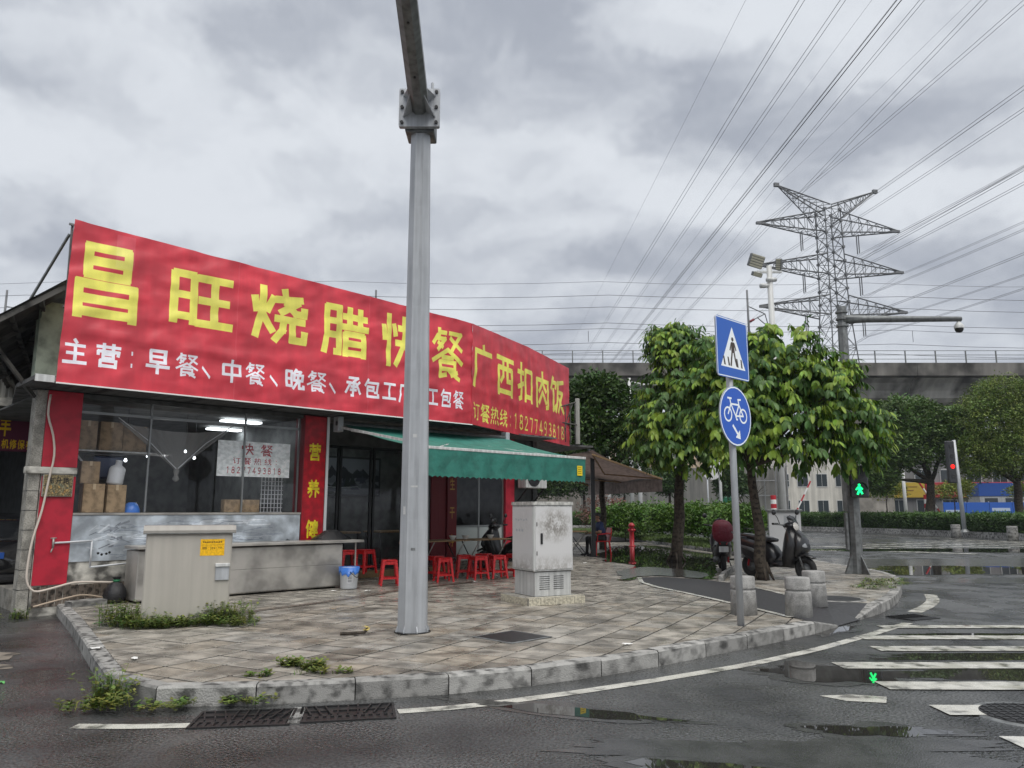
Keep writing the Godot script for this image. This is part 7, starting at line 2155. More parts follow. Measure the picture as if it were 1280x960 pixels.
	for i in 3:
		small_leaf_tree("young_tree", ys[i][2], "tree", Vector3(ys[i][0], 0.1, ys[i][1]), V.call(0, 2.2, 0), 0.07, [[V.call(0, 3.0, 0), V.call(1.9, 0.7, 1.5)], [V.call(0.5, 3.5, 0), V.call(1.2, 0.5, 1.0)]], 240, 0.3, Color(0.16, 0.20, 0.03), 600 + i, "young trees by the hoarding", spray)
	# clipped hedge on the median
	rng.seed = 88
	var hp = resample([4.0, -64.0, 14.0, -63.0, 20.0, -60.6, 24.2, -56.6, 26.2, -51.0, 26.9, -45.0, 27.2, -38.0, 27.4, -24.0], 1.5)
	t = thing("hedge", "long clipped green hedge along the kerb across the avenue", "hedge")
	s = new_st()
	var l2 = inset(hp, 0.55); var r2 = inset(hp, -0.55)
	for i in hp.size() - 1:
		quad(s, Vector3(r2[i].x, 0.2, r2[i].y), Vector3(r2[i + 1].x, 0.2, r2[i + 1].y), Vector3(r2[i + 1].x, 1.05, r2[i + 1].y), Vector3(r2[i].x, 1.05, r2[i].y))
		quad(s, Vector3(l2[i + 1].x, 0.2, l2[i + 1].y), Vector3(l2[i].x, 0.2, l2[i].y), Vector3(l2[i].x, 1.05, l2[i].y), Vector3(l2[i + 1].x, 1.05, l2[i + 1].y))
		quad(s, Vector3(r2[i].x, 1.05, r2[i].y), Vector3(r2[i + 1].x, 1.05, r2[i + 1].y), Vector3(l2[i + 1].x, 1.05, l2[i + 1].y), Vector3(l2[i].x, 1.05, l2[i].y))
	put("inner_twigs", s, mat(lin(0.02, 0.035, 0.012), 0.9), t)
	var xs = []; var cs = []
	for i in 5200:
		var f = rng.randf() * (hp.size() - 1.001); var k = int(f)
		var c = hp[k].lerp(hp[k + 1], f - k)
		var n = (hp[k + 1] - hp[k]).normalized(); n = Vector2(n.y, -n.x)
		var ed = rng.randf()
		var off: float; var y: float
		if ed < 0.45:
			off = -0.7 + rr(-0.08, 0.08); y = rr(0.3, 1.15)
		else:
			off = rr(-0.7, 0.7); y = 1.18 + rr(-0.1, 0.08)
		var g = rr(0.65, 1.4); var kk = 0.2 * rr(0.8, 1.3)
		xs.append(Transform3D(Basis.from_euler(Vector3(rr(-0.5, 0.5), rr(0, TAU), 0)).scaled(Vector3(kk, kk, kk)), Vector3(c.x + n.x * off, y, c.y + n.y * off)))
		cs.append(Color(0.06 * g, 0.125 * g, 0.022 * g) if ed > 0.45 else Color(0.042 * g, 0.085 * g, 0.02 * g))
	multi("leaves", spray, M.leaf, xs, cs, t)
	# its kerb
	var kb := Node3D.new(); kb.name = "median_kerb"; add_child(kb); kb.set_meta("kind", "structure")
	var ko = inset(hp, -1.0)
	for i in hp.size() - 1:
		s = new_st()
		var a = ko[i]; var b = ko[i + 1].lerp(ko[i], 0.012); var c = hp[i + 1].lerp(ko[i + 1], 0.75); var d = hp[i].lerp(ko[i], 0.75)
		slab(s, PackedVector2Array([a, b, c, d]), 0.0, 0.32)
		put("kerb_stone", s, M.kerb[i % 4], kb)
	s = new_st()
	var bed := PackedVector2Array()
	for p in inset(hp, -0.76): bed.append(p)
	for q in [[60.0, -24.0], [60.0, -66.0], [4.0, -66.0]]: bed.append(Vector2(q[0], q[1]))
	slab(s, bed, 0.0, 0.24)
	struct("median_ground", s, M.soil)

# ---------------------------------------------------------------- lights on posts, viaduct, pylon, wires, buildings
func make_posts() -> void:
	var s: SurfaceTool
	# pedestrian light and camera arm on one post
	var t := thing("signal_post", "grey post on the island carrying the lit green pedestrian light and a long camera arm", "signal post", Vector3(7.48, PAVE, -17.07))
	s = new_st(); octa(s, Vector3.ZERO, Vector3(0.06, 5.95, 0), 0.135, 0.10); put("pole", s, M.galv_dark, t)
	for k in 4:
		s = new_st(); prism(s, PackedVector2Array([Vector2(0.11, 0.0), Vector2(0.34, 0.0), Vector2(0.12, 0.42)]), -0.012, 0.012, Transform3D(Basis(Vector3.UP, k * PI / 2 + 0.4), Vector3.ZERO)); put("base_fin", s, M.galv_dark, t)
	s = new_st(); span(s, -0.2, -0.14, 0.5, 1.3, -0.05, 0.05, 0.01); put("service_door", s, M.galv_dark, t)
	s = new_st(true); sweep(s, [Vector3(0.05, 5.65, 0.02), Vector3(0.6, 5.66, 0.02), Vector3(2.76, 5.66, 0.02)], [Vector2(0.11, 0.11), Vector2(0.085, 0.085), Vector2(0.06, 0.06)], 12); var am := put("camera_arm", s, M.galv_dark, t)
	for y in [5.5, 5.66, 5.82]:
		s = new_st(); lathe(s, [Vector2(0.11, y - 0.02), Vector2(0.135, y - 0.02), Vector2(0.135, y + 0.02), Vector2(0.11, y + 0.02)], 12, Vector3(0.055, 0, 0)); put("clamp", s, M.galv_dark, am)
	s = new_st(true); lathe(s, [Vector2(0, -0.28), Vector2(0.06, -0.265), Vector2(0.09, -0.22), Vector2(0.095, -0.16)], 16, Vector3(2.70, 5.62, 0.02)); put("camera_dome", s, M.black_plastic, am)
	s = new_st(true); lathe(s, [Vector2(0.1, -0.16), Vector2(0.105, -0.10), Vector2(0.05, -0.03), Vector2(0.03, 0.0)], 16, Vector3(2.70, 5.60, 0.02)); put("camera_housing", s, M.white_metal, am)
	# the light's head turned to the crossing
	var hd := Node3D.new(); hd.name = "light_head"; t.add_child(hd)
	hd.position = Vector3(0.05, 1.98, 0.26); hd.rotation_degrees.y = -18
	s = new_st(); span(s, -0.19, 0.19, -0.36, 0.36, -0.12, 0.06, 0.03); put("housing", s, M.black_plastic, hd)
	for q in [0.18, -0.18]:
		s = new_st(true)
		for k in 14:
			var a0 = PI * k / 14; var a1 = PI * (k + 1) / 14
			quad(s, Vector3(cos(a0) * 0.16, q + sin(a0) * 0.16, 0.06), Vector3(cos(a0) * 0.16, q + sin(a0) * 0.16, 0.22), Vector3(cos(a1) * 0.16, q + sin(a1) * 0.16, 0.22), Vector3(cos(a1) * 0.16, q + sin(a1) * 0.16, 0.06))
		put("visor", s, M.black, hd)
	s = new_st(); prism(s, disc_of(24, 0.145, 0.145, Vector2(0, 0.18)), 0.06, 0.066); put("dark_lens", s, mat(lin(0.03, 0.03, 0.03), 0.2), hd)
	s = new_st(); prism(s, disc_of(24, 0.145, 0.145, Vector2(0, -0.18)), 0.06, 0.066); put("green_lens", s, mat(lin(0.01, 0.05, 0.03), 0.2), hd)
	s = new_st()
	prism(s, disc_of(14, 0.026, 0.026, Vector2(0.0, -0.085)), 0.067, 0.07)
	for q in [[-0.02, -0.12, 0.02, -0.2, 0.04], [-0.02, -0.13, -0.07, -0.19, 0.02], [0.02, -0.13, 0.065, -0.18, 0.02], [-0.005, -0.2, -0.045, -0.29, 0.026], [0.015, -0.2, 0.055, -0.28, 0.026]]:
		var a = Vector2(q[0], q[1]); var b = Vector2(q[2], q[3]); var n = (b - a).orthogonal().normalized() * q[4] * 0.75
		prism(s, PackedVector2Array([a + n, b + n, b - n, a - n]), 0.067, 0.0705)
	put("green_figure", s, mat(lin(0.02, 0.5, 0.2), 0.4, {"glow": Color(0.05, 1.0, 0.5), "power": 1.15}), hd)
	# red light across the avenue
	t = thing("traffic_light", "slim grey post with a dark signal head lit red at the hedge across the avenue", "traffic light", Vector3(25.6, 0.3, -44.2))
	s = new_st(true); bar(s, Vector3.ZERO, Vector3(-0.15, 5.2, 0), 0.12, 12, 0.10); put("post", s, M.galv, t)
	s = new_st(); bar(s, Vector3.ZERO, Vector3(0, 0.15, 0), 0.28, 8, 0.14); put("foot", s, M.galv_dark, t)
	s = new_st(); span(s, -0.62, -0.18, 2.75, 5.15, -0.2, 0.1, 0.04); hd = Node3D.new(); put("signal_head", s, M.black_plastic, t); hd.free()
	for k in 4:
		s = new_st(); prism(s, disc_of(20, 0.11, 0.12, Vector2(-0.4, 3.1 + k * 0.58)), 0.10, 0.13)
		put("lens", s, mat(lin(0.04, 0.01, 0.01), 0.2, {"glow": Color(1.0, 0.08, 0.03), "power": 1.1}) if k == 1 else mat(lin(0.02, 0.02, 0.02), 0.2), t)
	# flood light mast
	t = thing("floodlight_mast", "white mast with floodlights at its head behind the grey junction box", "floodlight", Vector3(8.42, 0.0, -24.2))
	s = new_st(true); bar(s, Vector3.ZERO, Vector3(0, 9.4, 0), 0.13, 14, 0.085); put("pole", s, M.white_metal, t)
	s = new_st(); beam(s, Vector3(-0.45, 9.2, 0), Vector3(0.4, 9.2, 0), 0.07, 0.07); put("cross_bar", s, M.white_metal, t)
	for q in [[-0.42, 9.55, 0.52, 0.42, 12, 0.35], [0.30, 9.45, 0.2, 0.36, -40, -0.2], [-0.42, 9.1, 0.36, 0.14, 10, 1.2]]:
		var lo := Node3D.new(); lo.name = "floodlight"; t.add_child(lo, true); lo.position = Vector3(q[0], q[1], 0.05); lo.rotation_degrees = Vector3(20, q[4], -12)
		s = new_st(); span(s, -q[2] / 2, q[2] / 2, -q[3] / 2, q[3] / 2, -0.08, 0.04, 0.02); put("case", s, M.galv_dark, lo)
		for k in 5:
			s = new_st(); span(s, -q[2] / 2 + 0.03, q[2] / 2 - 0.03, -q[3] / 2 + (k + 0.12) * q[3] / 5, -q[3] / 2 + (k + 0.85) * q[3] / 5, 0.04, 0.055, 0.006); put("led_row", s, mat(lin(0.42, 0.41, 0.33), 0.3), lo)
	for q in [[-0.12, 8.7, 0.18], [0.1, 8.9, 0.14]]:
		s = new_st(true); sweep(s, [Vector3(q[0] - 0.22, q[1], 0.1), Vector3(q[0] + 0.1, q[1] + 0.04, 0)], [Vector2(0.08, 0.08), Vector2(0.07, 0.07)], 10); put("camera", s, M.white_metal, t)
	# grey junction box
	t = thing("junction_box", "grey steel junction box standing behind the black moped", "junction box", Vector3(7.60, 0.1, -21.8), -16)
	s = new_st(); span(s, -0.42, 0.42, 0, 1.36, -0.32, 0.32, 0.01); put("case", s, mat(lin(0.50, 0.51, 0.52), 0.5), t)
	s = new_st(); span(s, -0.47, 0.47, 1.36, 1.43, -0.37, 0.37, 0.012); put("roof", s, M.galv_dark, t)
	s = new_st(); span(s, -0.02, 0.32, 0.98, 1.26, 0.321, 0.328, 0.002); put("window_plate", s, M.galv, t)
	s = new_st(); prism(s, PackedVector2Array([Vector2(0.12, 1.06), Vector2(0.18, 1.06), Vector2(0.15, 1.12)]), 0.329, 0.334); put("warning_mark", s, M.black, t)
	s = new_st(); span(s, -0.428, -0.421, 0.5, 0.8, -0.04, 0.04); put("handle", s, M.black, t)
	# hydrant
	t = thing("fire_hydrant", "red fire hydrant standing at the edge of the puddle in front of the shrubs", "hydrant", Vector3(4.56, PAVE, -29.8))
	t.scale = Vector3(0.68, 0.64, 0.68)
	s = new_st(true); lathe(s, [Vector2(0, 0), Vector2(0.19, 0), Vector2(0.19, 0.05), Vector2(0.13, 0.08), Vector2(0.13, 1.15), Vector2(0.18, 1.18), Vector2(0.18, 1.24), Vector2(0.15, 1.3), Vector2(0.06, 1.38), Vector2(0, 1.39)], 18); put("barrel", s, M.hydrant, t)
	for q in [[0.2, 0.0], [-0.2, 0.0], [0.0, 0.22]]:
		s = new_st(true); bar(s, Vector3(0, 0.95, 0), Vector3(q[0], 0.95, q[1]), 0.08, 12); put("outlet", s, M.hydrant, t)
	# thin posts among the trees
	var posts = [[5.75, -27.0, 3.4, 0.06, "thin grey post at the puddle's edge, right of the hydrant"], [9.6, -58.0, 6.5, 0.17, "white lamp post seen left of the brown awning's right end"], [14.0, -52.0, 6.2, 0.11, "slim pale post between the puddle tree and the sign post"], [16.9, -54.0, 5.8, 0.10, "pale post directly left of the sign post, far across the avenue"], [33.4, -66.0, 5.0, 0.16, "white post in front of the yellow shop sign"], [6.5, -52.0, 5.0, 0.12, "grey post beside the seated person's table, far behind"]]
	for q in posts:
		t = thing("slim_post", q[4], "post", Vector3(q[0], 0.1, q[1]))
		s = new_st(true); bar(s, Vector3.ZERO, Vector3(0, q[2], 0), q[3], 10, q[3] * 0.8); put("pole", s, M.white_metal if q[3] > 0.1 else M.galv, t)
		s = new_st(); bar(s, Vector3.ZERO, Vector3(0, 0.06, 0), q[3] * 2.2, 8); put("foot", s, M.galv_dark, t)
	t = thing("round_sign", "back of a pale round road sign on a post among the far trees", "sign", Vector3(13.9, 0.1, -55.0))
	s = new_st(true); bar(s, Vector3.ZERO, Vector3(0, 4.2, 0), 0.06, 8); put("pole", s, M.galv, t)
	s = new_st(); prism(s, disc_of(28, 0.75, 0.75, Vector2(0.3, 4.3)), 0.06, 0.09); put("disc", s, M.white_metal, t)
	t = thing("green_board", "dark green notice board in a grey frame across the avenue, right of the sign post", "notice board", Vector3(19.4, 0.1, -70.0))
	s = new_st(); span(s, -0.9, 0.9, 1.6, 3.5, -0.1, 0.1, 0.02); put("frame", s, M.galv_dark, t)
	s = new_st(); span(s, -0.65, 0.65, 2.1, 3.3, 0.1, 0.12); put("board", s, mat(lin(0.012, 0.11, 0.055), 0.4), t)
	for k in 2:
		s = new_st(); span(s, -0.5, 0.5, 2.95 - k * 0.4, 3.05 - k * 0.4, 0.12, 0.126); put("printed_line", s, mat(lin(0.2, 0.4, 0.3), 0.5), t)
	s = new_st(); bar(s, Vector3(0, 0, 0), Vector3(0, 1.6, 0), 0.12, 8); put("post", s, M.galv, t)
	# lamp on the near side of the viaduct
	t = thing("street_lamp", "white street lamp with two arms in front of the viaduct, above the brown awning", "street lamp", Vector3(9.6, 0, -62.0))
	s = new_st(true); bar(s, Vector3.ZERO, Vector3(0, 12.2, 0), 0.18, 12, 0.12); put("pole", s, M.white_metal, t)
	for q in [[-2.6, 10.3], [1.6, 11.5]]:
		s = new_st(true); tube(s, [Vector3(0, q[1] - 0.2 + (0.6 if q[0] > 0 else 0.0), 0), Vector3(q[0], q[1] + 0.1, 0)], 0.06, 8); put("arm", s, M.white_metal, t)
		s = new_st(true); sweep(s, [Vector3(q[0] - 0.7, q[1] + 0.1, 0), Vector3(q[0], q[1] + 0.14, 0), Vector3(q[0] + 0.6, q[1] + 0.1, 0)], [Vector2(0.12, 0.06), Vector2(0.2, 0.1), Vector2(0.1, 0.06)], 10); put("lamp_head", s, M.white_metal, t)

func make_viaduct() -> void:
	var t := thing("railway_viaduct", "long concrete railway viaduct with a railing crossing behind the trees", "viaduct", Vector3(0, 0, -80))
	var s := new_st()
	# deck with box girder: outline across, run along x
	var deck = PackedVector2Array([Vector2(5.5, 15.9), Vector2(-5.5, 15.9), Vector2(-5.5, 14.62), Vector2(-5.1, 14.5), Vector2(5.1, 14.5), Vector2(5.5, 14.62)])
	var girder = PackedVector2Array([Vector2(4.9, 14.498), Vector2(-4.9, 14.498), Vector2(-4.2, 14.1), Vector2(-3.6, 13.4), Vector2(-3.3, 12.7), Vector2(-2.8, 12.35), Vector2(2.8, 12.35), Vector2(3.3, 12.7), Vector2(3.6, 13.4), Vector2(4.2, 14.1)])
	var along = Transform3D(Basis(Vector3(0, 0, -1), Vector3(0, 1, 0), Vector3(1, 0, 0)), Vector3.ZERO)
	for k in 8:
		var x0 = -120.0 + k * 32.0
		s = new_st(); prism(s, deck, x0, x0 + 31.96, along); var span_o := put("deck_span", s, M.fascia, t)
		s = new_st(); prism(s, girder, x0, x0 + 31.96, along); put("box_girder", s, M.beam_concrete, span_o)
	for k in 7:
		s = new_st()
		var x = -91.3 + k * 32.0
		sweep(s, [Vector3(x, -0.5, 0), Vector3(x, 9.5, 0), Vector3(x, 12.3, 0)], [Vector2(1.3, 2.35), Vector2(1.3, 2.35), Vector2(2.0, 2.9)], 8, 0.4, true, 0.5)
		put("pier", s, M.pale_concrete, t)
	var ra := Node3D.new(); ra.name = "railing"; t.add_child(ra)
	for sd in [5.3, -5.3]:
		for y in [16.3, 16.72, 17.15]:
			s = new_st(); beam(s, Vector3(-120, y, sd), Vector3(136, y, sd), 0.05, 0.05); put("rail", s, M.galv_dark, ra)
	for k in 86:
		s = new_st(); span(s, -120 + k * 3.0 - 0.05, -120 + k * 3.0 + 0.05, 15.9, 17.18, 5.25, 5.35); put("railing_post", s, M.galv_dark, ra)
	# contact wire masts
	for k in 5:
		var x = [24.2, 60.0, 96.0, -14.0, -52.0][k]
		t = thing("catenary_mast", ["thin catenary mast with a bracket on the viaduct, above the crossing sign", "catenary mast on the viaduct outside the right edge", "catenary mast on the viaduct far to the right", "catenary mast on the viaduct behind the shop banner", "catenary mast on the viaduct far to the left"][k], "mast", Vector3(x, 15.9, -76.5), 0, "catenary masts on the viaduct")
		s = new_st(true); bar(s, Vector3.ZERO, Vector3(0, 8.0, 0), 0.14, 8, 0.10); put("mast", s, M.lattice, t)
		s = new_st(); bar(s, Vector3(0, 4.6, 0), Vector3(2.4, 6.0, -2.0), 0.06, 6); bar(s, Vector3(0, 6.3, 0), Vector3(2.4, 6.0, -2.0), 0.05, 6); bar(s, Vector3(1.3, 5.35, -1.1), Vector3(2.8, 4.6, -2.2), 0.05, 6); bar(s, Vector3(2.4, 6.0, -2.0), Vector3(2.8, 4.6, -2.2), 0.05, 6); put("cantilever", s, M.lattice, t)
		s = new_st(true); bar(s, Vector3(0.1, 4.65, 0), Vector3(0.7, 5.0, -0.5), 0.13, 8); put("insulator", s, M.dark_red, t)
	var cw = [[23.4, -76.4, 0.05], [22.2, -76.6, 0.05], [21.0, -78.6, 0.05], [20.4, -78.6, 0.045], [18.9, -78.6, 0.05], [18.55, -82.0, 0.045], [27.0, -83.5, 0.04]]
	for k in cw.size():
		var q = cw[k]
		t = thing("catenary_wire", "%s horizontal railway wire over the viaduct, counted from the top" % ["second", "third", "fourth", "fifth", "sixth", "lowest", "topmost"][k], "wire", Vector3(0, q[0], q[1]), 0, "railway wires over the viaduct")
		var pts = []
		for i in 33:
			var f = float(i) / 4.0
			pts.append(Vector3(-110 + i * 7.5, -0.35 * sin(PI * (f - floor(f))) - 0.00006 * pow(-30 + i * 7.5 - 60, 2.0), 0))
		s = new_st(); tube(s, pts, q[2] * 0.45, 4); put("wire", s, M.wire, t)
	s = new_st()
	t = thing("wire_droppers", "short droppers hanging between the railway wires over the viaduct", "droppers", Vector3(0, 0, -78.6))
	for k in 9:
		s = new_st(); bar(s, Vector3(-60 + k * 17.0, 20.1, 0), Vector3(-60 + k * 17.0, 18.9, 0), 0.025, 4); put("dropper", s, M.wire, t)

func make_pylon() -> void:
	var t := thing("power_pylon", "tall steel lattice power pylon with six cross-arms and a forked top", "pylon", Vector3(58.4, 0, -135), 9.0)
	var s: SurfaceTool
	# half width of the body at a height
	var hw = func(y: float) -> float: return lerpf(4.2, 1.75, clampf(y / 38.0, 0, 1)) if y < 38.0 else lerpf(1.75, 1.5, clampf((y - 38.0) / 18.0, 0, 1))
	for q in [[-1, -1], [1, -1], [1, 1], [-1, 1]]:
		s = new_st()
		for k in 12:
			var y0 = k * 56.0 / 12; var y1 = (k + 1) * 56.0 / 12
			bar(s, Vector3(q[0] * hw.call(y0), y0, q[1] * hw.call(y0)), Vector3(q[0] * hw.call(y1), y1, q[1] * hw.call(y1)), 0.13, 4)
		put("corner_leg", s, M.lattice, t)
	var levels = [0.0, 7.0, 13.5, 19.5, 25.0, 30.0, 34.5, 38.5, 41.0, 43.6, 46.2, 48.8, 51.4, 53.8, 56.0]
	s = new_st()
	for k in levels.size() - 1:
		var y0 = levels[k]; var y1 = levels[k + 1]
		var a = hw.call(y0); var b = hw.call(y1)
		for f in 4:
			var r = Basis(Vector3.UP, f * PI / 2)
			bar(s, r * Vector3(-a, y0, a), r * Vector3(b, y1, b), 0.06, 4); bar(s, r * Vector3(a, y0, a), r * Vector3(-b, y1, b), 0.06, 4)
			bar(s, r * Vector3(-b, y1, b), r * Vector3(b, y1, b), 0.06, 4)
	put("bracing", s, M.lattice, t)
	# knots where the members meet
	for k in range(6, levels.size()):
		var b = hw.call(levels[k])
		for q in [[-1, -1], [1, -1], [1, 1], [-1, 1]]:
			s = new_st(); box(s, Vector3(q[0] * b, levels[k], q[1] * b), Vector3(0.45, 0.4, 0.45)); put("gusset_plate", s, M.lattice, t)
	for lv in [[51.6, 13.9, 4.0], [43.6, 14.0, 3.8], [36.0, 14.1, 3.6]]:
		for sg in [-1.0, 1.0]:
			s = new_st()
			var b = hw.call(lv[0]); var tip = Vector3(sg * lv[1], lv[0] + 1.3, 0)
			var lo = [Vector3(sg * b, lv[0], b), Vector3(sg * b, lv[0], -b)]; var hi = [Vector3(sg * b, lv[0] + lv[2], b), Vector3(sg * b, lv[0] + lv[2], -b)]
			for p in lo: bar(s, p, tip, 0.13, 4)
			for p in hi: bar(s, p, tip + Vector3(0, 0.3, 0), 0.13, 4)
			for z in 2:
				for k in 6:
					var f0 = k / 6.5; var f1 = (k + 1) / 6.5
					bar(s, lo[z].lerp(tip, f0), hi[z].lerp(tip, f1), 0.06, 4); bar(s, hi[z].lerp(tip, f1), lo[z].lerp(tip, f1), 0.06, 4)
			for k in 6:
				var f0 = k / 6.5; var f1 = (k + 1) / 6.5
				bar(s, lo[0].lerp(tip, f0), lo[1].lerp(tip, f1), 0.06, 4); bar(s, lo[1].lerp(tip, f1), lo[0].lerp(tip, f1), 0.06, 4); bar(s, hi[0].lerp(tip, f0), hi[1].lerp(tip, f1), 0.06, 4)
			var arm := put("cross_arm", s, M.lattice, t)
			s = new_st(); box(s, tip + Vector3(-sg * 0.5, 0.1, 0), Vector3(1.7, 0.45, 0.5)); put("arm_tip", s, M.lattice, arm)
			for z in [0.3, -0.3]:
				s = new_st(); var p = Vector3(sg * 5.6, lv[0] + 0.25, z); bar(s, p, p - Vector3(0, 3.6, 0), 0.10, 5); put("insulator", s, M.lattice, arm)
	for sg in [-1.0, 1.0]:
		s = new_st()
		var tip = Vector3(sg * 9.9, 60.6, 0)
		var base = [Vector3(sg * 1.2, 55.6, 1.85), Vector3(sg * 1.2, 55.6, -1.85), Vector3(sg * 0.1, 57.0, 1.2), Vector3(sg * 0.1, 57.0, -1.2)]
		base[0] = Vector3(sg * 2.0, 54.4, 1.8); base[1] = Vector3(sg * 2.0, 54.4, -1.8)
		for p in base: bar(s, p, tip, 0.13, 4)
		for k in 7:
			var f0 = k / 7.5; var f1 = (k + 1) / 7.5
			for z in 2:
				bar(s, base[z].lerp(tip, f0), base[z + 2].lerp(tip, f1), 0.06, 4); bar(s, base[z + 2].lerp(tip, f1), base[z].lerp(tip, f1), 0.06, 4)
			bar(s, base[0].lerp(tip, f0), base[1].lerp(tip, f1), 0.06, 4); bar(s, base[2].lerp(tip, f0), base[3].lerp(tip, f1), 0.06, 4)
		var pk := put("earth_wire_peak", s, M.lattice, t)
		s = new_st(); box(s, tip, Vector3(0.9, 0.7, 0.5)); put("peak_tip", s, M.lattice, pk)

func wire(label: String, group: String, a: Vector3, b: Vector3, sag: float, r: float) -> void:
	var t := thing("power_wire", label, "power line", a, 0, group)
	var pts = []
	var n := 44
	for i in n + 1:
		var f = pow(float(i) / n, 1.0)
		pts.append(a.lerp(b, f) - a - Vector3(0, sag * 4.0 * f * (1.0 - f), 0))
	var s := new_st()
	tube(s, pts, r, 4)
	put("conductor", s, M.wire, t)

func make_wires() -> void:
	# first line: runs over the road beside the photographer; x at the picture's top edge tells each one apart
	var far_x = -38.0
	var ord = ["first", "second", "third", "fourth", "fifth", "sixth", "seventh", "eighth", "ninth", "tenth", "eleventh", "twelfth", "thirteenth", "fourteenth", "fifteenth"]
	# lateral offset and height where each passes the photographer, metres
	var list = [[23.0, 46.0], [21.6, 36.0], [22.1, 36.2], [24.4, 36.0], [24.9, 36.2], [34.0, 46.0], [28.2, 36.0], [28.7, 36.2], [29.8, 36.0], [30.3, 36.2], [21.6, 27.6], [22.0, 27.8], [34.0, 36.0], [34.6, 36.2]]
	for i in list.size():
		var q = list[i]
		wire("%s power wire from the left along the top of the picture" % ord[i], "overhead wires of the nearer line", Vector3(q[0] + 3.6, q[1] + 4.0, 90), Vector3(q[0] - 17.5, q[1] - 4.5, -420), 2.5, 0.013 if q[1] > 40 else 0.02)
	# second line: hangs from the pylon
	var pb = Basis(Vector3.UP, deg_to_rad(9)); var po = Vector3(58.4, 0, -135)
	var k := 0
	for lv in [[51.6, "upper"], [43.6, "middle"], [36.0, "lower"]]:
		for sg in [-1.0, 1.0]:
			for q in [[13.6, 1.1, "outer"], [5.6, -3.5, "inner"]]:
				for tw in [0.0, 0.55]:
					var p = po + pb * Vector3(sg * q[0] + tw, lv[0] + q[1], 0)
					var nm = "%s wire on the %s %s pylon arm, %s of its pair" % [q[2], "left" if sg < 0 else "right", lv[1], "first" if tw == 0.0 else "second"]
					wire(nm, "wires hung from the pylon", p + Vector3(11.0, 2.0, 260), p, 6.0, 0.026)
					wire(nm.replace("wire on", "wire going away from"), "wires hung from the pylon", p, p + Vector3(-13.0, -3.0, -300), 5.0, 0.02)
	for sg in [-1.0, 1.0]:
		var p = po + pb * Vector3(sg * 9.9, 60.4, 0)
		wire("thin earth wire to the %s peak of the pylon" % ["left", "right"][int(sg > 0)], "earth wires of the pylon", p + Vector3(11.0, 2, 260), p, 5.0, 0.016)
		wire("thin earth wire leaving the %s peak of the pylon" % ["left", "right"][int(sg > 0)], "earth wires of the pylon", p, p + Vector3(-13, -3, -300), 5.0, 0.02)

func building(called: String, label: String, at: Vector3, turn: float, w: float, h: float, d: float, m: Material, floors: int, cols: int, win: Material, sill: bool) -> Node3D:
	var t := thing(called, label, "building", at, turn)
	var s := new_st(); span(s, -w / 2, w / 2, 0, h, -d, 0.0); put("wall", s, m, t)
	s = new_st(); span(s, -w / 2 - 0.2, w / 2 + 0.2, h, h + 0.5, -d - 0.2, 0.2); put("parapet", s, m, t)
	for f in floors:
		for c in cols:
			var fw = w / cols; var fh = h / floors
			var x = -w / 2 + (c + 0.5) * fw; var y = f * fh + fh * 0.5
			s = new_st(); span(s, x - fw * 0.3, x + fw * 0.3, y - fh * 0.26, y + fh * 0.26, 0.002, 0.06); var o := put("window", s, M.white_metal, t)
			s = new_st(); span(s, x - fw * 0.27, x - 0.03, y - fh * 0.23, y + fh * 0.23, 0.06, 0.075); span(s, x + 0.03, x + fw * 0.27, y - fh * 0.23, y + fh * 0.23, 0.06, 0.075); put("pane", s, win, o)
			if sill:
				s = new_st(); span(s, x - fw * 0.34, x + fw * 0.34, y - fh * 0.32, y - fh * 0.27, 0.0, 0.3); put("sill", s, m, o)
	return t

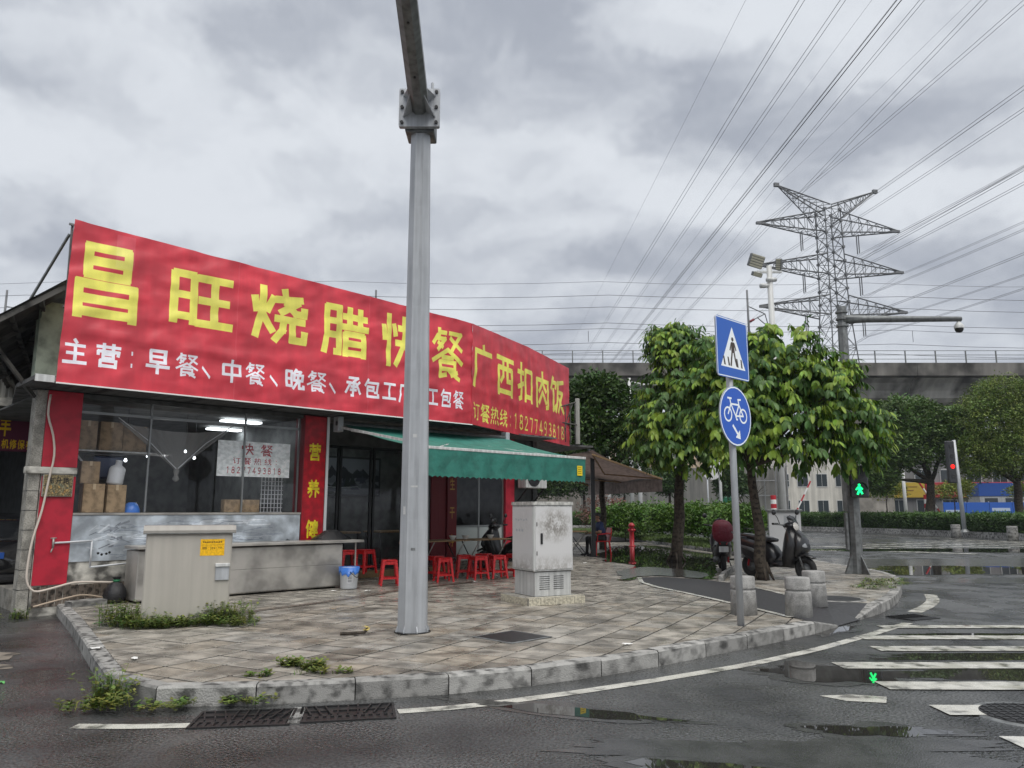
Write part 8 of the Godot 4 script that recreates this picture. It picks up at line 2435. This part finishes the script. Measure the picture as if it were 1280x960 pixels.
func make_far() -> void:
	var dark = mat(lin(0.04, 0.05, 0.055), 0.12)
	building("tan_building", "tan four-storey building with rows of windows behind the brown awning", Vector3(21.5, 0, -118), -4, 17, 11.5, 10, mat(lin(0.58, 0.47, 0.33), 0.8, {"tri": "local", "scale": 0.1, "tex": M.t_streak}), 4, 7, dark, true)
	building("pale_building", "long pale beige building behind the trees under the viaduct", Vector3(42, 0, -124), -3, 24, 12.5, 12, mat(lin(0.62, 0.60, 0.54), 0.8, {"tri": "local", "scale": 0.1, "tex": M.t_streak}), 3, 8, dark, false)
	building("far_building", "pale low building seen beneath the green awning", Vector3(7.0, 0, -130), 2, 22, 9.0, 10, mat(lin(0.62, 0.58, 0.52), 0.8, {"tri": "local", "scale": 0.1, "tex": M.t_streak}), 3, 8, dark, false)
	# shop row behind the median trees
	var t := building("shop_row", "grey building with red and yellow shop signs behind the median trees", Vector3(70.5, 0, -96), -8, 46, 7.6, 10, mat(lin(0.25, 0.25, 0.25), 0.8, {"tri": "local", "scale": 0.1, "tex": M.t_streak}), 2, 15, dark, false)
	var sg = [[-20.6, 4.6, "yellow_sign", lin(0.55, 0.38, 0.05)], [-15.0, 6.4, "red_sign", lin(0.45, 0.03, 0.05)], [-7.6, 7.8, "red_sign", lin(0.42, 0.03, 0.07)], [2.0, 10.0, "red_sign", lin(0.38, 0.03, 0.05)], [13.0, 10.0, "red_sign", lin(0.40, 0.05, 0.05)]]
	for q in sg:
		var s := new_st(); span(s, q[0] - q[1] / 2, q[0] + q[1] / 2, 3.1, 5.0, 0.1, 0.4, 0.03); var o := put(q[2], s, mat(q[3], 0.5), t)
		s = new_st()
		for k in 3: span(s, q[0] - q[1] * 0.36, q[0] + q[1] * (0.1 + 0.1 * k), 3.5 + k * 0.45, 3.62 + k * 0.45, 0.4, 0.42)
		put("faint_lettering", s, mat(lin(0.5, 0.35, 0.2) if q[2] == "red_sign" else lin(0.25, 0.14, 0.03), 0.5), o)
	# blue hoarding
	t = thing("blue_hoarding", "blue painted site hoarding with pale lettering strips behind the median trees", "hoarding", Vector3(56.0, 0, -76.5), -5)
	for k in 12:
		var s := new_st(); span(s, -13 + k * 2.2, -13 + k * 2.2 + 2.16, 0.1, 2.3, -0.04, 0.04, 0.01); var o := put("panel", s, M.blue_sign, t)
		s = new_st(); span(s, -13 + k * 2.2 + 0.2, -13 + k * 2.2 + 1.9, 1.25 + 0.1 * (k % 3), 1.55 + 0.1 * (k % 3), 0.04, 0.05)
		if k % 3 != 1: put("pale_strip", s, mat(lin(0.42, 0.5, 0.62), 0.5), o)
		s = new_st(); bar(s, Vector3(-13 + k * 2.2, 0, -0.1), Vector3(-13 + k * 2.2, 2.4, -0.1), 0.05, 6); put("post", s, M.galv, t)
	t = thing("blue_container", "blue site cabin with white window strips behind the hoarding", "site cabin", Vector3(62.0, 0, -82.0), -5)
	var s := new_st(); span(s, -12, 6, 0.0, 4.0, -2.5, 0, 0.03); put("wall", s, M.white_metal, t)
	s = new_st(); span(s, -12.1, 6.1, 3.0, 4.4, -2.6, 0.1, 0.03); put("blue_fascia", s, M.blue_sign, t)
	for k in 8:
		s = new_st(); span(s, -11.5 + k * 2.1, -10.2 + k * 2.1, 1.6, 2.8, 0.0, 0.05); put("window", s, dark, t)
	# red and white barrier with its stand
	for q in [[24.4, -72.5, 62.0, "red and white striped barrier post in front of the viaduct pier"], [37.4, -70.0, -58.0, "red and white striped barrier post below the yellow shop sign"]]:
		t = thing("striped_barrier", q[3], "barrier", Vector3(q[0], 0.1, q[1]))
		for k in 6:
			s = new_st(); bar(s, Vector3(0, 0.4 + k * 0.4, 0), Vector3(0, 0.8 + k * 0.4, 0), 0.26, 10); put("band", s, M.hydrant if k % 2 else M.tape_white, t)
		for k in 6:
			var d = Vector3(cos(deg_to_rad(q[2])), sin(deg_to_rad(q[2])), 0) * (1 if q[2] > 0 else -1)
			s = new_st(); beam(s, Vector3(1.6, 0.4, 0) + d * (k * 0.7), Vector3(1.6, 0.4, 0) + d * ((k + 1) * 0.7), 0.16, 0.1); put("boom_band", s, M.hydrant if k % 2 else M.tape_white, t)
	# low wall and fence under the viaduct
	t = thing("site_wall", "pale rendered wall with pipe frames under the viaduct, left of the pier", "wall", Vector3(28, 0, -90))
	s = new_st(); span(s, -20, 4, 0, 6.4, -0.4, 0); put("wall", s, mat(lin(0.55, 0.53, 0.48), 0.85, {"tri": "local", "scale": 0.12, "tex": M.t_streak}), t)
	for k in 7:
		s = new_st(); bar(s, Vector3(-4 + k * 1.3, 0, 0.5), Vector3(-4 + k * 1.3, 7.0, 0.5), 0.07, 6); put("pipe_upright", s, M.white_metal, t)
	for k in 4:
		s = new_st(); bar(s, Vector3(-4, 1.5 + k * 1.7, 0.5), Vector3(4, 1.5 + k * 1.7, 0.5), 0.06, 6); put("pipe_rail", s, M.white_metal, t)
	# garage building at the left edge
	t = front_thing("garage", "old motor repair garage with a maroon roller sign at the left edge", "garage", 0, 0, -5.0)
	s = new_st(); span(s, -6.0, 0.95, 3.45, 3.62, -0.1, 1.0); put("canopy_ledge", s, M.plaster, t)
	for k in 60:
		s = new_st(); var u = -6.0 + k * 0.115; span(s, u, u + 0.06, 3.63, 4.75, 0.0, 0.03); span(s, u + 0.06, u + 0.115, 3.63, 4.75, -0.03, 0.0); put("wall_rib", s, M.pale_sheet, t)
	s = new_st(); span(s, -6.0, 1.0, 3.6, 4.75, -0.2, -0.04); put("upper_wall", s, M.pale_sheet, t)
	s = new_st(); span(s, -6.2, 1.2, 4.75, 4.85, -6.0, 0.5); put("roof", s, M.pale_sheet, t)
	for k in 7:
		s = new_st(); span(s, -6.0, 0.92, 2.66 + k * 0.11, 2.66 + k * 0.11 + 0.095, 0.0, 0.05, 0.012); put("shutter_slat", s, mat(lin(0.13, 0.018, 0.045), 0.5), t)
	var im := picture(512, 96, Color(0.40, 0.14, 0.24))
	var yl = Color(0.93, 0.76, 0.10)
	glyph(im, "洋", Rect2(335, 4, 62, 54), yl, 12)
	for k in 4: glyph(im, "机修保养"[k], Rect2(366 + k * 33, 66, 28, 25), yl, 13)
	for y in [14, 28, 42, 56]: im.fill_rect(Rect2i(0, y, 300, 2), Color(0.28, 0.09, 0.17))
	s = new_st(); face(s, -1.25, 2.67, 0.9, 3.40, 0.056); put("sign_lettering", s, printed(im, 0.5), t)
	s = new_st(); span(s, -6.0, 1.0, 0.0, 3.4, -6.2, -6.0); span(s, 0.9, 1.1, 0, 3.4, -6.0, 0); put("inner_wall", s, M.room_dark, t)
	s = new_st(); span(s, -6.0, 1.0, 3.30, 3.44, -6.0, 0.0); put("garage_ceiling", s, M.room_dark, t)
	for k in 3:
		s = new_st(); span(s, -5.6 + k * 2.0, -4.4 + k * 2.0, 0.0, 1.8, -5.9, -5.4, 0.02); put("shelf", s, M.black, t)
	s = new_st(); beam(s, Vector3(-0.4, 4.9, 1.6), Vector3(0.4, 3.5, 1.0), 0.06, 0.06); put("awning_strut", s, M.rust_sheet, t)
	t = front_thing("leaning_board", "grey weathered board leaning beside the corner post at the garage opening", "board", -0.38, 0.0, -1.2, 8)
	s = new_st(); box(s, Vector3(0, 0.62, 0), Vector3(0.16, 1.25, 0.05), Basis(Vector3.RIGHT, -0.12), 0.006); put("board", s, M.concrete, t)
	t = front_thing("rubble_block", "broken concrete block lying at the garage opening left of the corner post", "rubble", -0.62, 0.0, -0.9, 25)
	s = new_st(); prism(s, PackedVector2Array([Vector2(-0.25, 0), Vector2(0.3, 0), Vector2(0.24, 0.24), Vector2(-0.1, 0.36), Vector2(-0.26, 0.2)]), -0.2, 0.2); put("block", s, M.kerb[1], t)

func _ready() -> void:
	rng.seed = 11
	make_view()
	make_glyphs()
	make_materials()
	make_ground()
	make_restaurant()
	make_viaduct()
	make_far()
	make_banner()
	make_awnings()
	rng.seed = 12
	make_shop_things()
	rng.seed = 13
	make_street()
	make_posts()
	make_pylon()
	make_wires()
	make_trees()
	rng.seed = 14
	make_dining()
	make_vehicles()
	make_people()
